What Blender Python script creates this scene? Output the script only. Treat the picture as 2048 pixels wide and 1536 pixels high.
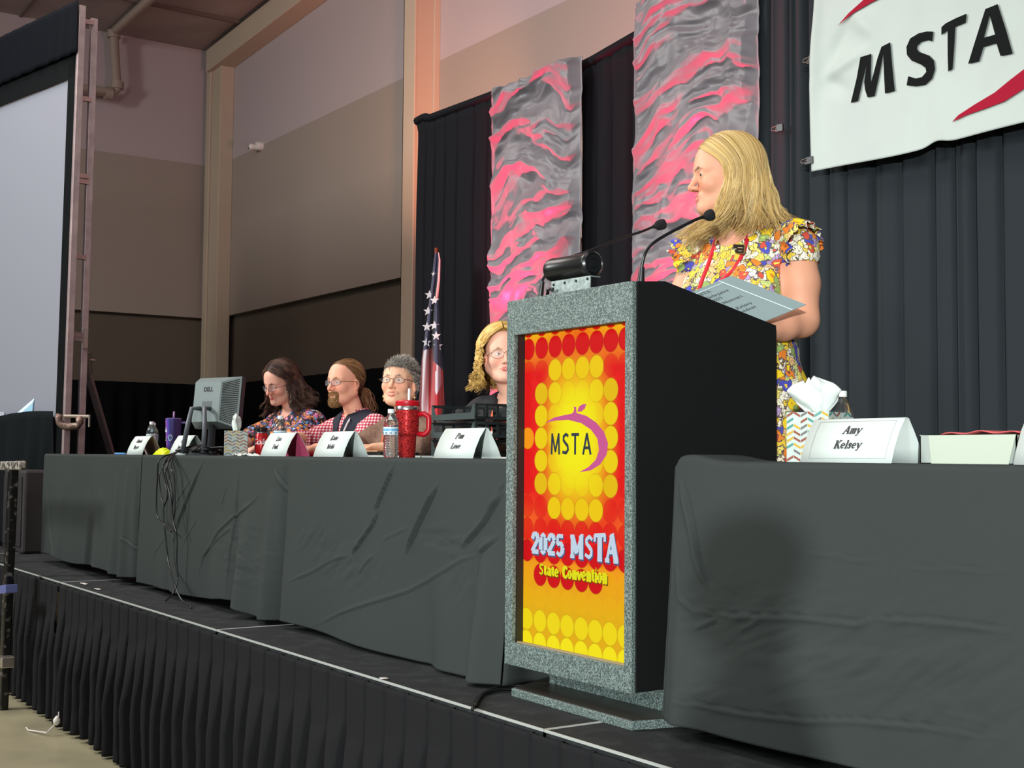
import bpy, bmesh, math, random
import numpy as np
from mathutils import Vector, Matrix
random.seed(7); RNG = np.random.RandomState(11)
for o in list(bpy.data.objects): bpy.data.objects.remove(o)
scene = bpy.context.scene
COL = scene.collection
PI = math.pi
V = Vector
# ------------------------------------------------------------------ camera
S = 0.81                      # top of the stage
TT = 1.563                    # table tops
FPX = 2600.0
yaw = math.atan2(1773, 2600); pit = math.atan(144/2600); rol = 0.0080
CAM = np.array([0., 0., 1.575])
F0 = np.array([-math.cos(yaw), math.sin(yaw), 0]); R0 = np.array([math.sin(yaw), math.cos(yaw), 0]); U0 = np.array([0, 0, 1.])
CF = F0*math.cos(pit) + U0*math.sin(pit); CU0 = np.cross(R0, CF)
CR = R0*math.cos(rol) + CU0*math.sin(rol); CU = np.cross(CR, CF)
cd = bpy.data.cameras.new('camera'); cam = bpy.data.objects.new('camera', cd); COL.objects.link(cam)
cd.sensor_width = 36; cd.lens = FPX/2048*36; cd.clip_start = .02; cd.clip_end = 200
cam.matrix_world = Matrix([[CR[i], CU[i], -CF[i], CAM[i]] for i in range(3)] + [[0, 0, 0, 1]])
scene.camera = cam
def ray(x, y):
    d = CF*FPX + CR*(x-1024) + CU*(768-y); return d/np.linalg.norm(d)
def pY(x, y, Y): d = ray(x, y); return V(CAM + d*(Y/d[1]))
def pX(x, y, X): d = ray(x, y); return V(CAM + d*(X/d[0]))
def pD(x, y, D): d = ray(x, y); return V(CAM + d/(d@CF)*D)
# ------------------------------------------------------------------ world, lights, exposure
def lin(c):
    if isinstance(c, (int, float)): c = (c, c, c)
    return tuple(((v/255)/12.92 if v/255 <= .04045 else ((v/255+.055)/1.055)**2.4) for v in c)
w = bpy.data.worlds.new('world'); scene.world = w; w.use_nodes = True
w.node_tree.nodes['Background'].inputs[0].default_value = (.86, .95, 1.0, 1)
w.node_tree.nodes['Background'].inputs[1].default_value = .30
def light(name, kind, loc, target, power, color, size=.5, spot=60, blend=.5, sy=None):
    ld = bpy.data.lights.new(name, kind); ld.energy = power; ld.color = color
    if kind == 'AREA':
        ld.size = size
        if sy: ld.shape = 'RECTANGLE'; ld.size_y = sy
    if kind == 'SPOT': ld.spot_size = math.radians(spot); ld.spot_blend = blend; ld.shadow_soft_size = size
    if kind == 'POINT': ld.shadow_soft_size = size
    o = bpy.data.objects.new(name, ld); COL.objects.link(o); o.location = loc
    o.rotation_euler = (V(target)-V(loc)).to_track_quat('-Z', 'Y').to_euler(); return o
light('stage_wash_light', 'AREA', (1.2, -6.2, 4.6), (-3.6, 3.0, 1.6), 210, (.93, 1.0, .97), .9)
light('stage_wash_light', 'AREA', (-10.2, -5.2, 6.3), (-5.6, 3.0, 1.4), 860, (.97, 1.0, .97), 2.2)
light('hall_ceiling_light', 'AREA', (-9, 1.0, 7.2), (-9, 1.0, 0), 300, (1.0, .90, .84), 5, sy=3)
light('hall_ceiling_light', 'AREA', (-2, 0.5, 7.2), (-2, 0.5, 0), 130, (1.0, .96, .94), 5, sy=3)
light('hall_rear_light', 'SPOT', (5.75, -6.2, 2.38), (-2.4, 2.4, 1.4), 6400, (.95, 1.0, .98), .12, 27, 1.0)
scene.view_settings.view_transform = 'Standard'; scene.view_settings.look = 'None'
scene.view_settings.gamma = 1; scene.view_settings.exposure = 0.0; scene.view_settings.use_curve_mapping = False
# ------------------------------------------------------------------ materials
MATS = {}
def M(name, col=(128, 128, 128), rough=.6, metal=0, noise=None, bump=None, emis=None, trans=0, attr=None, spec=.5, sheen=0, alpha=None, sss=0, coat=0):
    if name in MATS: return MATS[name]
    m = bpy.data.materials.new(name); m.use_nodes = True; nt = m.node_tree; b = nt.nodes['Principled BSDF']
    N = nt.nodes.new; L = nt.links.new
    c = lin(col)
    b.inputs['Base Color'].default_value = (*c, 1); b.inputs['Roughness'].default_value = rough; b.inputs['Metallic'].default_value = metal
    b.inputs['Specular IOR Level'].default_value = spec
    if trans: b.inputs['Transmission Weight'].default_value = trans
    if sheen: b.inputs['Sheen Weight'].default_value = sheen
    if coat: b.inputs['Coat Weight'].default_value = coat; b.inputs['Coat Roughness'].default_value = .08
    if alpha is not None: b.inputs['Alpha'].default_value = alpha
    if sss: b.inputs['Subsurface Weight'].default_value = sss; b.inputs['Subsurface Radius'].default_value = (1, .35, .2); b.inputs['Subsurface Scale'].default_value = .008
    tc = N('ShaderNodeTexCoord')
    if noise:   # (scale, other colour, detail, lo, hi)
        n = N('ShaderNodeTexNoise'); n.inputs['Scale'].default_value = noise[0]; n.inputs['Detail'].default_value = noise[2] if len(noise) > 2 else 4
        r = N('ShaderNodeValToRGB'); r.color_ramp.elements[0].position = noise[3] if len(noise) > 3 else .35; r.color_ramp.elements[1].position = noise[4] if len(noise) > 4 else .65
        r.color_ramp.elements[0].color = (*c, 1); r.color_ramp.elements[1].color = (*lin(noise[1]), 1)
        L(tc.outputs['Object'], n.inputs['Vector']); L(n.outputs['Fac'], r.inputs['Fac']); L(r.outputs['Color'], b.inputs['Base Color'])
    if attr:
        a = N('ShaderNodeVertexColor'); a.layer_name = attr; L(a.outputs['Color'], b.inputs['Base Color'])
        if emis: L(a.outputs['Color'], b.inputs['Emission Color'])
    if emis:
        if not attr: b.inputs['Emission Color'].default_value = (*lin(emis[0]), 1)
        b.inputs['Emission Strength'].default_value = emis[1]
    if bump:    # (scale, strength, detail)
        n = N('ShaderNodeTexNoise'); n.inputs['Scale'].default_value = bump[0]; n.inputs['Detail'].default_value = bump[2] if len(bump) > 2 else 5
        bp = N('ShaderNodeBump'); bp.inputs['Strength'].default_value = bump[1]; bp.inputs['Distance'].default_value = .01
        L(tc.outputs['Object'], n.inputs['Vector']); L(n.outputs['Fac'], bp.inputs['Height']); L(bp.outputs['Normal'], b.inputs['Normal'])
    MATS[name] = m; return m
# ------------------------------------------------------------------ mesh collecting
def set_ramp(r, stops):
    el = r.color_ramp.elements; el[0].position = stops[0][0]; el[0].color = (*lin(stops[0][1]), 1); el[1].position = stops[-1][0]; el[1].color = (*lin(stops[-1][1]), 1)
    for p_, c in stops[1:-1]: e = el.new(p_); e.color = (*lin(c), 1)
class MB:
    def __init__(s): s.v = []; s.f = []; s.m = []; s.c = []; s.n = 0
    def add(s, vs, fs, mi=0, col=None):
        vs = [tuple(map(float, p)) for p in vs]; b = s.n
        s.v += vs; s.f += [tuple(int(i)+b for i in f) for f in fs]; s.m += [mi]*len(fs); s.n += len(vs)
        if col is None: s.c += [(1, 1, 1)]*len(vs)
        elif isinstance(col, tuple): s.c += [col]*len(vs)
        else: s.c += [tuple(k) for k in col]
        return s
    def box(s, a, b, mi=0, bev=0, col=None):
        x0, y0, z0 = a; x1, y1, z1 = b
        return s.add([(x0, y0, z0), (x1, y0, z0), (x1, y1, z0), (x0, y1, z0), (x0, y0, z1), (x1, y0, z1), (x1, y1, z1), (x0, y1, z1)],
                     [(0, 3, 2, 1), (4, 5, 6, 7), (0, 1, 5, 4), (1, 2, 6, 5), (2, 3, 7, 6), (3, 0, 4, 7)], mi, col)
    def hexa(s, p, mi=0):   # 4 bottom + 4 top points
        return s.add(p, [(0, 3, 2, 1), (4, 5, 6, 7), (0, 1, 5, 4), (1, 2, 6, 5), (2, 3, 7, 6), (3, 0, 4, 7)], mi)
    def bar(s, a, b, w, h=None, up=(0, 0, 1), mi=0):   # box section bar from a to b
        h = h or w; a = V(a); b = V(b); d = (b-a).normalized(); up = V(up)
        if abs(d.dot(up)) > .95: up = V((0, 1, 0)) if abs(d.y) < .9 else V((1, 0, 0))
        r = d.cross(up).normalized()*w/2; u = r.cross(d).normalized()*h/2
        return s.hexa([a-r-u, a+r-u, a+r+u, a-r+u, b-r-u, b+r-u, b+r+u, b-r+u], mi)
    def tube(s, pts, r, n=8, mi=0, cap=True, col=None, cols=None):
        pts = [V(p) for p in pts]; k = len(pts); rr = r if hasattr(r, '__len__') else [r]*k
        t0 = (pts[1]-pts[0]).normalized(); ref = V((0, 0, 1)) if abs(t0.z) < .9 else V((1, 0, 0)); nrm = t0.cross(ref).normalized()
        vs = []; cl = []
        for i, p in enumerate(pts):
            t = (pts[min(i+1, k-1)]-pts[max(i-1, 0)]).normalized()
            nrm = (nrm - t*nrm.dot(t)); nrm = nrm.normalized() if nrm.length > 1e-6 else t.orthogonal().normalized()
            bn = t.cross(nrm)
            for j in range(n):
                a = 2*PI*j/n; vs.append(p + (nrm*math.cos(a) + bn*math.sin(a))*rr[i])
                if cols is not None: cl.append(cols[i])
        fs = [(i*n+j, i*n+(j+1) % n, (i+1)*n+(j+1) % n, (i+1)*n+j) for i in range(k-1) for j in range(n)]
        if cap: fs += [tuple(range(n))[::-1], tuple((k-1)*n+j for j in range(n))]
        return s.add(vs, fs, mi, cl if cols is not None else col)
    def lathe(s, prof, c=(0, 0, 0), n=32, mi=0, axis='z', sx=1, sy=1, cap=True, col=None):
        vs = []; c = V(c)
        for r, z in prof:
            for j in range(n):
                a = 2*PI*j/n; x, y = r*math.cos(a)*sx, r*math.sin(a)*sy
                vs.append(c + (V((x, y, z)) if axis == 'z' else V((z, x, y)) if axis == 'x' else V((y, z, x))))
        k = len(prof)
        fs = [(i*n+j, i*n+(j+1) % n, (i+1)*n+(j+1) % n, (i+1)*n+j) for i in range(k-1) for j in range(n)]
        if cap: fs += [tuple(range(n))[::-1], tuple((k-1)*n+j for j in range(n))]
        return s.add(vs, fs, mi, col)
    def grid(s, P, mi=0, col=None, closed=False):   # P: (nu, nv, 3) array
        P = np.asarray(P); nu, nv = P.shape[:2]
        i, j = np.meshgrid(np.arange(nu-1), np.arange(nv if closed else nv-1), indexing='ij')
        j2 = (j+1) % nv
        q = np.stack([i*nv+j, (i+1)*nv+j, (i+1)*nv+j2, i*nv+j2], -1).reshape(-1, 4)
        return s.add(P.reshape(-1, 3), q.tolist(), mi, None if col is None else np.asarray(col).reshape(-1, 3).tolist())
    def poly(s, pts2, fn, th=.001, mi=0):   # 2-D outline, fn(x,y,d)->3-D point
        from mathutils.geometry import tessellate_polygon
        n = len(pts2); tr = tessellate_polygon([[V((x, y, 0)) for x, y in pts2]])
        a = sum(pts2[i][0]*pts2[(i+1) % n][1]-pts2[(i+1) % n][0]*pts2[i][1] for i in range(n))
        vs = [fn(x, y, 0) for x, y in pts2]+[fn(x, y, th) for x, y in pts2]
        fs = [tuple(t[::-1]) for t in tr]+[tuple(i+n for i in t) for t in tr]+[(i, (i+1) % n, (i+1) % n+n, i+n) for i in range(n)]
        return s.add(vs, fs, mi)
ROOT = {}
def rootloc(o):
    while o.parent: o = o.parent
    return V(ROOT.get(o.name, (0, 0, 0)))
def obj(name, mb, mat, parent=None, smooth=False, bevel=0, loc=None, world=True, solid=0, sub=0, ang=None):
    me = bpy.data.meshes.new(name)
    off = rootloc(parent) if (parent is not None and world) else V((0, 0, 0))
    if loc is not None and parent is None: off = V(loc)
    vs = np.array(mb.v, dtype=float)-np.array(off)
    me.from_pydata(vs.tolist(), [], mb.f); me.update()
    mats = mat if isinstance(mat, (list, tuple)) else [mat]
    for m_ in mats: me.materials.append(m_)
    if len(mats) > 1: me.polygons.foreach_set('material_index', mb.m)
    if any(c != (1, 1, 1) for c in mb.c[:50]) or (mb.c and mb.c[-1] != (1, 1, 1)):
        ca = me.color_attributes.new('Col', 'FLOAT_COLOR', 'POINT')
        arr = np.ones((len(mb.c), 4)); arr[:, :3] = np.array(mb.c); ca.data.foreach_set('color', arr.ravel())
    if smooth: me.polygons.foreach_set('use_smooth', [True]*len(me.polygons))
    o = bpy.data.objects.new(name, me); COL.objects.link(o)
    if loc is not None and parent is None: o.location = loc; ROOT[o.name] = tuple(loc)
    if parent is not None: o.parent = parent
    if ang: me.set_sharp_from_angle(angle=math.radians(ang)) if hasattr(me, 'set_sharp_from_angle') else None
    if bevel:
        b = o.modifiers.new('bevel', 'BEVEL'); b.width = bevel; b.segments = 2; b.limit_method = 'ANGLE'
    if solid: q = o.modifiers.new('solid', 'SOLIDIFY'); q.thickness = solid
    if sub: q = o.modifiers.new('sub', 'SUBSURF'); q.levels = sub; q.render_levels = sub
    return o
def tag(o, label, cat, group=None, kind=None):
    o['label'] = label; o['category'] = cat
    if group: o['group'] = group
    if kind: o['kind'] = kind
    return o
def thing(name, label, cat, loc=(0, 0, 0), group=None):
    o = bpy.data.objects.new(name, None); COL.objects.link(o); o.location = loc; o.empty_display_size = .1
    ROOT[o.name] = tuple(loc); return tag(o, label, cat, group)
def struct(name, mb, mat, **k):
    o = obj(name, mb, mat, **k); o['kind'] = 'structure'; return o
def dup(root, loc, rz=0, label=None, group=None):
    r = root.copy(); COL.objects.link(r); r.location = loc; r.rotation_euler = (0, 0, rz)
    if label: r['label'] = label
    if group: r['group'] = group
    for ch in list(root.children):
        c = ch.copy(); COL.objects.link(c); c.parent = r
        for g in list(ch.children):
            d = g.copy(); COL.objects.link(d); d.parent = c
    return r
# text outlines turned into plain meshes
def text_mb(body, size, fn, offset=0, shear=0, th=.001, align='CENTER', space=1.0, sx=1.0, mb=None, sub=0):
    cu = bpy.data.curves.new('t', 'FONT'); cu.body = body; cu.size = size; cu.offset = offset; cu.shear = shear
    cu.align_x = align; cu.space_character = space; cu.fill_mode = 'FRONT'; cu.resolution_u = 4
    to = bpy.data.objects.new('t', cu); COL.objects.link(to)
    dg = bpy.context.evaluated_depsgraph_get(); me = bpy.data.meshes.new_from_object(to.evaluated_get(dg))
    bm = bmesh.new(); bm.from_mesh(me)
    bmesh.ops.remove_doubles(bm, verts=bm.verts, dist=1e-5)
    r = bmesh.ops.extrude_face_region(bm, geom=bm.faces[:]); top = {g for g in r['geom'] if isinstance(g, bmesh.types.BMVert)}
    mb = mb or MB(); bm.verts.index_update()
    vs = [fn(v.co.x*sx, v.co.y, th if v in top else 0) for v in bm.verts]
    mb.add(vs, [[v.index for v in f.verts] for f in bm.faces]); bm.free()
    bpy.data.objects.remove(to); bpy.data.curves.remove(cu); bpy.data.meshes.remove(me)
    return mb
def plane_fn(o, ux, uy, n=None):
    o = V(o); ux = V(ux).normalized(); uy = V(uy).normalized(); n = n or ux.cross(uy).normalized()
    return lambda x, y, d: o+ux*x+uy*y+n*d
# smooth value noise for cloth and the like
def vnoise(x, y, seed=0):
    x = np.asarray(x, float); y = np.asarray(y, float)
    xi = np.floor(x).astype(int); yi = np.floor(y).astype(int); fx = x-xi; fy = y-yi
    fx = fx*fx*(3-2*fx); fy = fy*fy*(3-2*fy)
    def h(a, b):
        n = (a*374761393+b*668265263+seed*69069) & 0x7fffffff; n = ((n ^ (n >> 13))*1274126177) & 0x7fffffff
        return ((n ^ (n >> 16)) & 0xffff)/65535.
    return (h(xi, yi)*(1-fx)+h(xi+1, yi)*fx)*(1-fy)+(h(xi, yi+1)*(1-fx)+h(xi+1, yi+1)*fx)*fy
def fbm(x, y, seed=0, o=4):
    r = 0; a = .5
    for k in range(o): r = r+a*(vnoise(x, y, seed+k*7)-.5); x = x*2.03; y = y*2.03; a *= .5
    return r
# ================================================================== THE HALL
m_up = M('paint_upper', (172, 156, 156), .85, bump=(60, .08)); m_mid = M('paint_middle', (152, 137, 127), .85, bump=(60, .08)); m_low = M('paint_lower', (92, 80, 68), .85, bump=(60, .1))
m_ceil = M('ceiling_panel', (158, 143, 138), .9, noise=(1.2, (140, 126, 122))); m_seam = M('ceiling_seam', (104, 90, 84), .8)
m_col = M('column_paint', (180, 162, 142), .7); m_floor = M('concrete', (126, 120, 98), .38, noise=(2.2, (152, 145, 118), 8, .3, .7), bump=(30, .12))
XL, YB = -18.0, 7.0
cz = lambda x: 7.45+.042*(x-XL)
def banded(name, a, b, n, zt):     # wall from a to b (x,y), n = normal pointing into the room
    mb = MB(); a = V((*a, 0)); b = V((*b, 0)); n = V((*n, 0))
    def slab(z0, z1a, z1b, back, mi):
        p = [a-n*back, b-n*back, b-n*.3, a-n*.3]
        mb.hexa([q+V((0, 0, z0)) for q in p]+[p[0]+V((0, 0, z1a)), p[1]+V((0, 0, z1b)), p[2]+V((0, 0, z1b)), p[3]+V((0, 0, z1a))], mi)
    slab(0, 3.53, 3.53, .09, 2); slab(3.53, 5.76, 5.76, 0, 1); slab(5.76, zt[0], zt[1], 0, 0)
    return struct(name, mb, [m_up, m_mid, m_low])
banded('wall_left', (XL, YB), (XL, -9), (1, 0), (cz(XL), cz(XL)))
banded('wall_back', (XL, YB), (5, YB), (0, -1), (cz(XL), cz(5)))
mb = MB().box((XL-.3, -9, -.2), (5, YB+.3, 0)); struct('floor', mb, m_floor)
mb = MB().hexa([(XL-.3, -9, cz(XL-.3)), (5, -9, cz(5)), (5, 7.3, cz(5)), (XL-.3, 7.3, cz(XL-.3)), (XL-.3, -9, cz(XL-.3)+.2), (5, -9, cz(5)+.2), (5, 7.3, cz(5)+.2), (XL-.3, 7.3, cz(XL-.3)+.2)])
struct('ceiling', mb, m_ceil)
mb = MB()
for x in np.arange(-16.6, 4, 1.5): mb.bar((x, -9, cz(x)-.025), (x, 7, cz(x)-.025), .05, .05)
for y in np.arange(-8, 6.6, 1.22): mb.bar((XL, y, cz(XL)-.01), (4.8, y, cz(4.8)-.01), .03, .02)
struct('trim_1', mb, m_seam)
def prism(name, x0, x1, y0, y1, z0, z1, mat, bev=.01): return struct(name, MB().box((x0, y0, z0), (x1, y1, z1)), mat, bevel=bev)
xa = pY(413, 400, 6.8).x; xb = pY(437, 400, 6.8).x
mb = MB().box((xa, 6.8, 0), (xb, 7.0, 7.15)); mb.box((xa-.02, 6.77, 0), (xa+.13, 6.8, 7.15)); struct('trim_2', mb, m_col, bevel=.008)
x1 = -11.67; y1 = 6.69; x0 = pY(805, 240, 6.69).x
mb = MB().box((x0, y1, 0), (x1, 6.71, cz(x1)-.1)); mb.box((x0, y1, 0), (x0+.02, 7, cz(x1)-.1)); mb.box((x0, 6.72, 0), (x1-.03, 7, cz(x1)-.1)); mb.box((x0, 6.93, 0), (x1, 7, cz(x1)-.1)); struct('trim_3', mb, m_col, bevel=.004)
mb = MB(); mb.hexa([(-17.75, 6.72, 7.06), (4, 6.72, 7.06+.91), (4, 7, 7.97), (-17.75, 7, 7.06), (-17.75, 6.72, 7.38), (4, 6.72, 7.38+.91), (4, 7, 8.29), (-17.75, 7, 7.38)]); struct('trim_4', mb, m_col, bevel=.01)
# pipe high in the corner
pa = pX(228, 66, -17.75); pb = pX(234, 188, -17.75); pc_ = pX(186, 198, -17.75)
pt = thing('sprinkler_pipe', 'painted metal pipe dropping from the ceiling and elbowing along the left wall', 'pipe', (pa.x, pa.y, pa.z))
m_pipe = M('pipe_paint', (150, 132, 120), .6)
mb = MB().tube([(pa.x+6.0, pa.y, cz(pa.x+6)-.2), (pa.x+.05, pa.y, pa.z+.02), (pa.x, pa.y, pa.z-.05), pb+V((0, 0, .06)), pb+V((0, -.05, 0)), (pb.x, 2.5, pb.z-.05)], .062, 12); obj('pipe', mb, m_pipe, pt, smooth=True, ang=40)
for c, a in ((pa+V((0, 0, -.02)), 'z'), (pb+V((0, -.12, -.01)), 'y'), (pb+V((0, 0, .12)), 'z')): obj('collar', MB().lathe([(.09, -.05), (.09, .05)], c, 14, axis=a), m_pipe, pt, smooth=True, ang=40)
# wall camera and scuffs
c = pY(512, 295, 6.94)
t = thing('security_camera', 'small white dome camera with a black lens on the back wall', 'security camera', (c.x, 7, c.z))
m_wp = M('white_plastic', (215, 208, 202), .4); m_blk = M('black_plastic', (22, 22, 24), .35)
obj('housing', MB().lathe([(.01, -.03), (.05, -.025), (.06, .0), (.06, .06)], (c.x+.06, 6.94, c.z+.01), 20, axis='y'), m_wp, t, smooth=True, ang=50)
obj('camera_body', MB().lathe([(.01, -.065), (.035, -.055), (.045, -.025), (.042, .015), (.02, .04)], (c.x, 6.90, c.z), 20, axis='y'), m_wp, t, smooth=True)
obj('lens', MB().lathe([(.005, -.012), (.025, -.008), (.030, .01)], (c.x-.015, 6.848, c.z-.005), 16, axis='y'), m_blk, t, smooth=True)
# ================================================================== STAGE
m_deck = M('stage_carpet', (38, 40, 41), .8, spec=.15, noise=(14, (52, 54, 56), 8, .45, .75), bump=(90, .2)); m_alu = M('aluminium', (186, 190, 186), .45, metal=.3)
DX = [-12.75, -10.31, -7.87, -5.43, -2.99, -.55]
def deck(x, y, dy, lab):
    t = thing('stage_deck', lab, 'stage deck', (x, y, 0), 'black portable stage decks')
    w_ = 2.436
    obj('deck_top', MB().box((x, y, S-.06), (x+w_, y+dy-.004, S)), m_deck, t)
    mb = MB().box((x, y-.0025, S-.006), (x+w_, y+.001, S+.002)).box((x, y, S-.09), (x+.006, y+dy-.004, S+.0015)).box((x+w_-.005, y, S-.09), (x+w_, y+dy-.004, S+.0015)); obj('edge_trim', mb, m_alu, t)
    for lx in (x+.1, x+w_-.1):
        for ly in (y+.12, y+dy-.12): obj('leg', MB().tube([(lx, ly, 0), (lx, ly, S-.06)], .024, 10), m_alu, t, smooth=True)
nm = ['behind the stair handrail at the far left', 'under the first tablecloth from the left', 'under the second tablecloth from the left', 'left of the lectern foot', 'under the lectern and the nearest tablecloth', 'at the right end past the picture edge']
for i, x in enumerate(DX[:5]+[-.55]):
    deck(x, 2.16, 2.44, 'black carpeted stage deck of the front row, '+nm[i]); 
for i, x in enumerate(DX[:5]+[-.55]):
    deck(x, 4.6, 1.22, 'black stage deck of the back row, carrying the drapes '+['at the far left', 'left of the flag', 'by the flag', 'below the second satin panel', 'below the white banner', 'at the far right'][i])
m_skirt = M('skirt_cloth', (31, 31, 33), .9, bump=(260, .15), spec=.08)
def skirt(x0, x1, label, seed):
    n = int((x1-x0)/.0075); xs = np.linspace(x0, x1, n); ts = np.linspace(0, 1, 46)
    X, T = np.meshgrid(xs, ts, indexing='ij')
    p = .141; wob = .05*fbm(X*1.7, T*1.2+3, seed)*T; u = (X+5.43)/p+wob/p*1.2
    k = np.floor(u); f = u-k
    rnd = vnoise(k*1.37+.5, k*0+seed, 3)
    open_ = np.clip((T-.10-.20*rnd)/.38, 0, 1)
    lobe = np.abs(np.sin(PI*np.clip(f/(.985-(.20+.35*rnd)*open_), 0, 1)))**(.30+.45*open_)
    A = .005+.115*open_**.8*(.65+.5*rnd)
    gr = -np.exp(-(np.minimum(f, 1-f)/.035)**2)*.018
    wv_ = .985-(.36+.24*rnd)*open_; gap = np.clip((f-wv_)/(1.001-wv_), 0, 1); gap = np.sin(PI*gap)**.6; Y = 2.150+.16*open_*gap-.36*A*lobe-gr*1.0+.004*fbm(X*30, T*8, 5)+(.03*fbm(X*4, T*3, seed+2))*T
    Z = (S-.012)-T*(S-.03)+(.006*np.sin(X*5)+.008*fbm(X*3, T, 9))*T
    P = np.stack([X+.012*lobe*0+.02*T*np.sin(k*2.1)*(f-.5), Y-.01, Z], -1)
    return tag(obj('stage_skirt', MB().grid(P), m_skirt, smooth=True, loc=((x0+x1)/2, 2.14, 0), solid=.002), label, 'stage skirt', 'black pleated stage skirts')
skirt(-12.7, -7.86, 'black pleated skirt hanging from the stage edge left of the gap with the floor cord', 4)
skirt(-7.82, -.6, 'long black pleated skirt hanging along the stage edge below the tables and lectern', 8)
t = thing('floor_cord', 'thin white cord tied at the skirt gap and lying on the concrete floor', 'cord', (-7.84, 2.1, 0))
c1 = pY(117, 1442, 2.06); c0 = pz = None
def pZ(x, y, z): d = ray(x, y); return V(CAM+d*((z-CAM[2])/d[2]))
q = pZ(52, 1455, .006)
obj('cord', MB().tube([(c1.x, 2.06, c1.z+.05), c1, (c1.x-.01, 2.0, .02), (c1.x-.2, 1.95, .006), q], .004, 6), m_wp, t)
obj('knot', MB().lathe([(.001, -.025), (.018, -.012), (.02, .008), (.004, .03)], (c1.x, 2.05, c1.z), 10), m_wp, t, smooth=True)
# ================================================================== DRAPES AND PANELS
m_drape = M('black_drape', (22, 22, 26), .9, bump=(300, .1), spec=.08); m_drape2 = M('charcoal_drape', (43, 48, 52), .85, bump=(300, .1), spec=.12)
def pleats(x0, x1, y, z0, z1, pitch, depth, seed, topz=None, res=.008, nz=40, gather=.25):
    xs = np.linspace(x0, x1, int((x1-x0)/res)+1); ts = np.linspace(0, 1, nz)
    ph = np.cumsum(.55+.9*vnoise(xs*2.3/pitch*.4, xs*0+seed, seed))*(xs[1]-xs[0])/pitch
    X, T = np.meshgrid(xs, ts, indexing='ij'); PH = ph[:, None]+.10*fbm(X*.8, T*1.5, seed)
    sh = np.sin(2*PI*PH)+.35*np.sin(4*PI*PH+1.3*vnoise(X*3, T*0, seed+1)); k = vnoise(X*1.6/pitch*.3, T*0+2, seed+5)
    kk = np.floor(PH); ff = PH-kk; rr = vnoise(kk*1.71+.3, kk*0+seed, seed+2); gd = np.minimum(ff, 1-ff)*pitch; sh = .45*np.sin(2*PI*(PH+.3*rr))*rr+.75-2.6*np.exp(-(gd/(.011+.014*rr))**2)*(.25+.75*rr)+.3*np.sin(4*PI*PH+rr*9)*(rr > .6)
    A = depth*(gather+(1-gather)*np.clip(T*5, 0, 1))*(.35+1.0*k)
    tz = (z1 if topz is None else np.interp(xs, topz[0], topz[1])[:, None])
    Z = tz-T*(tz-z0)+0*X
    Z = Z+np.where(T < .001, .012*np.sin(2*PI*PH), 0)
    return np.stack([X+.2*A*np.cos(2*PI*PH), y-A*sh*.8-.02*np.exp(-(T*60)**2), Z], -1)
YD = 5.0
def xat(px_, py_, Y=YD): return pY(px_, py_, Y).x
def zat(px_, py_, Y=YD): return pY(px_, py_, Y).z
xa, xb, xc, xd, xe = xat(832, 260), xat(999, 300), xat(1175, 200), xat(1288, 200), xat(1528, 150)
def drape(x0, x1, z1, label, mat, seed, pitch=.16, depth=.045, y=YD, tops=None):
    P = pleats(x0, x1, y, S+.01, z1, pitch, depth, seed, topz=tops, res=.009)
    mb = MB().grid(P)
    nx = 60; xs = np.linspace(x0, x1, nx); zt = np.interp(xs, *tops) if tops else xs*0+z1
    ring = [[(x, y-.012+.03*math.cos(a), z+.005+.03*math.sin(a)) for a in np.linspace(0, 2*PI, 9)] for x, z in zip(xs, zt)]
    mb.grid(np.array(ring))
    return tag(obj('backdrop_drape', mb, mat, smooth=True, loc=((x0+x1)/2, y, S), solid=.003), label, 'drape', 'black pipe and drape backdrop')
drape(xa, xb+.1, 0, 'black drape at the left end of the backdrop, behind the flag', m_drape, 3, .17, .035, YD+.02, tops=([xa, xa+.12, xa+.2, xb+.1], [zat(834, 243), zat(846, 236), zat(862, 236), zat(1000, 186)]))
drape(xc-.1, xd+.1, 0, 'black drape between the two crumpled satin panels', m_drape, 6, .15, .045, YD+.02, tops=([xc-.1, xc+.05, xd-.05, xd+.1], [zat(1172, 130), zat(1185, 122), zat(1285, 66), zat(1298, 62)]))
drape(xe-.1, -3.2, 4.75, 'tall charcoal drape behind the blonde speaker and the white banner', m_drape2, 14, .15, .06, YD+.0)
drape(-3.22, .8, 4.75, 'tall charcoal drape at the right end of the backdrop', m_drape2, 19, .15, .06, YD+.03)
# crossbar + uprights of the pipe and drape frame
t = thing('drape_stand', 'grey metal pipe frame carrying the backdrop drapes', 'drape frame', (xa, YD+.08, S))
obj('crossbar', MB().tube([(xa+.02, YD+.06, zat(850, 240)-.02), (xe, YD+.06, zat(850, 240)-.06)], .02, 10), m_alu, t, smooth=True)
for x in (xa+.1, xc, xe): obj('upright', MB().tube([(x, YD+.1, S), (x, YD+.1, 4.0)], .022, 10), m_alu, t, smooth=True)
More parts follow.
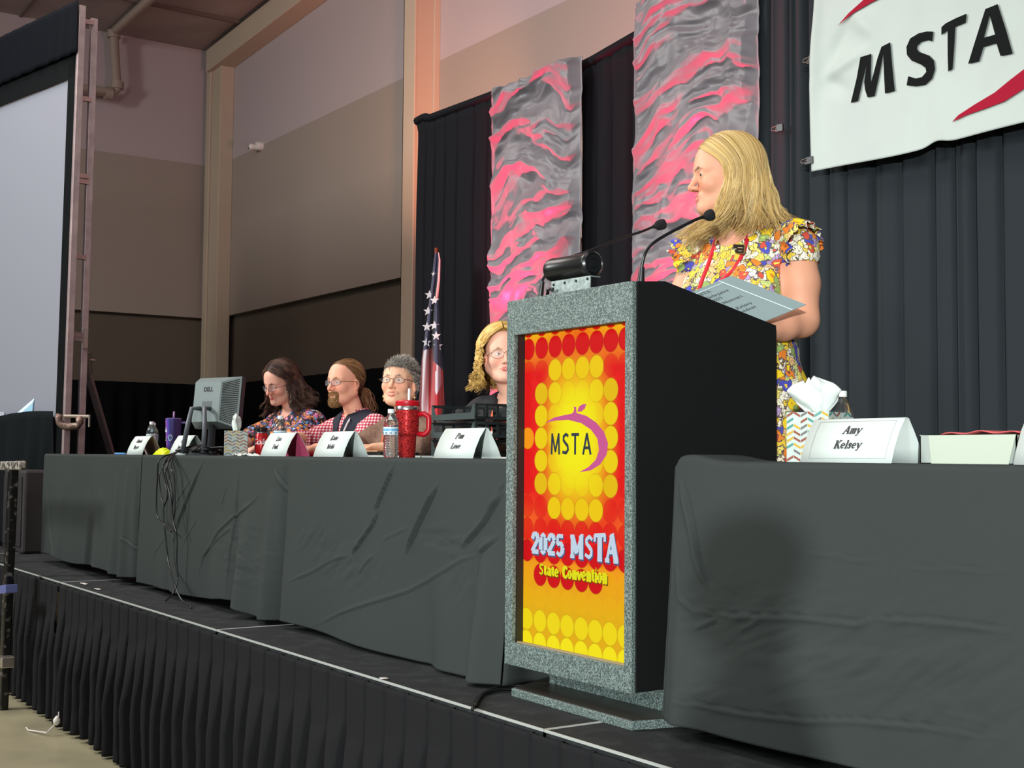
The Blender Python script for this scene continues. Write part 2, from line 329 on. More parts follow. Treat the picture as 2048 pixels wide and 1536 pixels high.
# crumpled satin panels, grey cloth lit red from below
m_satin = M('grey_satin', (106, 100, 106), .48, noise=(5, (96, 92, 98)), sheen=.2)
def satin(x0, x1, z0, z1, seed, label, y):
    nx, nz = 190, 560; u = np.linspace(0, 1, nx); z = np.linspace(z1, z0, nz); U, Z = np.meshgrid(u, z, indexing='ij'); X = x0+(x1-x0)*U
    w1 = .35*fbm(X*2.1, Z*1.7, seed, 3); q = Z-.22*(X-x0)*.6-.10*np.sin(PI*U)+w1
    def rid(a, b, s, o=3): n = fbm(a, b, s, o); return 1-np.abs(n)*5
    r1 = np.clip(rid(X*.95+5, q*3.7, seed+1, 3), -1, 1)
    r2 = np.clip(rid(X*2.4+2, q*7.5, seed+2, 3), -1, 1)
    r3 = np.clip(rid(X*7.5, Z*3.0+w1*3, seed+3, 2), -1, 1)
    edge = np.minimum(U, 1-U); r4 = np.clip(rid(X*6.0+3, q*15, seed+6, 2), -1, 1); h = (.062*r1+.020*r2+.007*r4)*np.clip(edge*14, .15, 1)+.009*r3+.030*fbm(X*3, q*6, seed+8, 3)
    edge = np.minimum(U, 1-U); X = X+np.clip(1-edge/.06, 0, 1)*(.004*np.sin(Z*7+seed)+.010*fbm(Z*3.5, Z*0+1, seed+4, 3))
    P = np.stack([X, y-h-.02, Z+.01*r3], -1)
    return tag(obj('satin_panel', MB().grid(P), m_satin, smooth=True, loc=((x0+x1)/2, y, S), solid=.002), label, 'fabric panel', 'crumpled grey satin panels lit red')
satin(xb-.0, xc+.02, S+.02, zat(1080, 157), 31, 'crumpled grey satin panel lit red, left one, behind the lectern lamp', YD-.03)
satin(xd-.02, xe+.02, S+.02, zat(1300, 40)+.08, 52, 'crumpled grey satin panel lit red, right one, behind the speaker face', YD-.03)
# red uplights on the stage floor behind the tables
def uplight(x, y, tx, tz, power, label, spot=46):
    t = thing('uplight', label, 'stage light', (x, y, S), 'red floor uplights')
    obj('lamp_body', MB().lathe([(.075, 0), (.09, .02), (.09, .13), (.07, .15)], (x, y, S+.02), 20), m_blk, t, smooth=True, ang=40)
    obj('lens', MB().lathe([(.001, .151), (.066, .151), (.066, .154), (.001, .154)], (x, y, S+.02), 20), M('red_lens', (255, 40, 60), .3, emis=((255, 30, 60), 6)), t)
    light('uplight_beam', 'SPOT', (x, y, S+.2), (tx, YD, tz), power*2.3, (1, .05, .12), .05, spot, .9)
    light('uplight_beam', 'SPOT', (x, y, S+.2), (tx+.15, YD, 4.6), power*4.8, (1, .04, .13), .05, 34, 1)
xB, xC = (xb+xc)/2, (xd+xe)/2
uplight(xB-.35, YD-.55, xB-.1, 3.1, 330, 'small black uplight glowing red below the left satin panel')
uplight(xC+.05, YD-.55, xC, 3.1, 330, 'small black uplight glowing red below the right satin panel')
light('amber_wall_light', 'SPOT', (-9.2, 5.6, 3.0), (-11.7, 6.9, 5.6), 480, (1, .42, .22), .15, 60, 1)
light('pink_wall_light', 'SPOT', (-6.5, 5.9, 3.2), (-9.0, 7.0, 6.0), 640, (1, .46, .54), .2, 110, 1)
# ================================================================== BANNER
m_vinyl = M('white_vinyl', (186, 196, 190), .6, noise=(3, (182, 190, 186)))
YBN = 4.85; bz0 = 3.005; bx0 = -4.465; bx1 = -2.15; bz1 = 4.62
def bsurf(X, Z):
    X = np.asarray(X, float); Z = np.asarray(Z, float)
    def g(x, z, sx, sz, a=0):
        dx = (X-x)*math.cos(a)+(Z-z)*math.sin(a); dz = -(X-x)*math.sin(a)+(Z-z)*math.cos(a); return np.exp(-(dx/sx)**2-(dz/sz)**2)
    h = .008*fbm(X*2.2, Z*2.2, 5, 2)
    h = h-.018*g(-4.28, 3.62, .12, .05, .9)+.016*g(-4.12, 3.66, .12, .045, -.7)-.016*g(-4.33, 3.42, .10, .04, -.5)+.014*g(-4.25, 3.50, .14, .03, .3)
    h = h+.012*np.exp(-((X-3.87*-1-0)/.02)**2)*0-.006*np.exp(-((X+3.78)/.05)**2)+.02*np.exp(-((X-bx0)/.05)**2)*(.5+np.sin(Z*4)*.5)
    return YBN-h
nx, nz = 220, 170; xs = np.linspace(bx0, bx1, nx); zs = np.linspace(bz1, bz0, nz); X, Z = np.meshgrid(xs, zs, indexing='ij')
sag = .018*np.exp(-((X+3.9)/.35)**2)-.02*np.exp(-((X+3.72)/.06)**2); Zs = Z-sag*(bz1-Z)/(bz1-bz0)
Xs = X+np.where(U0[2] > 0, 1, 1)*(.05*np.exp(-((Z-3.9)/.25)**2)*np.clip(1-(X-bx0)/.3, 0, 1)*.6)
bt = thing('convention_banner', 'white vinyl banner with black letters and crimson swooshes clipped to the charcoal drape', 'banner', (-3.3, YBN, bz0))
obj('banner_sheet', MB().grid(np.stack([Xs, bsurf(X, Z), Zs], -1)), m_vinyl, bt, smooth=True, solid=.002)
def bpt(cx, cy, d=0):
    p = pY(cx/3.84+1560, cy/3.84, YBN-.01); return (p.x, float(bsurf(p.x, p.z))-.009-d, p.z)
m_ink = M('black_ink', (22, 24, 24), .8, spec=.08); m_crim = M('crimson_ink', (160, 26, 50), .8, spec=.1)
L_M = [(545, 790), (590, 600), (612, 480), (622, 440), (703, 414), (698, 560), (700, 632), (715, 585), (750, 450), (782, 360), (848, 326), (862, 500), (882, 698), (808, 718), (800, 560), (796, 410), (760, 590), (728, 736), (674, 748), (655, 690), (648, 630), (668, 490), (630, 640), (600, 774)]
L_S = [(1175, 242), (1165, 318), (1130, 305), (1080, 318), (1050, 350), (1048, 375), (1065, 398), (1140, 425), (1180, 465), (1188, 530), (1165, 600), (1110, 648), (1040, 662), (973, 655), (985, 585), (1040, 602), (1085, 590), (1118, 550), (1112, 520), (1080, 495), (1010, 465), (975, 420), (972, 360), (1000, 295), (1060, 255), (1120, 240)]
L_T = [(1240, 208), (1275, 178), (1350, 140), (1433, 105), (1425, 172), (1345, 205), (1338, 350), (1325, 528), (1292, 550), (1288, 400), (1288, 232), (1240, 268)]
L_A1 = [(1445, 490), (1510, 280), (1578, 70), (1672, 32), (1612, 115), (1565, 290), (1652, 265), (1662, 330), (1562, 360), (1528, 470)]
L_A2 = [(1672, 32), (1735, 230), (1785, 410), (1693, 430), (1662, 330), (1652, 265), (1612, 115)]
SW1 = [(440, 195), (530, 100), (640, 0), (760, -80), (1000, -170), (800, -30), (690, 25), (560, 105)]
SW2 = [(1322, 937), (1370, 885), (1500, 800), (1650, 710), (1770, 610), (1874, 530), (1960, 440), (2050, 300), (2060, 480), (1960, 610), (1874, 680), (1720, 780), (1560, 840), (1430, 885)]
for nm_, ps, mt in (('letter_m', [L_M], m_ink), ('letter_s', [L_S], m_ink), ('letter_t', [L_T], m_ink), ('letter_a', [L_A1, L_A2], m_ink), ('swoosh', [SW1], m_crim), ('swoosh', [SW2], m_crim)):
    mb = MB()
    for p in ps: mb.poly(p, bpt, .001)
    obj(nm_, mb, mt, bt)
m_clip = M('clip_steel', (200, 190, 180), .3, metal=.9)
def clip(px_, py_, Y, label):
    c = pY(px_, py_, Y); t = thing('binder_clip', label, 'binder clip', c, 'binder clips on the backdrop')
    mb = MB().hexa([c+V(p) for p in ((.0, -.012, -.018), (.035, -.004, -.018), (.035, .004, -.018), (0, .012, -.018), (0, -.012, .018), (.035, -.004, .018), (.035, .004, .018), (0, .012, .018))]); obj('clip_body', mb, m_blk, t)
    for s in (-1, 1): obj('clip_handle', MB().tube([c+V((0, s*.012, -.012)), c+V((-.03, s*.014, -.008)), c+V((-.036, s*.014, 0)), c+V((-.03, s*.014, .008)), c+V((0, s*.012, .012))], .002, 6), m_clip, t)
clip(1620, 120, YBN-.01, 'black binder clip on the left edge of the banner, upper one')
clip(1616, 322, YBN-.01, 'black binder clip at the bottom left corner of the banner')
clip(1556, 257, YD-.07, 'binder clip joining the drape seam behind the speaker')
# ================================================================== FLAG
YF = 4.72
fl = thing('flag_on_pole', 'american flag hanging furled from a wooden pole before the black drape', 'flag', (pY(871, 700, YF).x, YF, S))
top = pY(873, 496, YF)
m_pole = M('flag_pole_wood', (120, 50, 30), .35); 
obj('pole', MB().tube([(pY(866, 800, YF).x, YF+.03, S), (top.x, YF, top.z)], .014, 10), m_pole, fl, smooth=True)
obj('pole_base', MB().lathe([(.15, 0), (.15, .02), (.06, .05), (.03, .1)], (pY(866, 800, YF).x, YF+.03, S), 24), M('brass', (170, 130, 60), .3, metal=1), fl, smooth=True, ang=50)
lf = [(505, 871), (520, 868), (560, 864), (600, 859), (640, 854), (690, 848), (720, 844), (770, 841), (810, 838), (880, 836), (960, 836)]
rf = [(505, 878), (520, 881), (560, 880), (600, 876), (640, 879), (690, 882), (720, 885), (770, 887), (810, 889), (880, 892), (960, 893)]
NY, NU = 380, 200; ys = np.linspace(505, 960, NY); us = np.linspace(0, 1, NU); P = []; Cc = []
BL, RD, WH, PK = lin((26, 26, 66)), lin((190, 22, 34)), lin((214, 200, 206)), lin((230, 160, 160))
for u in us:
    rp = []; rc = []
    for y in ys:
        xl = np.interp(y, [a for a, b in lf], [b for a, b in lf]); xr = np.interp(y, [a for a, b in rf], [b for a, b in rf])
        dep = np.clip((y-505)/150, .2, 1); yd = YF-.03-.05*dep*abs(math.sin(PI*(u*2.1+.05)))-.03*dep*math.sin(u*9+y*.01); p = pY(xl+(xr-xl)*u, y, yd)
        rp.append((p.x, yd, p.z))
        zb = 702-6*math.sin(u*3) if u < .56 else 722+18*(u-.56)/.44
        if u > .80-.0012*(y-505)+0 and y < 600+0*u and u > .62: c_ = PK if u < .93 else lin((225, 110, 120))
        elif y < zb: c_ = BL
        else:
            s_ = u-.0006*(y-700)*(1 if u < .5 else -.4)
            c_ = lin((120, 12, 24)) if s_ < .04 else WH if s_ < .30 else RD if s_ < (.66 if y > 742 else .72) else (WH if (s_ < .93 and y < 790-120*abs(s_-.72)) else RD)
        rc.append(c_)
    P.append(rp); Cc.append(rc)
obj('flag_cloth', MB().grid(np.array(P), col=np.array(Cc)), M('flag_nylon', (200, 200, 200), .5, attr='Col', sheen=.2), fl, smooth=True, solid=.002)
for sx_, sy_ in ((205, 1000), (190, 1215), (185, 1435), (295, 845), (295, 1200), (318, 1345), (345, 1490), (225, 775), (283, 480)):
    px_, py_ = 830+sx_/6.98, 480+sy_/6.98; i = int(np.interp(py_, [505, 960], [0, NY-1])); xl = np.interp(py_, [a for a, b in lf], [b for a, b in lf]); xr = np.interp(py_, [a for a, b in rf], [b for a, b in rf])
    j = int(np.clip((px_-xl)/(xr-xl), 0, 1)*(NU-1)); c = V(P[j][i]); c.y -= .012
    a = V((.7, -.7, 0)) if j > 110 else V((.8, -.5, 0)); ux = V((-a.y, a.x, 0)).normalized(); fn = plane_fn(c, ux, (0, 0, 1), V((0, -1, 0)))
    r_ = .034 if sy_ > 700 else .018; st = [((r_ if k % 2 == 0 else r_*.42)*math.sin(k*PI/5), (r_ if k % 2 == 0 else r_*.42)*math.cos(k*PI/5)) for k in range(10)]
    obj('star', MB().poly(st, fn, .002), M('star_white', (225, 215, 218), .5), fl)
# ================================================================== PROJECTION SCREEN
DS = 9.9
m_al2 = M('pinkish_aluminium', (196, 176, 176), .38, metal=.55, noise=(12, (176, 156, 158))); m_screen_blk = M('screen_black', (12, 14, 16), .8, spec=.08)
A0 = pD(164, 12, DS); B0 = pD(131, 905, DS); A1 = pD(188, 38, DS+.15); B1 = pD(161, 905, DS+.15)
def ext(a, b, z): return b+(b-a)*((z-b.z)/(b.z-a.z))
G0 = ext(A0, B0, S); G1 = ext(A1, B1, S)
sc = thing('projection_screen', 'large grey projection screen in a black bordered aluminium frame at far left', 'projection screen', (G0.x, G0.y, S))
along = V((-math.cos(math.radians(12)), -math.sin(math.radians(12)), 0)); upv = (A0-B0); HL = upv.length; upv.normalize()
nrm = along.cross(upv); nrm = nrm if nrm.y < 0 else -nrm
def SP(s, h, d=0): return B0+along*s+upv*h+nrm*d
fr = obj('truss_frame', MB().bar(A0, G0, .05, .05).bar(A1, G1, .05, .05), m_al2, sc, bevel=.004)
def yy(y): return np.interp(y, [12, 905], [HL, 0])
for y in (42, 196, 350, 361, 512, 667, 676):
    a = A0.lerp(B0, (y-12)/893); b = A1.lerp(B1, (y+4-38)/867); obj('rung', MB().bar(a, b, .035, .035), m_al2, fr)
obj('hinge_plate', MB().bar(A1.lerp(B1, .715)+V((.03, 0, 0)), A1.lerp(B1, .76)+V((.03, 0, 0)), .05, .03), m_clip, fr)
ha, hb = yy(152), yy(833)
WID = 4.6
mb = MB().add([SP(.13, ha, .0), SP(WID-.13, ha), SP(WID-.13, hb), SP(.13, hb)], [(0, 1, 2, 3)])
obj('screen_surface', mb, M('screen_grey', (120, 122, 132), .7, emis=((118, 122, 136), .22)), sc, solid=.004)
mb = MB()
for s0, s1, h0, h1 in ((.0, .14, hb-.3, HL), (WID-.14, WID, hb-.3, HL), (0, WID, ha-.0, HL)): mb.add([SP(s0, h0, .01), SP(s1, h0, .01), SP(s1, h1, .01), SP(s0, h1, .01)], [(0, 1, 2, 3)])
obj('black_border', mb, m_screen_blk, sc, solid=.01)
# valance (pleated) over the top of the frame
ss = np.linspace(-.03, WID+.03, 260); hh = np.linspace(HL+.03, yy(108), 12)
P = np.array([[SP(s, h,   .05+.008*math.sin(s*34+2*math.sin(s*5))*(.3+.7*k/11)) for k, h in enumerate(hh)] for s in ss]); obj('valance', MB().grid(P), M('valance_blue_black', (10, 13, 19), .85, spec=.06), sc, smooth=True, solid=.003)
hh = np.linspace(yy(829)+.02, (G0.z-B0.z)/upv.z+.02, 20); ss = np.linspace(.12, WID, 300)
P = np.array([[SP(s, h+.02*math.sin(s*3)*(1-k/19)-.05*(s-.12)*(k < 19)*.4, .06+.03*math.sin(s*26+2.2*math.sin(s*4))*min(1, .2+k/8)) for k, h in enumerate(hh)] for s in ss]); obj('screen_skirt', MB().grid(P), M('screen_skirt_black', (18, 22, 24), .85, spec=.08), sc, smooth=True, solid=.003)
m_proj = M('projected_light', (190, 225, 235), .5, emis=((170, 205, 220), .9)); m_proj2 = M('projected_blue', (140, 175, 195), .5, emis=((110, 150, 170), .55))
def spx(x, y, d=.012):   # point on the screen plane seen at a pixel
    r = V(ray(x, y)); o_ = V(CAM); k = (B0-o_).dot(nrm)/r.dot(nrm); return o_+r*k+nrm*d
obj('projected_shape', MB().add([spx(30, 832), spx(38, 832), spx(69, 804), spx(71, 797)], [(0, 1, 2, 3)]), m_proj, sc)
obj('projected_shape', MB().add([spx(38, 832), spx(67, 831), spx(69, 804)], [(0, 1, 2)]), m_proj2, sc)
obj('projected_shape', MB().add([spx(0, 833), spx(11, 832), spx(11, 824), spx(0, 824)], [(0, 1, 2, 3)]), M('projected_dim', (160, 165, 175), .5, emis=((150, 155, 165), .3)), sc)
# brace
a = pD(173, 705, DS+.2); b = pD(176, 748, DS+.25); e_ = pD(222, 905, DS+.75); g_ = ext(b, e_, S)
br = obj('brace', MB().bar(b, g_, .05, .04), m_al2, sc, bevel=.004)
obj('brace_bracket', MB().bar(a, b, .06, .05), m_clip, br); obj('pin', MB().tube([pD(173, 720, DS+.2), pD(190, 721, DS+.25)], .008, 6), m_clip, br)
# C clamp
ct = thing('c_clamp', 'rusty steel c clamp gripping the screen frame just above the table', 'clamp', pD(145, 840, DS-.05))
m_rust = M('clamp_steel', (150, 128, 116), .5, metal=.6, noise=(40, (96, 76, 70)))
cp = [pD(x, y, DS-.06) for x, y in ((120, 829), (117, 836), (119, 846), (127, 852), (140, 853), (156, 852), (159, 846), (159, 832))]
obj('clamp_frame', MB().tube(cp, .028, 8), m_rust, ct, smooth=True)
obj('screw', MB().tube([pD(128, 832, DS-.06), pD(181, 833, DS-.06)], .014, 8), m_clip, ct); obj('screw_handle', MB().tube([pD(179, 830, DS-.07), pD(178.5, 854, DS-.07)], .008, 6), m_clip, ct)
# stair handrail at the far left and black case behind it
YH = 1.98
ht = pY(27, 933, YH); hbp = pY(6, 1405, YH)
hr = thing('stair_handrail', 'scuffed black handrail post standing on the floor at the left picture edge', 'handrail', (hbp.x, YH, 0))
m_scuf = M('scuffed_black', (20, 19, 20), .35, metal=.2, noise=(26, (120, 115, 108), 8, .58, .7)); m_scuf2 = M('scuffed_rail', (70, 66, 62), .4, noise=(30, (170, 164, 156), 6, .45, .6))
obj('post', MB().bar(ht, (hbp.x, YH, 0), .075, .05), m_scuf, hr, bevel=.008)
tr = pY(46, 931, YH); obj('top_rail', MB().bar(tr, (tr.x-1.4, YH-.02, tr.z-.02), .05, .055), m_scuf2, hr, bevel=.012)
obj('rear_post', MB().bar((tr.x-1.35, YH, tr.z-.02), (tr.x-1.45, YH, 0), .075, .05), m_scuf, hr, bevel=.008)
q = pY(14, 1178, YH-.03); obj('tape', MB().bar(q+V((-.08, 0, -.012)), q+V((.11, 0, .012)), .07, .05), M('blue_tape', (90, 96, 150), .4), hr, bevel=.004)
q = pY(4, 1322, YH-.03); obj('bracket', MB().box((q.x-.09, YH-.05, q.z-.035), (q.x+.07, YH+.03, q.z+.03)), m_clip, hr, bevel=.006)
bp = pD(58, 1106, 9.3); bx = pZ(58, 1108, S)
cs = thing('loudspeaker', 'dark loudspeaker box on the stage behind the handrail', 'loudspeaker', (bx.x-.3, bx.y, S))
zt = pY(60, 940, bx.y).z
obj('cabinet', MB().box((bx.x-.62, bx.y-.05, S), (bx.x, bx.y+.4, zt)), M('speaker_cabinet', (40, 36, 38), .7, bump=(200, .3)), cs, bevel=.02)
obj('grille', MB().box((bx.x-.58, bx.y-.062, S+.05), (bx.x-.04, bx.y-.05, zt-.05)), M('speaker_grille', (34, 30, 33), .6, bump=(400, .5)), cs, bevel=.005)
# low black drape along the left and back walls
zl = pX(165, 760, XL+.35).z; zb = pY(700, 742, 6.6).z
def lowdrape(a, b, z, label, seed):
    a = V(a); b = V(b); L_ = (b-a).length; d = (b-a).normalized(); n = V((-d.y, d.x, 0)); ss = np.linspace(0, L_, int(L_/.02)); zz = np.linspace(z, .02, 8)
    P = np.array([[a+d*s+n*(.04*math.sin(s*22+2*math.sin(s*3+seed)))*(.3+.7*min(1, k/3))+V((0, 0, z_-a.z)) for k, z_ in enumerate(zz)] for s in ss])
    return tag(obj('low_drape', MB().grid(P), M('low_drape_black', (12, 12, 14), .95, spec=.05), smooth=True, loc=((a+b)/2).to_tuple(), solid=.003), label, 'drape', 'low black drapes along the hall walls')
lowdrape((XL+.35, -2, 0), (XL+.35, 6.72, 0), zl, 'low black drape along the left wall behind the projection screen', 1)
lowdrape((XL+.5, 6.6, 0), (-7.9, 6.6, 0), zb, 'low black drape along the back wall behind the seated people', 2)

for k, (x, y, w_) in enumerate(((168, 1168, .05), (196, 1179, .03), (768, 1358, .012))):
    q = pZ(x, y, S+.003); P = [[(q.x+a*w_, q.y+b*.012+.006*math.sin(a*5+k), S+.004+.004*abs(math.sin(a*3+b))) for b in (-1, 0, 1)] for a in (-1, -.5, 0, .5, 1)]
    tag(obj('tape_scrap', MB().grid(np.array(P)), m_wp, smooth=True, loc=(q.x, q.y, S), solid=.001), 'tiny white tape scrap on the stage edge, '+['longer one at the far left', 'shorter one at the far left', 'speck left of the lectern'][k], 'scrap')
# ================================================================== TABLES AND CLOTHS
YT = 2.45
m_cloth = M('charcoal_cloth', (53, 58, 57), .85, bump=(420, .12), spec=.12); m_top = M('folding_table_top', (190, 186, 176), .5); m_leg = M('grey_steel', (110, 112, 114), .4, metal=.7)
def crease_pts(lst, ox, oy, sc): return [[((lambda p: (p.x, p.z))(pY(ox+x/sc, oy+y/sc, YT))) for x, y in ln] for ln in lst]
def segdist(X, Z, pts):
    best = np.full(X.shape, 9.); sg = np.zeros(X.shape); al = np.zeros(X.shape); n = len(pts)-1
    for i in range(n):
        ax, az = pts[i]; bx_, bz_ = pts[i+1]; dx, dz = bx_-ax, bz_-az; L2 = dx*dx+dz*dz
        t = np.clip(((X-ax)*dx+(Z-az)*dz)/L2, 0, 1); qx = ax+t*dx; qz = az+t*dz; d = np.hypot(X-qx, Z-qz); s = np.sign((X-ax)*dz-(Z-az)*dx)
        m = d < best; best = np.where(m, d, best); sg = np.where(m, s, sg); al = np.where(m, (i+t)/n, al)
    return best*sg, al
def cloth(x0, x1, hem, label, seed, creases=(), folds=(), crink=(), yb=3.2, left=True, right=True, ymod=0, hemfn=None, bunch=None):
    nx = int((x1-x0)/.0065); u = np.linspace(x0, x1, nx)
    top = np.linspace(yb, YT+.012, 14); NF = 120; front = np.linspace(TT-.012, hem, NF); nv = 14+3+NF
    P = np.zeros((nx, nv, 3)); X1 = u[:, None]
    Yt = np.broadcast_to(top, (nx, 14)); Zt = TT+.0015*fbm(X1*6, Yt*6, seed)+0*X1
    P[:, :14] = np.stack([X1+0*Yt, Yt+0*X1, Zt], -1)
    for k, a in enumerate((.35, .8, 1.25)): P[:, 14+k] = np.stack([u, YT+.012-.014*math.sin(a)+0*u, TT-.012+.012*math.cos(a)+0*u], -1)
    Z = np.broadcast_to(front, (nx, NF)).copy(); X = X1+0*Z; T = (TT-Z)/(TT-hem)
    h = .012*T+.016*T**1.3*np.sin(X*7.1+seed)+.010*T*fbm(X*2.2, Z*1.0, seed, 3)*2
    for (fx, fw, fa, t0) in folds:   # hanging folds: x, width, amplitude, start
        k = np.clip((T-t0)/(1-t0), 0, 1)**.8; h = h+fa*k*np.exp(-((X-fx-.02*T)/(fw*(.5+.6*T)))**2)
    for ln, w_, a in creases:
        d, al = segdist(X, Z, ln); env = np.clip(np.minimum(al, 1-al)*5, 0, 1)**.7
        wt_ = w_*.40*(.30+.70*env); h = h+env*a*.45*(np.exp(-((d-wt_*1.1)/(wt_*1.5))**2)-1.1*np.exp(-((d+wt_*.25)/(wt_*.7))**2))
    for cx_, cz_, rx, rz, ang, a in crink:
        g = np.exp(-((X-cx_)/rx)**2-((Z-cz_)/rz)**2); ca, sa = math.cos(ang), math.sin(ang); A_ = (X-cx_)*ca+(Z-cz_)*sa; B_ = -(X-cx_)*sa+(Z-cz_)*ca
        h = h+a*g*fbm(A_*9, B_*42, seed+3, 3)
    h = h+.0025*fbm(X*8, Z*8, seed+6, 3)*np.clip(T*4, 0, 1)
    Zf = Z.copy()
    if hemfn is not None: Zf = Z+T*hemfn(X)
    if bunch is not None: Zf = Zf+bunch(X)*(1-T)
    P[:, 17:] = np.stack([X, YT-.002-h-ymod*T, Zf], -1)
    if bunch is not None: P[:, 10:17, 2] += bunch(u)[:, None]
    mb = MB().grid(P)
    ny = 40
    for side, xx, on in ((-1, x0, left), (1, x1, right)):
        if not on: continue
        ys = np.linspace(YT, yb, ny); zz = np.linspace(0, 1, 40); Yg, Tg = np.meshgrid(ys, zz, indexing='ij')
        e = P[0 if side < 0 else -1, 17:, :]; ey = np.interp(Tg, np.linspace(0, 1, NF), e[:, 1]); fr_ = (Yg-YT)/(yb-YT)
        Yq = ey*(1-fr_)+yb*fr_
        out = (.01*Tg+.03*Tg*np.sin(fr_*14+seed)*np.clip(fr_*6, 0, 1))
        zh = hem+(hemfn(np.array(xx)) if hemfn is not None else 0)
        bz_ = float(bunch(np.array(xx))) if bunch is not None else 0
        mb.grid(np.stack([xx+side*out, Yq, TT-.004+bz_*(1-Tg)-Tg*(TT-zh-.004)], -1))
    return tag(obj('tablecloth', mb, m_cloth, smooth=True, loc=((x0+x1)/2, 2.8, TT), solid=.002), label, 'tablecloth', 'charcoal tablecloths on the head tables')
def table(x0, x1, label):
    t = thing('folding_table', label, 'table', ((x0+x1)/2, 2.84, S), 'folding tables under the cloths')
    obj('tabletop', MB().box((x0+.02, YT+.02, TT-.035), (x1-.02, 3.18, TT-.004)), m_top, t, bevel=.004)
    for lx in (x0+.2, x1-.2):
        for ly in (YT+.1, 3.1): obj('leg', MB().tube([(lx, ly, TT-.035), (lx, ly, S+.02)], .016, 8), m_leg, t, smooth=True)
        obj('crossbar', MB().tube([(lx, YT+.1, S+.16), (lx, 3.1, S+.16)], .012, 8), m_leg, t, smooth=True)
xs1 = (pY(90, 908, YT).x, pY(287, 908, YT).x-.015); xs2 = (pY(286, 908, YT).x+.01, pY(587, 912, YT).x-.01); xs3 = (pY(580, 912, YT).x+.012, -3.575); xs4 = (pY(1352, 915, YT).x, -.5)
for (a, b), n_ in zip((xs1, xs2, xs3, xs4), ('under the cloth farthest left', 'under the cloth with the cables', 'under the cloth left of the lectern', 'under the cloth right of the lectern')): table(a, b, 'folding table with steel legs hidden '+n_)
px2 = lambda x, Y=YT: pY(x, 1050, Y).x
c1_ = crease_pts([[(225, 130), (250, 380), (300, 590)], [(590, 370), (690, 510)]], 0, 900, 2.415)
cloth(*xs1, .868, 'charcoal tablecloth on the farthest left table', 2, creases=[(c1_[0], .02, .014), (c1_[1], .016, .010)],
      folds=[(px2(255), .05, .05, .1), (px2(275), .04, -.05, .1), (px2(235), .05, .035, .15), (px2(205), .06, .02, .3), (px2(180), .05, .015, .3)], ymod=.01, hemfn=lambda X: .012*np.sin(X*6))
c2_ = crease_pts([[(525, 345), (430, 600), (370, 780), (335, 950)], [(690, 515), (675, 600), (650, 690)], [(930, 580), (840, 700), (740, 780), (650, 860), (530, 1030), (490, 1170)], [(780, 370), (765, 700), (735, 1000), (715, 1390)], [(750, 840), (640, 920), (530, 1020)], [(490, 750), (400, 950)], [(450, 460), (330, 680), (300, 800)], [(1020, 410), (1105, 560)], [(300, 860), (190, 1000), (175, 1075)]], 260, 820, 3.49)
cloth(*xs2, .845, 'charcoal tablecloth on the table with the monitor, cables hanging over it', 5, creases=[(c2_[0], .022, .022), (c2_[1], .012, .012), (c2_[2], .014, .018), (c2_[3], .016, .018), (c2_[4], .012, .012), (c2_[5], .012, .009), (c2_[6], .014, .010), (c2_[7], .02, .02), (c2_[8], .012, .008)],
      folds=[(px2(570), .05, -.07, .05), (px2(545), .06, .05, .2), (px2(500), .08, .045, .3), (px2(478), .05, -.035, .3), (px2(440), .1, .02, .4), (px2(345), .05, -.02, .2)], crink=[(px2(500), 1.1, .3, .12, 0, .012)], hemfn=lambda X: .03*np.exp(-((X-px2(470))/.25)**2)-.015*np.exp(-((X-px2(540))/.2)**2), ymod=.012)
c3_ = crease_pts([[(690, 130), (640, 270), (605, 360), (585, 430)], [(612, 400), (570, 510), (500, 620), (460, 680)], [(460, 680), (330, 720), (200, 800), (80, 855)], [(950, 255), (880, 400), (830, 510), (760, 680)], [(1340, 300), (1230, 490), (1100, 640)], [(1250, 660), (1100, 710), (940, 800), (780, 890), (560, 970), (400, 1030), (170, 1140)], [(770, 520), (620, 600)], [(590, 680), (500, 800)], [(1330, 560), (1225, 660), (1215, 1000), (1190, 1400)], [(1340, 240), (1300, 350), (1240, 440)]], 560, 880, 2.954)
cloth(*xs3, .832, 'charcoal tablecloth with slanting creases on the table left of the lectern', 9, creases=[(c3_[0], .015, .030), (c3_[1], .015, .028), (c3_[2], .012, .012), (c3_[3], .017, .040), (c3_[4], .018, .034), (c3_[5], .013, .014), (c3_[6], .01, .009), (c3_[7], .016, .012), (c3_[8], .018, .026), (c3_[9], .014, .018)],
      folds=[(px2(985), .07, .06, .35), (px2(960), .03, -.04, .4), (px2(900), .08, .02, .55), (px2(860), .05, -.015, .5)], crink=[(px2(700), 1.13, .28, .1, .5, .012), (px2(900), 1.28, .2, .06, .1, .014), (px2(640), 1.22, .16, .08, .7, .012), (px2(760), 1.12, .15, .14, 1.3, .010), (px2(935), 1.14, .1, .1, .8, .01)], ymod=.02,
      hemfn=lambda X: -.0*X+.012*np.sin(X*2.2+1))
c4_ = crease_pts([[(150, 800), (420, 815), (660, 822), (900, 850), (1000, 825)], [(980, 830), (1150, 830), (1400, 850), (1650, 885)], [(30, 1210), (200, 1225), (420, 1265), (700, 1300), (900, 1300), (1250, 1330), (1650, 1390)], [(60, 200), (120, 400), (160, 560), (220, 700)], [(650, 525), (800, 540), (1000, 570)], [(60, 560), (100, 740), (170, 810)], [(280, 840), (160, 900)], [(480, 850), (380, 900)], [(1100, 590), (1640, 610)], [(1290, 1250), (1640, 1330)]], 1340, 880, 2.342)
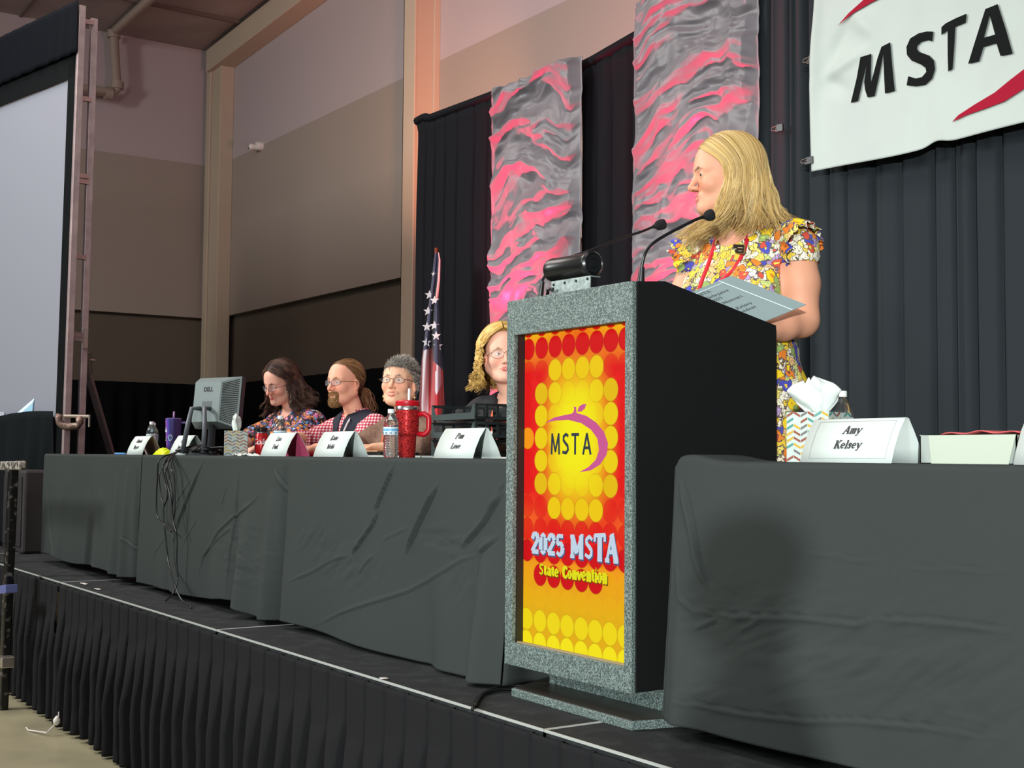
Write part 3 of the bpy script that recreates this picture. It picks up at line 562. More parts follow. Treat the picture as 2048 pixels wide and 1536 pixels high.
cloth(*xs4, .85, 'charcoal tablecloth on the nearest table at right, with a rounded corner', 13, creases=[(c4_[0], .012, .014), (c4_[1], .013, .012), (c4_[2], .011, .012), (c4_[3], .022, .022), (c4_[4], .007, .005), (c4_[5], .015, .014), (c4_[6], .012, .014), (c4_[7], .01, .010), (c4_[8], .007, .005), (c4_[9], .007, .004)],
      crink=[(px2(1500), 1.16, .28, .09, .35, .013), (px2(1830), 1.12, .3, .13, .55, .014), (px2(1430), .95, .12, .06, .3, .012), (px2(1950), 1.05, .25, .12, .8, .012), (px2(1650), 1.1, .25, .12, .3, .010)], folds=[(xs4[0]+.05, .05, .03, .3)], ymod=.03,
      bunch=lambda X: .018*np.exp(-((X-xs4[0]-.06)/.09)**2)-.02*np.exp(-((X-xs4[0])/.012)**2), hemfn=lambda X: .0*X)
GL = {'d': [(4.9, 0, 4.9, 10.2, 1.8), (3.5, 10.2, 4.9, 10.2, 1), (4.7, 5.6, 2.9, 6.6, 1), (1.2, 5, 1.2, 1.6, 1.9), (2.9, 6.6, 1.4, 5.4, 1.2), (4.7, .6, 2.9, 0, 1), (2.9, 0, 1.4, 1.2, 1.2), (4.9, 0, 6.4, 0, 1)], 'p': [(1.5, -3, 1.5, 6.4, 1.8), (0, 6.4, 1.5, 6.4, 1), (.2, -3, 3, -3, 1), (1.6, 5.6, 3.4, 6.6, 1), (5, 5, 5, 1.6, 1.9), (3.4, 6.6, 4.9, 5.4, 1.2), (1.6, .6, 3.4, 0, 1), (3.4, 0, 4.9, 1.2, 1.2)],   # slab letters as strokes on a 10-unit grid: (x0,y0,x1,y1,weight)
 'A': [(1, 0, 4.5, 10, 1), (4.5, 10, 8, 0, 2), (2.6, 3.4, 6.8, 3.4, 1), (-.3, 0, 2.6, 0, 1), (6.2, 0, 9.4, 0, 1)], 'K': [(1.7, 0, 1.7, 10, 2), (1.8, 4.5, 7, 10, 1), (3.4, 5.6, 7.6, 0, 2), (0, 0, 3.5, 0, 1), (0, 10, 3.5, 10, 1), (5.6, 10, 8.6, 10, 1), (6.2, 0, 9, 0, 1)],
 'L': [(1.8, 0, 1.8, 10, 2), (0, 10, 3.6, 10, 1), (0, 0, 7, 0, 1), (6.8, 0, 6.8, 2.6, 1)], 'P': [(1.8, 0, 1.8, 10, 2), (0, 0, 3.8, 0, 1), (0, 10, 5.5, 10, 1), (5.5, 10, 7.3, 8.6, 1.6), (7.3, 8.6, 7.3, 6.6, 2), (7.3, 6.6, 5.5, 5, 1.6), (5.5, 5, 2, 5, 1)],
 'W': [(1, 10, 3, 0, 2), (3, 0, 5.2, 8, 1), (5.2, 8, 7.4, 0, 2), (7.4, 0, 9.4, 10, 1), (-.4, 10, 2.6, 10, 1), (8, 10, 10.6, 10, 1)], 'H': [(1.7, 0, 1.7, 10, 2), (7.3, 0, 7.3, 10, 2), (1.7, 5, 7.3, 5, 1), (0, 0, 3.3, 0, 1), (0, 10, 3.3, 10, 1), (5.7, 0, 9, 0, 1), (5.7, 10, 9, 10, 1)],
 'F': [(1.8, 0, 1.8, 10, 2), (0, 0, 3.8, 0, 1), (0, 10, 7, 10, 1), (6.9, 10, 6.9, 7.6, 1), (1.8, 5, 5, 5, 1)], 'R': [(1.8, 0, 1.8, 10, 2), (0, 0, 3.8, 0, 1), (0, 10, 5.5, 10, 1), (5.5, 10, 7, 8.6, 1.6), (7, 8.6, 7, 6.6, 2), (7, 6.6, 5.5, 5, 1.6), (5.5, 5, 2, 5, 1), (4.6, 5, 7.4, 0, 2), (6.4, 0, 8.8, 0, 1)],
 'J': [(4.6, 10, 4.6, 2, 2), (4.6, 2, 3, 0, 1.5), (3, 0, 1, .6, 1), (1, .6, .6, 2.4, 1.5), (2.6, 10, 6.6, 10, 1)], 'D': [(1.8, 0, 1.8, 10, 2), (0, 0, 5, 0, 1), (0, 10, 5, 10, 1), (5, 10, 7.6, 8, 1.5), (7.6, 8, 7.6, 2, 2), (7.6, 2, 5, 0, 1.5)],
 'M': [(1.4, 0, 1.4, 10, 1.4), (1.4, 10, 5, 2, 2), (5, 2, 8.6, 10, 1), (8.6, 10, 8.6, 0, 2), (0, 0, 3, 0, 1), (0, 10, 2, 10, 1), (7, 0, 10.2, 0, 1), (8.4, 10, 10.2, 10, 1)],
 'a': [(5, 6.4, 5, .2, 2), (1.5, 6.2, 4.6, 6.6, 1.2), (5, 3.8, 1.6, 3.2, 1), (1.2, 3, 1.2, 1, 1.8), (1.4, .6, 4.6, .6, 1), (5, .2, 6.6, .2, 1)], 'm': [(1.5, 0, 1.5, 6.4, 1.8), (0, 6.4, 1.5, 6.4, 1), (1.7, 5.4, 3.2, 6.6, 1), (4.6, 6, 4.6, 0, 2), (3, 6.5, 4.6, 6.3, 1.2), (4.8, 5.4, 6.4, 6.6, 1), (7.7, 6, 7.7, 0, 2), (6.3, 6.5, 7.7, 6.3, 1.2), (.3, 0, 2.8, 0, 1), (3.6, 0, 5.8, 0, 1), (6.7, 0, 9, 0, 1)],
 'y': [(1.2, 6.4, 3.8, .4, 2), (6.4, 6.4, 3, -2.4, 1), (3, -2.4, 1, -2.8, 1.2), (-.2, 6.4, 2.6, 6.4, 1), (5.2, 6.4, 7.4, 6.4, 1)], 'e': [(1.1, 5, 1.1, 1.6, 1.9), (1.3, 5.4, 3, 6.6, 1.2), (3, 6.6, 4.6, 6.2, 1.2), (5.1, 5.6, 5.1, 3.6, 1.6), (5, 3.4, 1.4, 3.4, .9), (1.3, 1.2, 3, .1, 1.2), (3, .1, 5.2, 1, 1)],
 'l': [(1.7, 0, 1.7, 10.2, 1.9), (.2, 10.2, 1.7, 10.2, 1), (.2, 0, 3.2, 0, 1)], 's': [(4.6, 5.4, 3, 6.6, 1.2), (3, 6.6, 1.2, 5.4, 1.5), (1.2, 5.2, 4.4, 2.2, 1.9), (4.4, 1.8, 3, 0, 1.4), (3, 0, 1, .8, 1.2), (4.7, 6.8, 4.7, 4.8, .8), (.9, 0, .9, 2, .8)],
 'o': [(1.1, 4.8, 1.1, 1.8, 1.9), (5.1, 4.8, 5.1, 1.8, 1.9), (1.3, 5.6, 3.1, 6.6, 1.1), (3.1, 6.6, 4.9, 5.6, 1.1), (1.3, 1, 3.1, 0, 1.1), (3.1, 0, 4.9, 1, 1.1)], 'w': [(1, 6.4, 2.6, 0, 1.9), (2.6, 0, 4.2, 5, 1), (4.2, 5, 5.8, 0, 1.9), (5.8, 0, 7.6, 6.4, 1), (-.2, 6.4, 2.4, 6.4, 1), (6.4, 6.4, 8.6, 6.4, 1)],
 't': [(2, 8.4, 2, .8, 1.9), (0.2, 6.4, 4, 6.4, 1), (2.2, .3, 4.2, .9, 1)], 'i': [(1.7, 0, 1.7, 6.4, 1.9), (.3, 6.4, 1.7, 6.4, 1), (.3, 0, 3.2, 0, 1), (1.5, 8.8, 1.9, 8.8, 2)], 'b': [(1.4, 0, 1.4, 10.2, 1.8), (0, 10.2, 1.4, 10.2, 1), (1.6, 5.6, 3.4, 6.6, 1), (5, 5, 5, 1.6, 1.9), (3.4, 6.6, 4.9, 5.4, 1.2), (1.6, .6, 3.4, 0, 1), (3.4, 0, 4.9, 1.2, 1.2)],
 'n': [(1.5, 0, 1.5, 6.4, 1.8), (0, 6.4, 1.5, 6.4, 1), (1.7, 5.4, 3.4, 6.6, 1), (4.9, 5.8, 4.9, 0, 2), (3.3, 6.5, 4.9, 6.2, 1.2), (.3, 0, 2.8, 0, 1), (3.8, 0, 6.2, 0, 1)], 'k': [(1.5, 0, 1.5, 10.2, 1.8), (0, 10.2, 1.5, 10.2, 1), (1.6, 2.8, 4.6, 6.4, 1), (2.6, 3.8, 5.2, 0, 1.9), (.3, 0, 2.8, 0, 1), (4, 0, 6.4, 0, 1), (3.6, 6.4, 5.8, 6.4, 1)],
 'u': [(1.5, 6.4, 1.5, 1, 1.9), (1.7, .6, 3.6, 0, 1.1), (4.9, 6.4, 4.9, 0, 1.9), (0, 6.4, 1.5, 6.4, 1), (3.6, 6.4, 4.9, 6.4, 1), (4.9, 0, 6.4, 0, 1)], 'h': [(1.5, 0, 1.5, 10.2, 1.8), (0, 10.2, 1.5, 10.2, 1), (1.7, 5.4, 3.4, 6.6, 1), (4.9, 5.8, 4.9, 0, 2), (.3, 0, 2.8, 0, 1), (3.8, 0, 6.2, 0, 1)],
 'r': [(1.5, 0, 1.5, 6.4, 1.9), (0, 6.4, 1.5, 6.4, 1), (.3, 0, 3.2, 0, 1), (1.8, 5, 3.2, 6.5, 1), (3.2, 6.4, 4.6, 5.6, 1.8)], 'g': [(1.1, 5, 1.1, 2.2, 1.8), (4.9, 6.4, 4.9, -1.6, 1.9), (1.4, 5.6, 3.4, 6.6, 1.1), (1.4, 1.4, 3.4, .8, 1.1), (4.7, -2, 2.8, -2.9, 1.2), (2.8, -2.9, 1, -2.2, 1)], 'S': [(6.6, 8.2, 4.2, 10.2, 1.3), (4.2, 10.2, 1.6, 8.2, 1.6), (1.6, 7.4, 6.4, 3, 2), (6.4, 2.2, 4, 0, 1.6), (4, 0, 1.2, 1.4, 1.2), (6.9, 10, 6.9, 7, 1), (1, 0, 1, 3, 1)],
 'T': [(4.4, 0, 4.4, 10, 2), (.4, 10, 8.4, 10, 1), (.5, 10, .5, 7.6, 1), (8.3, 10, 8.3, 7.6, 1), (2.8, 0, 6, 0, 1)], '2': [(1.2, 7.4, 2.4, 10, 1.6), (2.4, 10, 5, 10, 1.4), (5, 10, 6, 7.6, 1.8), (6, 7.2, 1, .6, 1.5), (1, .4, 6.4, .4, 1.4)], '5': [(1.6, 10, 5.8, 10, 1.2), (1.6, 10, 1.4, 5.6, 1.1), (1.4, 5.6, 4, 6.4, 1.2), (4, 6.4, 5.8, 4.4, 1.6), (5.8, 4, 5.2, 1.2, 1.8), (5.2, 1, 3, 0, 1.3), (3, 0, 1, 1.2, 1.2)], '0': [(1.1, 8, 1.1, 2, 1.9), (5.3, 8, 5.3, 2, 1.9), (1.4, 8.8, 3.2, 10.2, 1.1), (3.2, 10.2, 5, 8.8, 1.1), (1.4, 1.2, 3.2, 0, 1.1), (3.2, 0, 5, 1.2, 1.1)]}
GW = {'A': 10, 'K': 9.6, 'L': 8.2, 'P': 8.6, 'W': 10.6, 'H': 9.8, 'F': 8, 'R': 9.4, 'J': 7, 'D': 9.2, 'M': 10.8, 'm': 9.8, 'y': 7.4, 'w': 8.6, 'l': 3.9, 'i': 3.9, 't': 4.8, 'S': 8.2, 'T': 9, ' ': 5, 's': 6, '2': 7.4, '5': 7.4, '0': 6.8}
def slab(txt, h, fn, shear=.14, mb=None, wt=.85, th=.0004):   # centred on x=0
    mb = mb or MB(); k = h/10; W = sum(GW.get(c, 7) for c in txt); cx = -W/2
    for c in txt:
        for x0, y0, x1, y1, w_ in GL.get(c, []):
            dx, dy = x1-x0, y1-y0; L_ = math.hypot(dx, dy) or 1; e = .25; dx /= L_; dy /= L_; hw = w_*wt/2
            q = [(x0-dx*e-dy*hw, y0-dy*e+dx*hw), (x0-dx*e+dy*hw, y0-dy*e-dx*hw), (x1+dx*e+dy*hw, y1+dy*e-dx*hw), (x1+dx*e-dy*hw, y1+dy*e+dx*hw)]
            mb.add([fn((cx+a+b*shear)*k, b*k, th) for a, b in q], [(0, 1, 2, 3)])
        cx += GW.get(c, 7)
    return mb
# ================================================================== LECTERN
YLF = 2.40; lx0, lx1 = -3.529, -2.885
m_gran = M('granite_paint', (62, 74, 72), .5, noise=(230, (134, 150, 146), 5, .42, .68), bump=(260, .35)); m_lblk = M('lectern_black', (20, 20, 21), .6, bump=(120, .1), spec=.2); m_dkbase = M('dark_laminate', (46, 42, 36), .35)
lt = thing('lectern', 'tall lectern with grey speckled frame, black sides and a bright red and yellow front', 'lectern', ((lx0+lx1)/2, 2.7, S))
prof = [(2.402, .905), (2.402, 2.082), (2.51, 2.092), (2.968, 1.990), (2.968, .905)]
for nm_, xx in (('side_panel', lx1-.02), ('side_panel', lx0)):
    mb = MB().poly(prof, lambda y, z, d: V((xx+d, y, z)), .02); obj(nm_, mb, m_lblk, lt, bevel=.002)
ox0, ox1 = pY(1034, 900, YLF).x, pY(1257, 900, YLF).x; oz0, oz1 = .976, 1.968
mb = MB().box((lx0, 2.385, .903), (ox0, YLF+.001, 2.083)).box((ox1, 2.385, .903), (lx1, YLF+.001, 2.083)).box((ox0, 2.385, .903), (ox1, YLF+.001, oz0)).box((ox0, 2.385, oz1), (ox1, YLF+.001, 2.083))
obj('front_frame', mb, m_gran, lt, bevel=.002)
obj('top_panel', MB().hexa([(lx0+.02, 2.402, 2.06), (lx1-.02, 2.402, 2.06), (lx1-.02, 2.51, 2.07), (lx0+.02, 2.51, 2.07), (lx0+.02, 2.402, 2.082), (lx1-.02, 2.402, 2.082), (lx1-.02, 2.51, 2.091), (lx0+.02, 2.51, 2.091)]), m_lblk, lt)
obj('reading_surface', MB().hexa([(lx0+.02, 2.51, 2.03), (lx1-.02, 2.51, 2.03), (lx1-.02, 2.96, 1.93), (lx0+.02, 2.96, 1.93), (lx0+.02, 2.51, 2.05), (lx1-.02, 2.51, 2.05), (lx1-.02, 2.96, 1.95), (lx0+.02, 2.96, 1.95)]), m_lblk, lt)
obj('bottom_panel', MB().box((lx0+.02, 2.402, .905), (lx1-.02, 2.96, .925)), m_lblk, lt)
YP = pX(1048, 900, ox0).y
obj('recess', MB().box((ox0, YLF+.001, oz0-.002), (ox0+.002, YP+.02, oz1)).box((ox1-.002, YLF+.001, oz0), (ox1, YP+.02, oz1)).box((ox0, YLF+.001, oz0-.002), (ox1, YP+.02, oz0)).box((ox0, YLF+.001, oz1), (ox1, YP+.02, oz1+.002)), M('recess_dark', (26, 25, 24), .5), lt)
obj('recess_lip', MB().box((ox0+.01, YLF-.002, oz0-.002), (ox1, YLF+.012, oz0+.004)), M('worn_lip', (150, 130, 100), .5), lt)
# pedestal and foot
pf = pY(1098, 1382, 2.52)
obj('pedestal', MB().box((pf.x, 2.52, S+.02), (-2.80, 2.86, .905)), m_gran, lt, bevel=.003)
bl, brr = pZ(1026, 1392, S), pZ(1262, 1462, S)
obj('foot', MB().hexa([(bl.x, 2.368, S), (brr.x, 2.356, S), (-2.79, 2.62, S), (-3.72, 2.90, S), (bl.x, 2.368, S+.026), (brr.x, 2.356, S+.026), (-2.79, 2.62, S+.026), (-3.72, 2.90, S+.026)]), [m_gran, m_dkbase], lt, bevel=.003)
obj('foot_top', MB().hexa([(bl.x+.01, 2.376, S+.026), (brr.x-.006, 2.364, S+.026), (-2.80, 2.61, S+.026), (-3.71, 2.88, S+.026), (bl.x+.01, 2.376, S+.029), (brr.x-.006, 2.364, S+.029), (-2.80, 2.61, S+.029), (-3.71, 2.88, S+.029)]), m_dkbase, lt)
# lit front sheet: coloured discs
sx0, sx1 = ox0-.002, pY(1257, 900, YP).x+.03; sz0, sz1 = pY(1150, 1311, YP).z-.02, oz1+.01
nx, nz = 400, 720; xs = np.linspace(sx0, sx1, nx); zs = np.linspace(sz1, sz0, nz); X, Z = np.meshgrid(xs, zs, indexing='ij')
cX = [pY(x, 900, YP).x for x in (1055.5, 1082, 1109, 1136, 1164, 1192, 1221, 1251)]; rowpx = [636, 684, 733, 781, 828, 875, 923, 971, 1021, 1068, 1116, 1165, 1213, 1263, 1311, 1359]
cZ = [pY(1192, y, YP).z for y in rowpx]; rad = (cX[5]-cX[2])/6*.985
cx_, cz_ = pY(1152, 875, YP).x, pY(1152, 875, YP).z
def C_(r, g, b): return np.array(lin((r, g, b)))
t_ = np.clip((sz1-Z)/(sz1-sz0), 0, 1)[..., None]; un = ((X-sx0)/(sx1-sx0))[..., None]
side_ = np.abs(un-.5)*2
bg = C_(232, 20, 16)*(1-t_*0)+0*un
topg = np.clip(1-t_/.13, 0, 1)*np.clip(.35+side_, 0, 1); bg = bg*(1-topg)+C_(246, 180, 20)*topg
dist = (((np.abs(X-cx_)/.175)**2.6+(np.abs(Z-cz_)/.26)**2.6)**(1/2.6))[..., None]
g1 = np.clip(1.25-dist, 0, 1)**.8; g1 = g1*g1*(3-2*g1); bg = bg*(1-g1)+C_(236, 190, 8)*g1
g2 = np.clip(1.0-dist/.9, 0, 1); bg = bg*(1-g2)+C_(246, 240, 20)*g2
zo = pY(1150, 1125, YP).z; lo = np.clip((zo-Z)/.02+.5, 0, 1)[..., None]; low_mix = np.clip((zo-Z)/(zo-sz0), 0, 1)[..., None]
lowc = C_(240, 150, 14)*(1-np.clip(low_mix*2, 0, 1))+C_(226, 172, 8)*np.clip(low_mix*2, 0, 1); bg = bg*(1-lo)+lowc*lo
mo = np.exp(-(((Z-pY(1150, 1050, YP).z)/.06)**2))[..., None]*np.clip(side_*1.6-.6, 0, 1); bg = bg*(1-mo)+C_(246, 110, 30)*mo
pic = bg.copy(); aa = .0012
def disc(c, r, colr, edge=True, mix=1):
    global pic
    d = np.hypot(X-cX[c], Z-cZ[r])
    k = np.clip((rad-d)/aa+.5, 0, 1)[..., None]*mix; pic = pic*(1-k)+colr*k
    if edge:
        e = (np.exp(-((d-rad)/.0012)**2)*.45*mix)[..., None]; pic = pic*(1-e)+colr*.35*e
RED, RED2 = C_(212, 8, 10), C_(222, 10, 12); YE = C_(236, 204, 4); GO = C_(228, 186, 2); BR = C_(240, 232, 10); PA = C_(238, 214, 12)
for r in range(16):
    for c in range(8):
        if r in (0, 1): disc(c, r, RED, r == 1 or True, 1 if 0 < 8 else 1)
        elif r in (2, 8):
            if 2 <= c <= 5: disc(c, r, GO*.55+YE*.5)
            else: disc(c, r, RED2, mix=.6)
        elif r in (3, 7): 
            if c in (1, 6): disc(c, r, GO)
            elif 2 <= c <= 5: disc(c, r, BR*.5+YE*.5, mix=.75 if c in (2, 5) else .4)
            else: disc(c, r, RED2, mix=.55)
        elif r in (4, 5, 6):
            if c in (1, 6): disc(c, r, YE)
            elif c in (2, 3, 4, 5): disc(c, r, BR, False, .35)
            elif r == 5 and c == 0: disc(c, r, C_(246, 150, 10))
            else: disc(c, r, RED2, mix=.5)
        elif r == 9: disc(c, r, RED2, mix=.8)
        elif r == 10: disc(c, r, C_(206, 4, 14))
        elif r == 11:
            if 1 <= c <= 5: disc(c, r, C_(204, 0, 14))
            elif c > 5 or c == 0: disc(c, r, C_(238, 176, 6), False, .25)
        elif r == 12: disc(c, r, C_(236, 180, 4), False, .35)
        elif r == 13: disc(c, r, PA, True, .95)
        else: disc(c, r, C_(244, 228, 16), True, .95)
# half-visible row 10 discs at the sides stay red; glow in the middle
mid = (np.clip(1.0-dist/.62, 0, 1)**.5)*.85; pic = pic*(1-mid)+C_(244, 238, 14)*mid
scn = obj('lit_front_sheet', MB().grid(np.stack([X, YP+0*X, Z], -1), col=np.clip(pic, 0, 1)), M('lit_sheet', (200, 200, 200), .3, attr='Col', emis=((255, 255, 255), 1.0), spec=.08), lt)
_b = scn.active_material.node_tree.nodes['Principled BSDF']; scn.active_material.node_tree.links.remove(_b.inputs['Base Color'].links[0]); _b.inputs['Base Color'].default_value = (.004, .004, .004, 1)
def lp(x, y, d=0): p = pY(x, y, YP-.003); return (p.x, YP-.003-d, p.z)
def lfn(x0, y0, s=1):
    o = pY(x0, y0, YP-.003); return lambda a, b, d: (o.x+a, YP-.003-d, o.z+b)
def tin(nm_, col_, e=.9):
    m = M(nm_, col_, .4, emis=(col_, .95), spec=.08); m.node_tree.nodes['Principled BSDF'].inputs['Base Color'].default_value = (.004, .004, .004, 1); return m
GS = {'M': [(.8, 0, 1.4, 10, 1.9), (1.4, 9.6, 4.4, 1.2, 1.7), (4.4, 1.2, 7.4, 9.6, 1.7), (7.4, 10, 8, 0, 1.9)], 'S': [(6, 8.9, 4, 9.7, 1.7), (4, 9.7, 1.9, 8.6, 1.8), (1.9, 8.6, 1.7, 6.8, 1.8), (1.7, 6.8, 3.6, 5.3, 1.8), (3.6, 5.3, 5.6, 4, 1.9), (5.6, 4, 6, 2, 1.9), (6, 2, 4.2, .5, 1.8), (4.2, .5, 1, .9, 1.7)], 'T': [(3.6, 0, 3.6, 9.6, 2), (.4, 9.5, 6.8, 9.5, 1.7)], 'A': [(.6, 0, 3.9, 9.8, 1.9), (3.9, 9.8, 7.2, 0, 1.9), (1.8, 3, 6, 3, 1.6)]}
mb = MB(); fo = lfn(1143, 908); cx_l = -.108
for c in 'MSTA':
    for x0, y0, x1, y1, w_ in GS[c]:
        dx, dy = x1-x0, y1-y0; L_ = math.hypot(dx, dy); dx /= L_; dy /= L_; hw_ = w_/2*.9; kx, ky = .0056, .0068; e = .3
        q = [(x0-dx*e-dy*hw_, y0-dy*e+dx*hw_), (x0-dx*e+dy*hw_, y0-dy*e-dx*hw_), (x1+dx*e+dy*hw_, y1+dy*e-dx*hw_), (x1+dx*e-dy*hw_, y1+dy*e+dx*hw_)]
        mb.add([fo(cx_l+a*kx, b*ky*.93, .001) for a, b in q], [(0, 1, 2, 3)])
    cx_l += .0575 if c != 'S' else .050
obj('logo_letters', mb, tin('logo_ink', (52, 60, 70)), scn)
C8 = lambda pts: [(1000+x/3.0725, 620+y/3.0725) for x, y in pts]
crescent = C8([(283, 692), (330, 662), (400, 645), (440, 638), (452, 628), (458, 610), (453, 593), (468, 596), (470, 632), (530, 650), (590, 690), (640, 750), (664, 820), (655, 890), (615, 950), (560, 985), (487, 997), (545, 965), (590, 920), (610, 860), (600, 790), (560, 735), (500, 695), (420, 675), (340, 680)])
leaf = C8([(476, 625), (485, 595), (505, 580), (530, 577), (522, 605), (500, 625)])
obj('logo_swoosh', MB().poly(crescent, lp, .0008).poly(leaf, lp, .0008), tin('logo_magenta', (206, 88, 148)), scn)
# headline: curved block letters with a blue shadow
def warp(x0, y0, amp, dx=0, dz=0, k=1):
    o = pY(x0, y0, YP-.003)
    def f(a, b, d): q = a/.2; return (o.x+a+dx, YP-.003-d-k*.001, o.z+b*(1+.25*max(q, -.2))+dz-amp*(a)*0)
    return f
W_, SH_ = tin('headline_white', (196, 216, 232), .8), tin('headline_shadow', (70, 90, 130), .5)
a_ = pY(1146, 1108, YP-.003)
GL['V'] = []; GLc = {'S': [(6.6, 8.3, 4.4, 9.6, .9), (4.4, 9.6, 2.2, 8.5, 1), (2.2, 8.5, 2.1, 6.7, 1.1), (2.1, 6.7, 4.2, 5.2, 1.1), (4.2, 5.2, 6.1, 3.6, 1.2), (6.1, 3.6, 5.9, 1.5, 1.1), (5.9, 1.5, 4, .4, 1), (4, .4, 1.3, 1.5, .9)], 't': GL['t'], 'C': [(7, 7.6, 5, 10, 1.4), (5, 10, 2.4, 9, 1.6), (2.4, 9, 1.4, 5, 2.2), (1.4, 5, 2.4, 1, 2.2), (2.4, 1, 5, 0, 1.5), (5, 0, 7.2, 2, 1.4)], 'v': [(.8, 6.4, 3.4, 0, 2), (3.4, 0, 6, 6.4, 1.4)]}
GS0 = GL['S']; GL.update(GLc); GW['C'] = 8; GW['v'] = 6.8
def squash(f, sx): return lambda x, y, d: f(x*sx, y, d)
for k, (mt_, dx, dz) in enumerate(((SH_, .0035, -.005), (W_, 0, 0))): obj('headline_2025_msta' if k else 'headline_shadow', slab('2025 MSTA', .062, squash(warp(1147, 1113, 0, dx, dz, 1+k), 1.0), shear=0, wt=1.75), mt_, scn)
for k, (mt_, dx, dz) in enumerate(((tin('subtitle_shadow', (110, 70, 10), .4), .003, -.004), (tin('subtitle_yellow', (228, 226, 20), .75), 0, 0))): obj('subtitle_state_convention' if k else 'subtitle_shadow', slab('State Convention', .035, squash(warp(1146, 1157, 0, dx, dz, 3+k), .98), shear=0, wt=1.75), mt_, scn)
GL['S'] = GS0
# lectern lamp: black tube on a steel bracket
def LY(x, y, Y=2.455): return pY(x, y, Y)
ll = thing('lectern_lamp', 'black cylindrical lamp on a riveted steel bracket on top of the lectern', 'lamp', (LY(1140, 575).x, 2.455, 2.085))
e1, e2 = LY(1103, 541), LY(1184, 527.5)
ax = (e2-e1).normalized(); m_gblk = M('satin_black_metal', (28, 30, 31), .28, metal=.3)
def cylax(a, b, prof, n=28, mi=0):   # prof: (r, t along a->b in metres)
    ax_ = (b-a).normalized(); u_ = ax_.orthogonal().normalized(); v_ = ax_.cross(u_); vs = []
    for r, t in prof:
        for j in range(n): an = 2*PI*j/n; vs.append(a+ax_*t+(u_*math.cos(an)+v_*math.sin(an))*r)
    k = len(prof); fs = [(i*n+j, i*n+(j+1) % n, (i+1)*n+(j+1) % n, (i+1)*n+j) for i in range(k-1) for j in range(n)]+[tuple(range(n))[::-1], tuple((k-1)*n+j for j in range(n))]
    return MB().add(vs, fs, mi)
Lh = (e2-e1).length
obj('lamp_tube', cylax(e1, e2, [(.028, 0), (.036, .003), (.0385, .02), (.037, .03), (.037, Lh-.02), (.0395, Lh-.015), (.0395, Lh)]), m_gblk, ll, smooth=True, ang=35)
obj('end_cap', cylax(e1, e2, [(.0395, Lh), (.0405, Lh+.004), (.034, Lh+.010), (.030, Lh+.006), (.029, Lh+.010), (.016, Lh+.010), (.015, Lh+.007), (.013, Lh+.011), (.001, Lh+.011)]), m_gblk, ll, smooth=True, ang=30)
q = [LY(1103, 564), LY(1181, 551), LY(1180, 571), LY(1104, 584)]; q[2].z = 2.082; q[3].z = 2.082
q = [V((p.x, 2.41 if True else p.y, p.z)) for p in (pY(1103, 563, 2.41), pY(1180, 551, 2.41))]; z0 = 2.082
m_galv = M('galvanised_steel', (165, 178, 174), .4, metal=.6, noise=(60, (130, 142, 140)))
mb = MB().add([(q[0].x, 2.41, z0), (q[1].x, 2.41, z0), (q[1].x, 2.41, q[1].z), (q[0].x, 2.41, q[0].z), (q[0].x, 2.414, z0), (q[1].x, 2.414, z0), (q[1].x, 2.414, q[1].z), (q[0].x, 2.414, q[0].z)], [(0, 1, 2, 3), (7, 6, 5, 4), (0, 4, 5, 1), (1, 5, 6, 2), (2, 6, 7, 3), (3, 7, 4, 0)])
mb.box((q[0].x, 2.41, z0-.001), (q[1].x, 2.47, z0+.003)); mb.box((q[0].x, 2.414, q[0].z-.006), (q[1].x, 2.45, q[0].z-.002)); obj('bracket', mb, m_galv, ll)
for k in range(4):
    x = q[0].x+.012+(q[1].x-q[0].x-.024)*k/3; obj('screw', MB().lathe([(.005, 0), (.004, -.003)], (x, 2.41, q[0].z-.012), 8, axis='y'), m_blk, ll)
g = pY(1107, 578, 2.40); obj('lamp_cable', MB().tube([g, g+V((-.02, -.008, 0)), pY(1096, 583, 2.42), V((pY(1088, 590, 2.45).x, 2.46, 2.086))], .005, 8), m_blk, ll, smooth=True)
# gooseneck microphones
m_foam = M('black_foam', (16, 16, 18), .95, bump=(500, .6))
def mic(pix, ds, hp, hd, label, r=.0045):
    pts = [pD(x, y, d) for (x, y), d in zip(pix, ds)]
    base = V((pts[0].x, pts[0].y, pts[0].z)); t = thing('gooseneck_microphone', label, 'microphone', base, 'microphones on the lectern')
    obj('mic_base', MB().tube([pts[0]+V((0, 0, -.01)), pts[0].lerp(pts[1], .9)], [.011, .008], 12), m_blk, t, smooth=True, ang=40)
    # smooth the neck
    P = pts; out = []
    for i in range(len(P)-1):
        p0, p1, p2, p3 = P[max(i-1, 0)], P[i], P[i+1], P[min(i+2, len(P)-1)]
        for k in range(6):
            s = k/6; out.append(.5*((2*p1)+(p2-p0)*s+(2*p0-5*p1+4*p2-p3)*s*s+(3*p1-p0-3*p2+p3)*s**3))
    out.append(P[-1]); obj('gooseneck', MB().tube(out, r, 10), m_gblk, t, smooth=True)
    a, b = pD(*hp[0], hd), pD(*hp[1], hd); L_ = (b-a).length
    obj('windscreen', cylax(a, b, [(.005, -.012), (.008, -.004), (.013, 0), (.0165, .006), (.018, L_*.5), (.018, L_-.006), (.014, L_), (.004, L_+.003)], 18), m_foam, t, smooth=True)
mic([(1080, 590), (1085, 560), (1104, 536), (1138, 516), (1190, 497), (1250, 474), (1284, 463), (1308, 453)], [4.20, 4.2, 4.22, 4.25, 4.28, 4.32, 4.34, 4.36], ((1312, 452), (1331, 447)), 4.36, 'long gooseneck microphone rising from behind the lectern lamp')
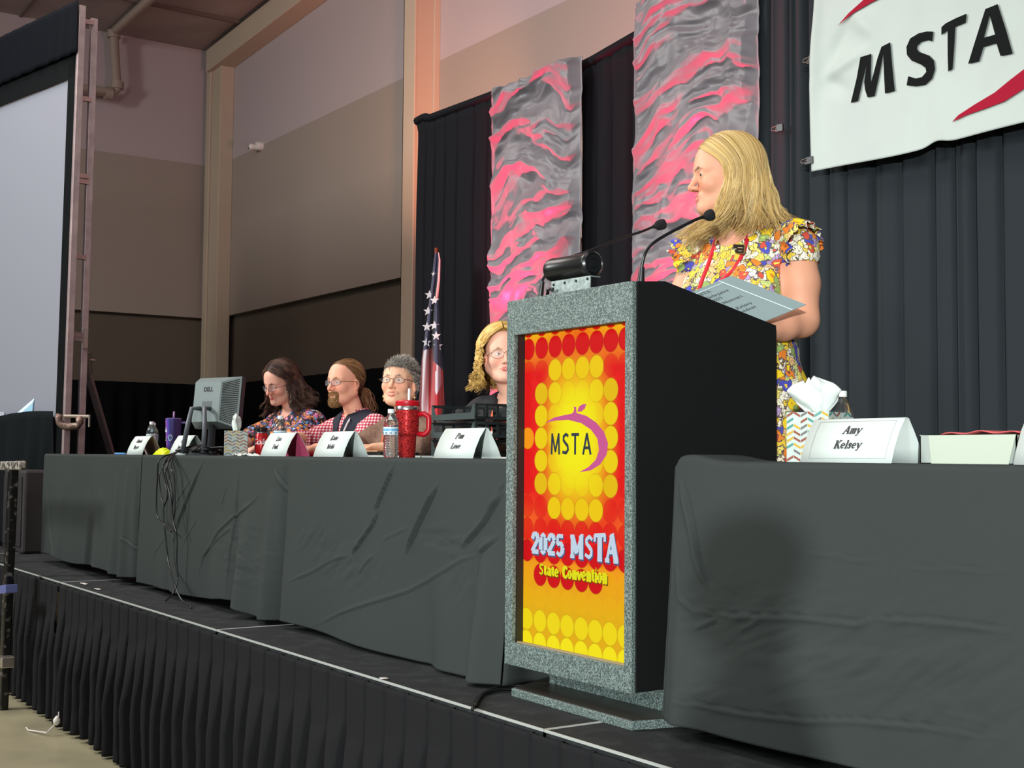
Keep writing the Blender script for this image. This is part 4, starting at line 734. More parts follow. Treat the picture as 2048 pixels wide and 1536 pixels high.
mic([(1282, 556), (1284, 532), (1290, 508), (1303, 489), (1330, 471), (1360, 455), (1390, 440), (1410, 433)], [3.86, 3.86, 3.86, 3.87, 3.9, 3.93, 3.96, 3.98], ((1411, 433), (1428, 428)), 3.98, 'gooseneck microphone at the right corner of the lectern, nearest the speaker', .005)
# ================================================================== PAPER THINGS
m_paper = M('white_card', (204, 214, 210), .7); m_txt = M('black_print', (24, 26, 30), .6)
def tent(xc, yf, l1, l2, label, w=.288, h=.112, dep=.125, inner=None, th=.0188, frame=True, rz=0):
    t = thing('name_tent', label, 'name card', (xc, yf, TT), 'folded name cards on the head tables')
    prof_ = [(0, 0), (.012, h*.33), (.030, h*.68), (.052, h*.97), (.058, h), (.066, h*.985), (.085, h*.72), (.108, h*.35), (dep, 0)]
    P = [[(xc+s*w/2, yf+y, TT+z+.001) for y, z in prof_] for s in (-1, 1)]
    mb = MB().grid(np.array(P)); inn = [[(xc+s*w/2*.999, yf+y+(.0012 if y < .058 else -.0012), TT+z-.0004) for y, z in prof_] for s in (-1, 1)]
    obj('card', mb, m_paper, t, smooth=True, solid=.0008, ang=40)
    if inner: obj('card_inside', MB().grid(np.array(inn)[:, ::-1]), inner, t, smooth=True)
    a = V((0, .052, h*.97)); al = a.normalized()
    def fn(off, x0=0): 
        def f(x, y, d):
            z = off+y; yy_ = np.interp(z, [p[1] for p in prof_[:5]], [p[0] for p in prof_[:5]]); return V((xc+x0+x, yf+yy_-.0012-d, TT+z+.0012))
        return f
    mb = slab(l1, th, squash(fn(h*.66), 1.12), wt=1.35); slab(l2, th, squash(fn(h*.33), 1.12), mb=mb, wt=1.35); obj('printed_name', mb, m_txt, t)
    if frame:
        f = fn(0); mb = MB(); b_ = .0011
        for x0_, z0_, x1_, z1_ in ((-w/2*.82, .10*h, w/2*.86, .10*h+b_), (-w/2*.82, .93*h, w/2*.86, .93*h+b_), (-w/2*.82, .10*h, -w/2*.82+b_, .93*h), (w/2*.86-b_, .10*h, w/2*.86, .93*h)):
            nn = 6; mb.grid(np.array([[f(x0_+(x1_-x0_)*i, z0_+(z1_-z0_)*j/nn, .0003) for j in range(nn+1)] for i in (0, 1)]))
        obj('printed_border', mb, M('border_grey', (140, 150, 148), .6), t)
    return t
tent((-2.35-2.056)/2, 2.5, 'Amy', 'Kelsey', 'white folded name card in front of the near tissue box', w=.292)
tent((-4.186-3.912)/2, 2.5, 'Pam', 'Lowe', 'white folded name card in front of the stacked letter trays', w=.275, frame=False)
tent(-5.11, 2.52, 'Katie', 'Webb', 'white folded name card just left of the clear water bottle', frame=False)
tent(-5.69, 2.52, 'Lisa', 'Funk', 'white folded name card with a pink inside', inner=M('pink_card', (232, 96, 140), .7), frame=False)
tent(-7.05, 2.55, 'Ann', 'Jones', 'white folded name card beside the purple tumbler', w=.26, frame=False)
tent(-7.70, 2.52, 'Hannah', 'Rogers', 'white folded name card at the far left in front of two bottles', w=.29, frame=False, inner=M('card_inside_tan', (190, 160, 150), .7))
tent(pY(2026, 935, 2.52).x+.146, 2.52, 'Mark', 'Jones', 'white folded name card cut by the right picture edge', w=.29)
# ---- tissue boxes
m_tis = M('tissue', (204, 212, 208), .8, sss=0)
def tissue_box(xc, yc, rz, w, h, label, pal, side_col, tis):
    t = thing('tissue_box', label, 'tissue box', (xc, yc, TT), 'patterned tissue boxes on the tables'); t.rotation_euler = (0, 0, rz)
    mats = [M('box_card', (188, 200, 194), .6)]+[M('box_ink_%s' % n, c, .6) for n, c in pal]+[M('box_side', side_col, .6)]
    mb = MB().box((-w/2, -w/2, 0), (w/2, w/2, h)); rr = random.Random(int(w*1e4)); nrow, ncol = 8, 6; sx = w/ncol; sz = h/nrow; k = .26
    for face in range(4):
        def fp(a, b, d=.0006):
            if face == 0: return (a, -w/2-d, b)
            if face == 1: return (w/2+d, a, b)
            if face == 2: return (-a, w/2+d, b)
            return (-w/2-d, -a, b)
        for r in range(nrow):
            for c in range(ncol):
                mi = 1+rr.randrange(len(pal)); 
                if rr.random() < .08: continue
                x0 = -w/2+c*sx; s = 1 if c % 2 == 0 else -1; z0 = (r+.18)*sz if s > 0 else (r+.18)*sz+sz*.62; z1 = z0+s*sz*.62
                thk = sz*.40; mb.add([fp(x0+sx*.04, z0), fp(x0+sx*.96, z1), fp(x0+sx*.96, z1+thk), fp(x0+sx*.04, z0+thk)], [(0, 1, 2, 3)], mi)
    mb.lathe([(w*.30, h+.0008), (w*.02, h+.0009)], (0, 0, 0), 20, sy=.5, mi=len(mats)-1)
    ROOT[t.name] = (0, 0, 0)
    obj('box', mb, mats, t)
    # crumpled tissue: closed folded loop growing upward
    n, m = 48, 22; P = np.zeros((n, m, 3)); a = np.linspace(0, 2*PI, n, endpoint=False)
    prof_, flat = tis
    for j in range(m):
        s = j/(m-1); hgt = prof_['h']*s; W = np.interp(s, *prof_['w']); off = np.interp(s, *prof_['o'])
        fold = 1+.16*np.sin(a*5+s*3)+.12*np.sin(a*9-s*4)*s+.10*np.sin(a*3+1)
        P[:, j, 0] = off+W*np.cos(a)*fold; P[:, j, 1] = W*flat*np.sin(a)*(1+.5*np.sin(a*4+s*6))*(1-.45*s); P[:, j, 2] = h+hgt*(1-.10*(1-np.cos(a*1.0+prof_['t']))*s)+.006*np.sin(a*7)*s
    P = np.concatenate([P, P[:1]], 0); obj('tissue', MB().grid(P), m_tis, t, smooth=True, solid=.0006)
    return t
pal2 = (('teal', (70, 140, 132)), ('brown', (140, 76, 60)), ('mustard', (196, 160, 50)), ('grey', (110, 108, 108)), ('teal2', (90, 150, 142)))
pal1 = (('grey1', (120, 128, 136)), ('rust1', (176, 106, 80)), ('gold1', (206, 168, 70)), ('brown1', (150, 96, 76)))
bx2 = pY(1615, 926, 2.66)
tissue_box(-2.43, 2.66, math.radians(14), .125, .135, 'near tissue box with teal and brown chevrons, tissue puffing out wide', pal2, (176, 188, 180), (dict(h=.095, w=([0, .3, .65, .85, 1], [.028, .056, .074, .058, .022]), o=([0, .4, 1], [-.008, -.018, -.028]), t=.6), .5))
tb1 = pY(472, 906, 2.62)
tissue_box(tb1.x, 2.62, math.radians(-24), .118, .13, 'tissue box with grey and gold chevrons, standing near the monitor', pal1, (186, 188, 156), (dict(h=.088, w=([0, .4, .8, 1], [.016, .03, .042, .018]), o=([0, .5, 1], [-.004, -.006, .004]), t=.3), .7))
# ---- bottles
def clearmat(nm_, tint, ior=1.33, rough=.03):
    m = M(nm_, tint, rough, trans=.97); m.node_tree.nodes['Principled BSDF'].inputs['IOR'].default_value = ior; return m
m_pet = clearmat('clear_bottle', (236, 244, 242)); m_cap = M('white_cap', (226, 230, 232), .4)
def bottle(x, y, label, lab=(110, 180, 220), hh=.205, ribs=True):
    t = thing('water_bottle', label, 'water bottle', (x, y, TT), 'clear plastic water bottles'); ROOT[t.name] = (0, 0, 0)
    R = .032; pr = [(.001, .004), (.02, .001), (.028, .002), (R, .010)]
    for i in range(24):
        z = .014+i*.0033; pr.append((R-(.0035 if i % 3 == 1 else 0)*(1 if ribs else 0), z))
    pr += [(R, .096), (R-.001, .13), (R, .134), (R-.002, .150), (.024, .168), (.016, .180), (.0125, .186), (.0125, .190), (.001, .190)]
    obj('bottle_body', MB().lathe(pr, (0, 0, 0), 32), m_pet, t, smooth=True)
    obj('cap', MB().lathe([(.0145, .188), (.0145, .203), (.013, .205), (.001, .205)], (0, 0, 0), 20), m_cap, t, smooth=True, ang=40)
    mb = MB(); n = 40
    def band(z0, z1, mi, a0=0, a1=2*PI): 
        A = np.linspace(a0, a1, n); mb.grid(np.array([[((R+.0004+mi*.0002)*math.cos(a), (R+.0004+mi*.0002)*math.sin(a), z) for z in (z0, z1)] for a in A]), mi)
    band(.097, .129, 0); band(.112, .122, 1)
    for k in range(10): band(.101, .107, 2, k*.62, k*.62+.3)
    obj('label', mb, [M('label_white_%d' % lab[0], (210, 226, 232), .4), M('label_blue_%d' % lab[0], lab, .4), M('label_text', (70, 110, 150), .4)], t, smooth=True)
    return t
bottle(-4.80, 2.66, 'clear water bottle with blue label beside the red glitter tumbler')
bottle(-2.535, 2.87, 'water bottle standing behind the near tissue box')
bottle(-6.05, 2.72, 'water bottle between the tissue box and the red can')
bottle(-7.86, 2.68, 'water bottle with a white label, left one of two behind the far name card', (170, 180, 180))
bottle(pY(306, 900, 2.80).x, 2.80, 'water bottle with a blue label, right one of two behind the far name card')
# ---- purple tumbler
def handle(pts, r, n=10, sx=1): return MB().tube(pts, r, n)
pp = pY(346, 903, 2.72)
t = thing('purple_tumbler', 'iridescent purple and blue tumbler with handle and stickers', 'tumbler', (pp.x, 2.72, TT)); ROOT[t.name] = (0, 0, 0)
def grad(nm_, stops, rough=.25, metal=.6, axis=0, sc_=1, noise=0):
    m = bpy.data.materials.new(nm_); m.use_nodes = True; nt = m.node_tree; b = nt.nodes['Principled BSDF']; b.inputs['Roughness'].default_value = rough; b.inputs['Metallic'].default_value = metal
    tc = nt.nodes.new('ShaderNodeTexCoord'); sp = nt.nodes.new('ShaderNodeSeparateXYZ'); r = nt.nodes.new('ShaderNodeValToRGB'); nt.links.new(tc.outputs['Object'], sp.inputs[0])
    mp = nt.nodes.new('ShaderNodeMapRange'); mp.inputs['From Min'].default_value = -sc_; mp.inputs['From Max'].default_value = sc_; nt.links.new(sp.outputs[axis], mp.inputs['Value']); nt.links.new(mp.outputs[0], r.inputs[0]); nt.links.new(r.outputs[0], b.inputs['Base Color'])
    set_ramp(r, stops)
    return m
m_pur = grad('iridescent', [(.2, (70, 110, 190)), (.34, (110, 130, 215)), (.46, (210, 110, 200)), (.56, (150, 90, 200)), (.7, (90, 80, 190)), (.85, (70, 60, 120))], sc_=.05, metal=.35)
obj('tumbler_body', MB().lathe([(.001, 0), (.034, 0), (.037, .004), (.043, .10), (.0475, .205), (.0475, .215)], (0, 0, 0), 36), m_pur, t, smooth=True, ang=50)
obj('lid', MB().lathe([(.047, .214), (.048, .221), (.043, .223), (.042, .219), (.001, .219)], (0, 0, 0), 36), M('lid_violet', (100, 86, 150), .3, coat=.5), t, smooth=True, ang=40)
obj('straw', MB().tube([(.0, 0, .2), (.003, 0, .262)], .006, 10), M('straw_violet', (150, 110, 160), .4), t, smooth=True)
hx = V((.8, .6, 0)); hx = V((.62, .78, 0))
def hp_(r, z): return (hx.x*r, hx.y*r, z)
obj('handle', MB().tube([hp_(.045, .195), hp_(.075, .195), hp_(.088, .185), hp_(.088, .10), hp_(.078, .082), hp_(.043, .075)], .007, 10), M('handle_violet', (120, 100, 160), .35), t, smooth=True)
def sticker(t, pts, col_, nm_, rad_=.0465, a0=-1.2, z0=.1, th=.001):
    obj(nm_, MB().poly(pts, lambda x, z, d: ((rad_+.001+d)*math.cos(a0+x/rad_), (rad_+.001+d)*math.sin(a0+x/rad_), z0+z), th), M('st_'+nm_+str(col_[0]), col_, .5), t)
sq = lambda w_, h_: [(-w_, -h_), (w_, -h_), (w_, h_), (-w_, h_)]
ci = lambda a, b, n=12: [(a*math.cos(2*PI*k/n), b*math.sin(2*PI*k/n)) for k in range(n)]
sticker(t, sq(.017, .011), (220, 224, 226), 'sticker', a0=-1.75, z0=.155, rad_=.0455); sticker(t, sq(.012, .007), (210, 216, 220), 'sticker', a0=-1.55, z0=.145, rad_=.045)
sticker(t, ci(.013, .011), (226, 220, 220), 'sticker', a0=-1.6, z0=.098, rad_=.0435); sticker(t, ci(.010, .008), (40, 36, 40), 'sticker_lens', a0=-1.6, z0=.099, rad_=.0445)
sticker(t, ci(.014, .019), (200, 196, 214), 'sticker', a0=-.75, z0=.105, rad_=.0445); sticker(t, ci(.010, .014), (50, 80, 140), 'sticker_centre', a0=-.75, z0=.104, rad_=.0455)
# ---- red glitter tumbler
m_glit = bpy.data.materials.new('red_glitter'); m_glit.use_nodes = True; nt = m_glit.node_tree; b = nt.nodes['Principled BSDF']; vo = nt.nodes.new('ShaderNodeTexVoronoi'); vo.inputs['Scale'].default_value = 420
tc = nt.nodes.new('ShaderNodeTexCoord'); nt.links.new(tc.outputs['Object'], vo.inputs['Vector']); cr = nt.nodes.new('ShaderNodeValToRGB'); cr.color_ramp.elements[0].position = .2; cr.color_ramp.elements[0].color = (*lin((120, 6, 16)), 1); cr.color_ramp.elements[1].position = .95; cr.color_ramp.elements[1].color = (*lin((236, 60, 60)), 1)
sp = nt.nodes.new('ShaderNodeSeparateColor'); nt.links.new(vo.outputs['Color'], sp.inputs[0]); nt.links.new(sp.outputs[0], cr.inputs[0]); nt.links.new(cr.outputs[0], b.inputs['Base Color']); nt.links.new(sp.outputs[1], b.inputs['Roughness'])
nm2 = nt.nodes.new('ShaderNodeBump'); nm2.inputs['Strength'].default_value = .6; nm2.inputs['Distance'].default_value = .002; nt.links.new(sp.outputs[2], nm2.inputs['Height']); nt.links.new(nm2.outputs[0], b.inputs['Normal']); b.inputs['Metallic'].default_value = .6
b.inputs['Roughness'].default_value = .4
rp_ = pY(814, 911, 2.78); m_redp = M('red_plastic', (190, 16, 34), .35); m_steel = M('brushed_steel', (190, 186, 184), .25, metal=1)
t = thing('red_glitter_tumbler', 'tall red glitter tumbler with handle, steel rim and white straw', 'tumbler', (rp_.x, 2.78, TT)); ROOT[t.name] = (0, 0, 0)
obj('tumbler_body', MB().lathe([(.001, 0), (.033, 0), (.035, .004), (.039, .088), (.0395, .092), (.041, .094), (.048, .102), (.0485, .106), (.0505, .205)], (0, 0, 0), 40), m_glit, t, smooth=True, ang=50)
obj('steel_rim', MB().lathe([(.0505, .205), (.0515, .206), (.0515, .220), (.05, .222)], (0, 0, 0), 40), m_steel, t, smooth=True, ang=40)
obj('lid', MB().lathe([(.049, .220), (.052, .224), (.052, .242), (.047, .246), (.045, .241), (.001, .241)], (0, 0, 0), 36).lathe([(.02, .24), (.02, .250), (.001, .251)], (-.012, 0, 0), 18), m_redp, t, smooth=True, ang=40)
obj('straw', MB().tube([(.010, 0, .1), (.012, 0, .298)], .0055, 10), M('white_straw', (225, 225, 230), .35), t, smooth=True)
hx = V((.56, .83, 0)); hx = V((.72, .69, 0))
obj('handle', MB().tube([hp_(.047, .186), hp_(.075, .190), hp_(.094, .178), hp_(.096, .165), hp_(.096, .125), hp_(.088, .110), hp_(.074, .101), hp_(.047, .103)], [.011, .012, .012, .012, .012, .012, .012, .011], 12), m_redp, t, smooth=True)
for z in (.150, .170): sticker(t, sq(.006, .006), (226, 170, 170), 'mark', a0=-1.75, z0=z, rad_=.0495)
# ---- red can
cp_ = pY(523, 904, 2.72); t = thing('drink_can', 'red drink can with white script half hidden by the pink lined name card', 'drink can', (cp_.x, 2.72, TT)); ROOT[t.name] = (0, 0, 0)
obj('can_body', MB().lathe([(.022, 0), (.030, .006), (.033, .012), (.033, .108), (.027, .118), (.027, .121), (.025, .119), (.001, .118)], (0, 0, 0), 30), M('can_red', (176, 14, 22), .3, metal=.3), t, smooth=True, ang=40)
obj('can_top', MB().lathe([(.0272, .119), (.0278, .122), (.0255, .122), (.025, .1195)], (0, 0, 0), 30), m_steel, t, smooth=True)
mb = text_mb('Cola', .045, lambda x, y, d: ((.0334+d)*math.cos(-1.0+y*0+x/.0334), (.0334+d)*math.sin(-1.0+x/.0334), .062+y*.9-x*.0), shear=.4, offset=.001, th=.0004); obj('can_lettering', mb, M('can_white', (230, 225, 225), .4), t)
# ---- monitor
md = 7.15; mc = pD(437, 806, md); camdir = (V(CAM)-mc); camdir.z = 0; camdir.normalize()
ang_ = math.atan2(camdir.y, camdir.x)-math.radians(50); bn = V((math.cos(ang_), math.sin(ang_), 0)); wn = V((-bn.y, bn.x, 0)); un = V((0, 0, 1)); tilt = -.10
un = (un+bn*tilt).normalized(); bn2 = wn.cross(un).normalized(); bn2 = bn2 if bn2.dot(bn) > 0 else -bn2
mt = thing('computer_monitor', 'grey flat computer monitor seen from behind with vented side', 'monitor', (mc.x, mc.y, TT))
def MP(w_, h_, d_): return mc+wn*w_+un*h_+bn2*d_
m_mon = M('monitor_grey', (112, 126, 126), .45); m_mond = M('monitor_dark', (38, 42, 48), .4); hw, hh_ = .175, .142
m_cool = M('monitor_vent', (16, 20, 22), .6)
obj('bezel', MB().hexa([MP(-hw, -hh_, -.03), MP(hw, -hh_, -.03), MP(hw, -hh_, 0), MP(-hw, -hh_, 0), MP(-hw, hh_, -.03), MP(hw, hh_, -.03), MP(hw, hh_, 0), MP(-hw, hh_, 0)]), m_mond, mt, bevel=.003)
mb = MB().hexa([MP(-hw, -hh_, 0), MP(hw, -hh_, 0), MP(hw-.085, -hh_+.03, .07), MP(-hw+.05, -hh_+.03, .07), MP(-hw, hh_, 0), MP(hw, hh_, 0), MP(hw-.085, hh_-.035, .07), MP(-hw+.05, hh_-.035, .07)])
for k in range(24):
    f = (k+1.5)/26; a = MP(hw-.008, -hh_+2*hh_*f, .006); bq = MP(hw-.078, -hh_+.03+(2*hh_-.065)*f, .0645); nn_ = (wn*.07+bn2*.085).normalized()
    up_ = un*.0028; mb.add([a+nn_*.001-up_, bq+nn_*.001-up_, bq+nn_*.001+up_, a+nn_*.001+up_], [(0, 1, 2, 3)], 1)
mb.hexa([MP(-.05, -.05, .07), MP(.03, -.05, .07), MP(.03, -.05, .071), MP(-.05, -.05, .071), MP(-.05, .0, .07), MP(.03, .0, .07), MP(.03, .0, .071), MP(-.05, .0, .071)], 2)
back = obj('back_shell', mb, [m_mon, m_cool, M('monitor_plate', (78, 88, 92), .5)], mt)
mb = text_mb('DELL', .034, lambda x, y, d: MP(-.01+x, .055+y, .0705+d), offset=.0012, space=1.0, th=.001); 
obj('logo', mb, M('logo_dark', (34, 40, 48), .4), back)
st = [MP(-.02, -.04, .075), MP(-.02, -.045, .12), V((mc.x, mc.y, 0))+bn*.15+V((0, 0, mc.z-.12)), V((mc.x, mc.y, 0))+bn*.17+V((0, 0, TT+.012))]
mb = MB()
for s in (-.035, .035): mb.tube([p+wn*s*(1+.5*i) for i, p in enumerate(st)], .013, 10)
obj('stand', mb, M('stand_grey', (90, 96, 104), .4), mt, smooth=True)
bc = V((mc.x, mc.y, TT))+bn*.10; obj('stand_base', MB().lathe([(.11, 0), (.11, .008), (.09, .014), (.001, .016)], bc, 30, sx=1, sy=.8), m_mond, mt, smooth=True, ang=40)
obj('stand_neck', MB().bar(MP(0, -.06, .03), V((mc.x, mc.y, TT+.01))+bn*.05, .06, .02), m_mond, mt)
# ---- cables over the cloth
m_cab = M('cable_black', (14, 15, 16), .35)
def catmull(P, k=5):
    P = [V(p) for p in P]; out = []
    for i in range(len(P)-1):
        p0, p1, p2, p3 = P[max(i-1, 0)], P[i], P[i+1], P[min(i+2, len(P)-1)]
        for j in range(k): s = j/k; out.append(.5*((2*p1)+(p2-p0)*s+(2*p0-5*p1+4*p2-p3)*s*s+(3*p1-p0-3*p2+p3)*s**3))
    return out+[P[-1]]
CB = [[(185+60, 325), (205, 350), (192, 480), (185, 600), (190, 740), (240, 790), (290, 850)], [(240, 325), (232, 380), (240, 480), (262, 600), (232, 700), (245, 860), (270, 1070), (315, 1230), (365, 1330), (430, 1360)], [(262, 325), (262, 380), (270, 450), (298, 600), (292, 720), (325, 880), (325, 1060), (332, 1190), (300, 1280), (250, 1303)],
      [(250, 325), (215, 420), (212, 560), (235, 680), (240, 800), (285, 845)], [(275, 325), (285, 400), (308, 470), (312, 700), (300, 780)], [(255, 322), (250, 400), (262, 520), (285, 620), (300, 760), (325, 860)]]
CL = ['ending in a plug halfway down', 'reaching the stage floor and curling right', 'reaching the stage floor and curling left', 'hanging leftmost and looping back', 'short rightmost one', 'in the middle of the bunch']
YC = 2.385
for k, c in enumerate(CB):
    pts = [pY(260+x/3.49, 820+y/3.49, YC-.004*k+(0 if y < 1200 else -.05)) for x, y in c]
    s_ = V((mc.x+.05-.01*k, mc.y-.02, TT+.012+.004*k)); m1_ = pY(378+k*3, 898-k*1.5, 2.56+.01*k); m1_.z = max(m1_.z, TT+.008); m2_ = pY(345+k*2, 903-k, 2.47); m2_.z = TT+.010+.002*k
    pts = [s_, m1_, m2_]+pts[1:]
    if k in (1, 2): pts[-1].z = S+.008; pts[-2].z = max(pts[-2].z, S+.02)
    tag(obj('cable', MB().tube(catmull(pts), .0042 if k != 3 else .003, 7), m_cab, smooth=True, loc=s_), 'thin black cable draped over the second tablecloth, '+CL[k], 'cable', 'black cables from the monitor')
# tangle behind the monitor foot
mb = None
for k in range(5):
    rr = random.Random(k); a = mc+V((.05, -.12, 0)); pts = [(a.x+rr.uniform(-.22, .25), a.y+rr.uniform(-.08, .1), TT+.010+rr.uniform(0, .05)) for _ in range(6)]
    tag(obj('cable', MB().tube(catmull(pts), .004, 7), m_cab, smooth=True, loc=pts[0]), 'black cable in the tangle on the table at the foot of the monitor', 'cable', 'tangled cables at the monitor foot')
# cables at the foot of the lectern
for k, (pp_, lb) in enumerate((([(945, 1418), (955, 1395), (985, 1382), (1030, 1378), (1090, 1378)], 'black cable curving out under the tablecloth beside the lectern foot, outer one'), ([(950, 1412), (965, 1388), (1000, 1374), (1040, 1371), (1090, 1372)], 'black cable curving out under the tablecloth beside the lectern foot, inner one'))):
    tag(obj('cable', MB().tube(catmull([pZ(x, y, S+.008) for x, y in pp_]), .006, 8), m_cab, smooth=True, loc=pZ(1000, 1385, S)), lb, 'cable', 'cables on the stage by the lectern')
# ---- stacked letter trays
m_tray = M('tray_black', (24, 27, 28), .35, noise=(14, (38, 44, 44)))
tx0, tx1, ty0, ty1 = pY(863, 900, 2.80).x, pY(949, 900, 2.80).x, 2.80, 3.12
for k in range(3):
    z = TT+.012+k*.073; t = thing('letter_tray', 'black plastic letter tray, '+['bottom', 'middle', 'top'][k]+' one of the stack behind the name card', 'letter tray', ((tx0+tx1)/2, ty0, z), 'stacked black letter trays')
    obj('tray_floor', MB().box((tx0, ty0, z), (tx1, ty1, z+.004)), m_tray, t)
    # front lip: U shape
    W_t = tx1-tx0; lip = [(0, 0), (W_t, 0), (W_t, .062), (W_t-.012, .058), (W_t-.030, .028), (.03, .022), (.012, .055), (0, .062)]
    obj('front_lip', MB().poly(lip, lambda a, b, d: (tx0+a, ty0-.004-d+.006, z+b), .004), M('tray_lip', (64, 74, 74), .3), t)
    for nm_, xx in (('side_wall', tx0), ('side_wall', tx1)):
        mb = MB().box((xx-.002, ty0, z), (xx+.002, ty1, z+.012)).box((xx-.002, ty0, z+.052), (xx+.002, ty1, z+.064)); n = 6
        for j in range(n+1):
            yy_ = ty0+(ty1-ty0-.012)*j/n; mb.box((xx-.002, yy_, z+.01), (xx+.002, yy_+.012, z+.053))
        obj(nm_, mb, m_tray, t)
    obj('back_wall', MB().box((tx0, ty1-.003, z), (tx1, ty1, z+.064)), m_tray, t)
    mb = MB()
    for xx in (tx0+.008, tx1-.008):
        for yy_ in (ty0+.01, ty1-.01): mb.box((xx-.004, yy_-.004, z-.012), (xx+.004, yy_+.004, z))
    for xx in (tx0+.008, tx1-.008):
        for yy_ in (ty0+.01, ty1-.01): obj('foot', MB().box((xx-.004, yy_-.004, z-.0105), (xx+.004, yy_+.004, z)), m_tray, t)
# ---- flat papers, folders, odds and ends
def flat(nm_, cat, label, x0, x1, Y0, Y1, z0, z1, mat, rz=0, bev=.001, grp=None):
    return tag(obj(nm_, MB().box((x0, Y0, z0), (x1, Y1, z1)), mat, bevel=bev, loc=((x0+x1)/2, (Y0+Y1)/2, z0)), label, cat, grp)
m_tan = M('tan_folder', (196, 150, 110), .6)
X_ = lambda x, Y: pY(x, 905, Y).x
flat('paper_stack', 'papers', 'stack of white papers behind the clear bottle and red tumbler', X_(735, 2.95), X_(860, 2.95), 2.9, 3.12, TT+.001, TT+.010, m_paper)
flat('binder', 'binder', 'black binder lying under the tan folder in front of the grey haired woman', X_(728, 3.06)-.1, X_(790, 3.06), 2.98, 3.19, TT+.011, TT+.026, m_blk)
flat('tan_folder', 'folder', 'tan folder lying on the black binder', X_(728, 3.06)-.12, X_(780, 3.06), 2.99, 3.19, TT+.027, TT+.034, m_tan)
flat('paper_stack', 'papers', 'white papers beside the letter trays and lectern', X_(1000, 2.75), X_(1000, 2.75)+.25, 2.62, 2.78, TT+.001, TT+.008, m_paper)
flat('red_tray', 'tray', 'shiny red dish between the two name cards', X_(608, 2.75), X_(626, 2.75), 2.7, 2.8, TT+.001, TT+.026, m_redp, bev=.008)
flat('pen', 'pen', 'blue and white pen lying at the far left table edge', X_(230, 2.5), X_(250, 2.5), 2.495, 2.507, TT+.002, TT+.013, M('pen_blue', (90, 150, 210), .4), bev=.004)
yg = pY(326, 899, 2.62)
n = 20; P = np.array([[(yg.x-.07+.16*i/(n-1), 2.58+.08*j/11, TT+.003+.034*math.sin(PI*i/(n-1))**.5*math.sin(PI*j/11)**.5*(1+.3*math.sin(i*1.7+j))) for j in range(12)] for i in range(n)])
tag(obj('snack_wrapper', MB().grid(P), M('neon_yellow', (206, 224, 10), .4), smooth=True, loc=(yg.x, 2.62, TT)), 'neon yellow crumpled wrapper between the two far name cards', 'wrapper')
n = 16; wp = pY(505, 905, 2.56)
for k, (xo, w_, lb) in enumerate(((0, .11, 'right'), (-.13, .09, 'left'))):
    P = np.array([[(wp.x+xo-w_/2+w_*i/(n-1), 2.52+.07*j/9, TT+.002+.016*abs(math.sin(i*1.3+k)*math.cos(j*.9))*math.sin(PI*i/(n-1))) for j in range(10)] for i in range(n)])
    tag(obj('crumpled_tissue', MB().grid(P), m_tis, smooth=True, loc=(wp.x+xo, 2.55, TT), solid=.0006), 'crumpled white tissue in front of the bottle and can, '+lb+' one', 'tissue', 'used tissues by the tissue box')
# ---- white open carton at the right
cx0, cx1 = pY(1840, 930, 2.56).x, pY(2034, 930, 2.56).x
ct_ = thing('open_carton', 'low white cardboard tray holding a red sheet at the right', 'carton', ((cx0+cx1)/2, 2.6, TT)); m_cart = M('carton_white', (182, 192, 176), .6); m_cart2 = M('carton_inside', (160, 170, 164), .6); zc = TT+.0
H_ = .068; Y0c, Y1c = 2.56, 2.84
obj('front_panel', MB().box((cx0, Y0c, zc+.001), (cx1, Y0c+.003, zc+H_)), m_cart2, ct_)
obj('front_flap', MB().poly([(.035, .0), (cx1-cx0-.02, 0), (cx1-cx0-.0, H_), (.027, H_)], lambda a, b, d: (cx0+a, Y0c-.001-d, zc+b+.001), .002), m_cart, ct_)
obj('side_panel', MB().box((cx0, Y0c, zc+.001), (cx0+.003, Y1c, zc+H_+.002)), m_cart, ct_); obj('side_panel', MB().box((cx1-.003, Y0c, zc+.001), (cx1, Y1c, zc+H_)), m_cart, ct_)
obj('back_panel', MB().box((cx0, Y1c-.003, zc+.001), (cx1, Y1c, zc+H_)), m_cart, ct_); obj('bottom', MB().box((cx0, Y0c, zc+.001), (cx1, Y1c, zc+.004)), m_cart2, ct_)
P = np.array([[(cx0+.045+(cx1-cx0-.02)*i/20, 2.58+.24*j/8, zc+H_+.004+.005*math.sin(PI*i/20)+.003*math.sin(i*.9)) for j in range(9)] for i in range(21)])
tag(obj('red_sheet', MB().grid(P), M('red_sheet', (196, 84, 86), .6), smooth=True, loc=(cx0+.15, 2.65, zc+H_), solid=.002), 'pale red sheet lying across the white carton', 'sheet')
# ---- booklet held by the speaker
fa, fb, fc = pD(1366, 591, 4.21), pD(1463, 551, 4.20), pD(1612, 609, 4.06)
fa = fb+(fa-fb)*1.38; ux = (fb-fa); uy = (fa-fb)*0+(fc-fb); wl, hl = ux.length, uy.length; fd = fa+uy
bn_ = ux.cross(uy).normalized(); bn_ = bn_ if bn_.dot(V(CAM)-fa) > 0 else -bn_
bk = thing('booklet', 'open pale booklet with printed title held over the lectern by the speaker', 'booklet', fa)
m_book = M('booklet_cover', (118, 134, 136), .5)
F4 = [fa, fb, fc, fd]
obj('cover', MB().hexa([p for p in F4]+[p-bn_*.002 for p in F4]), m_book, bk)
ofs = ux.cross(bn_)*0
obj('pages', MB().hexa([p-bn_*.0025 for p in F4]+[p-bn_*.009+(V((0, 0, .004))) for p in F4]), M('book_pages', (232, 234, 226), .6), bk)
u1, v1 = ux.normalized(), uy.normalized()
def bf(a0, b0): 
    o_ = fa+bn_*.0006
    return lambda x, y, d: o_+ux*a0+uy*b0+u1*x-v1*y+bn_*.0002
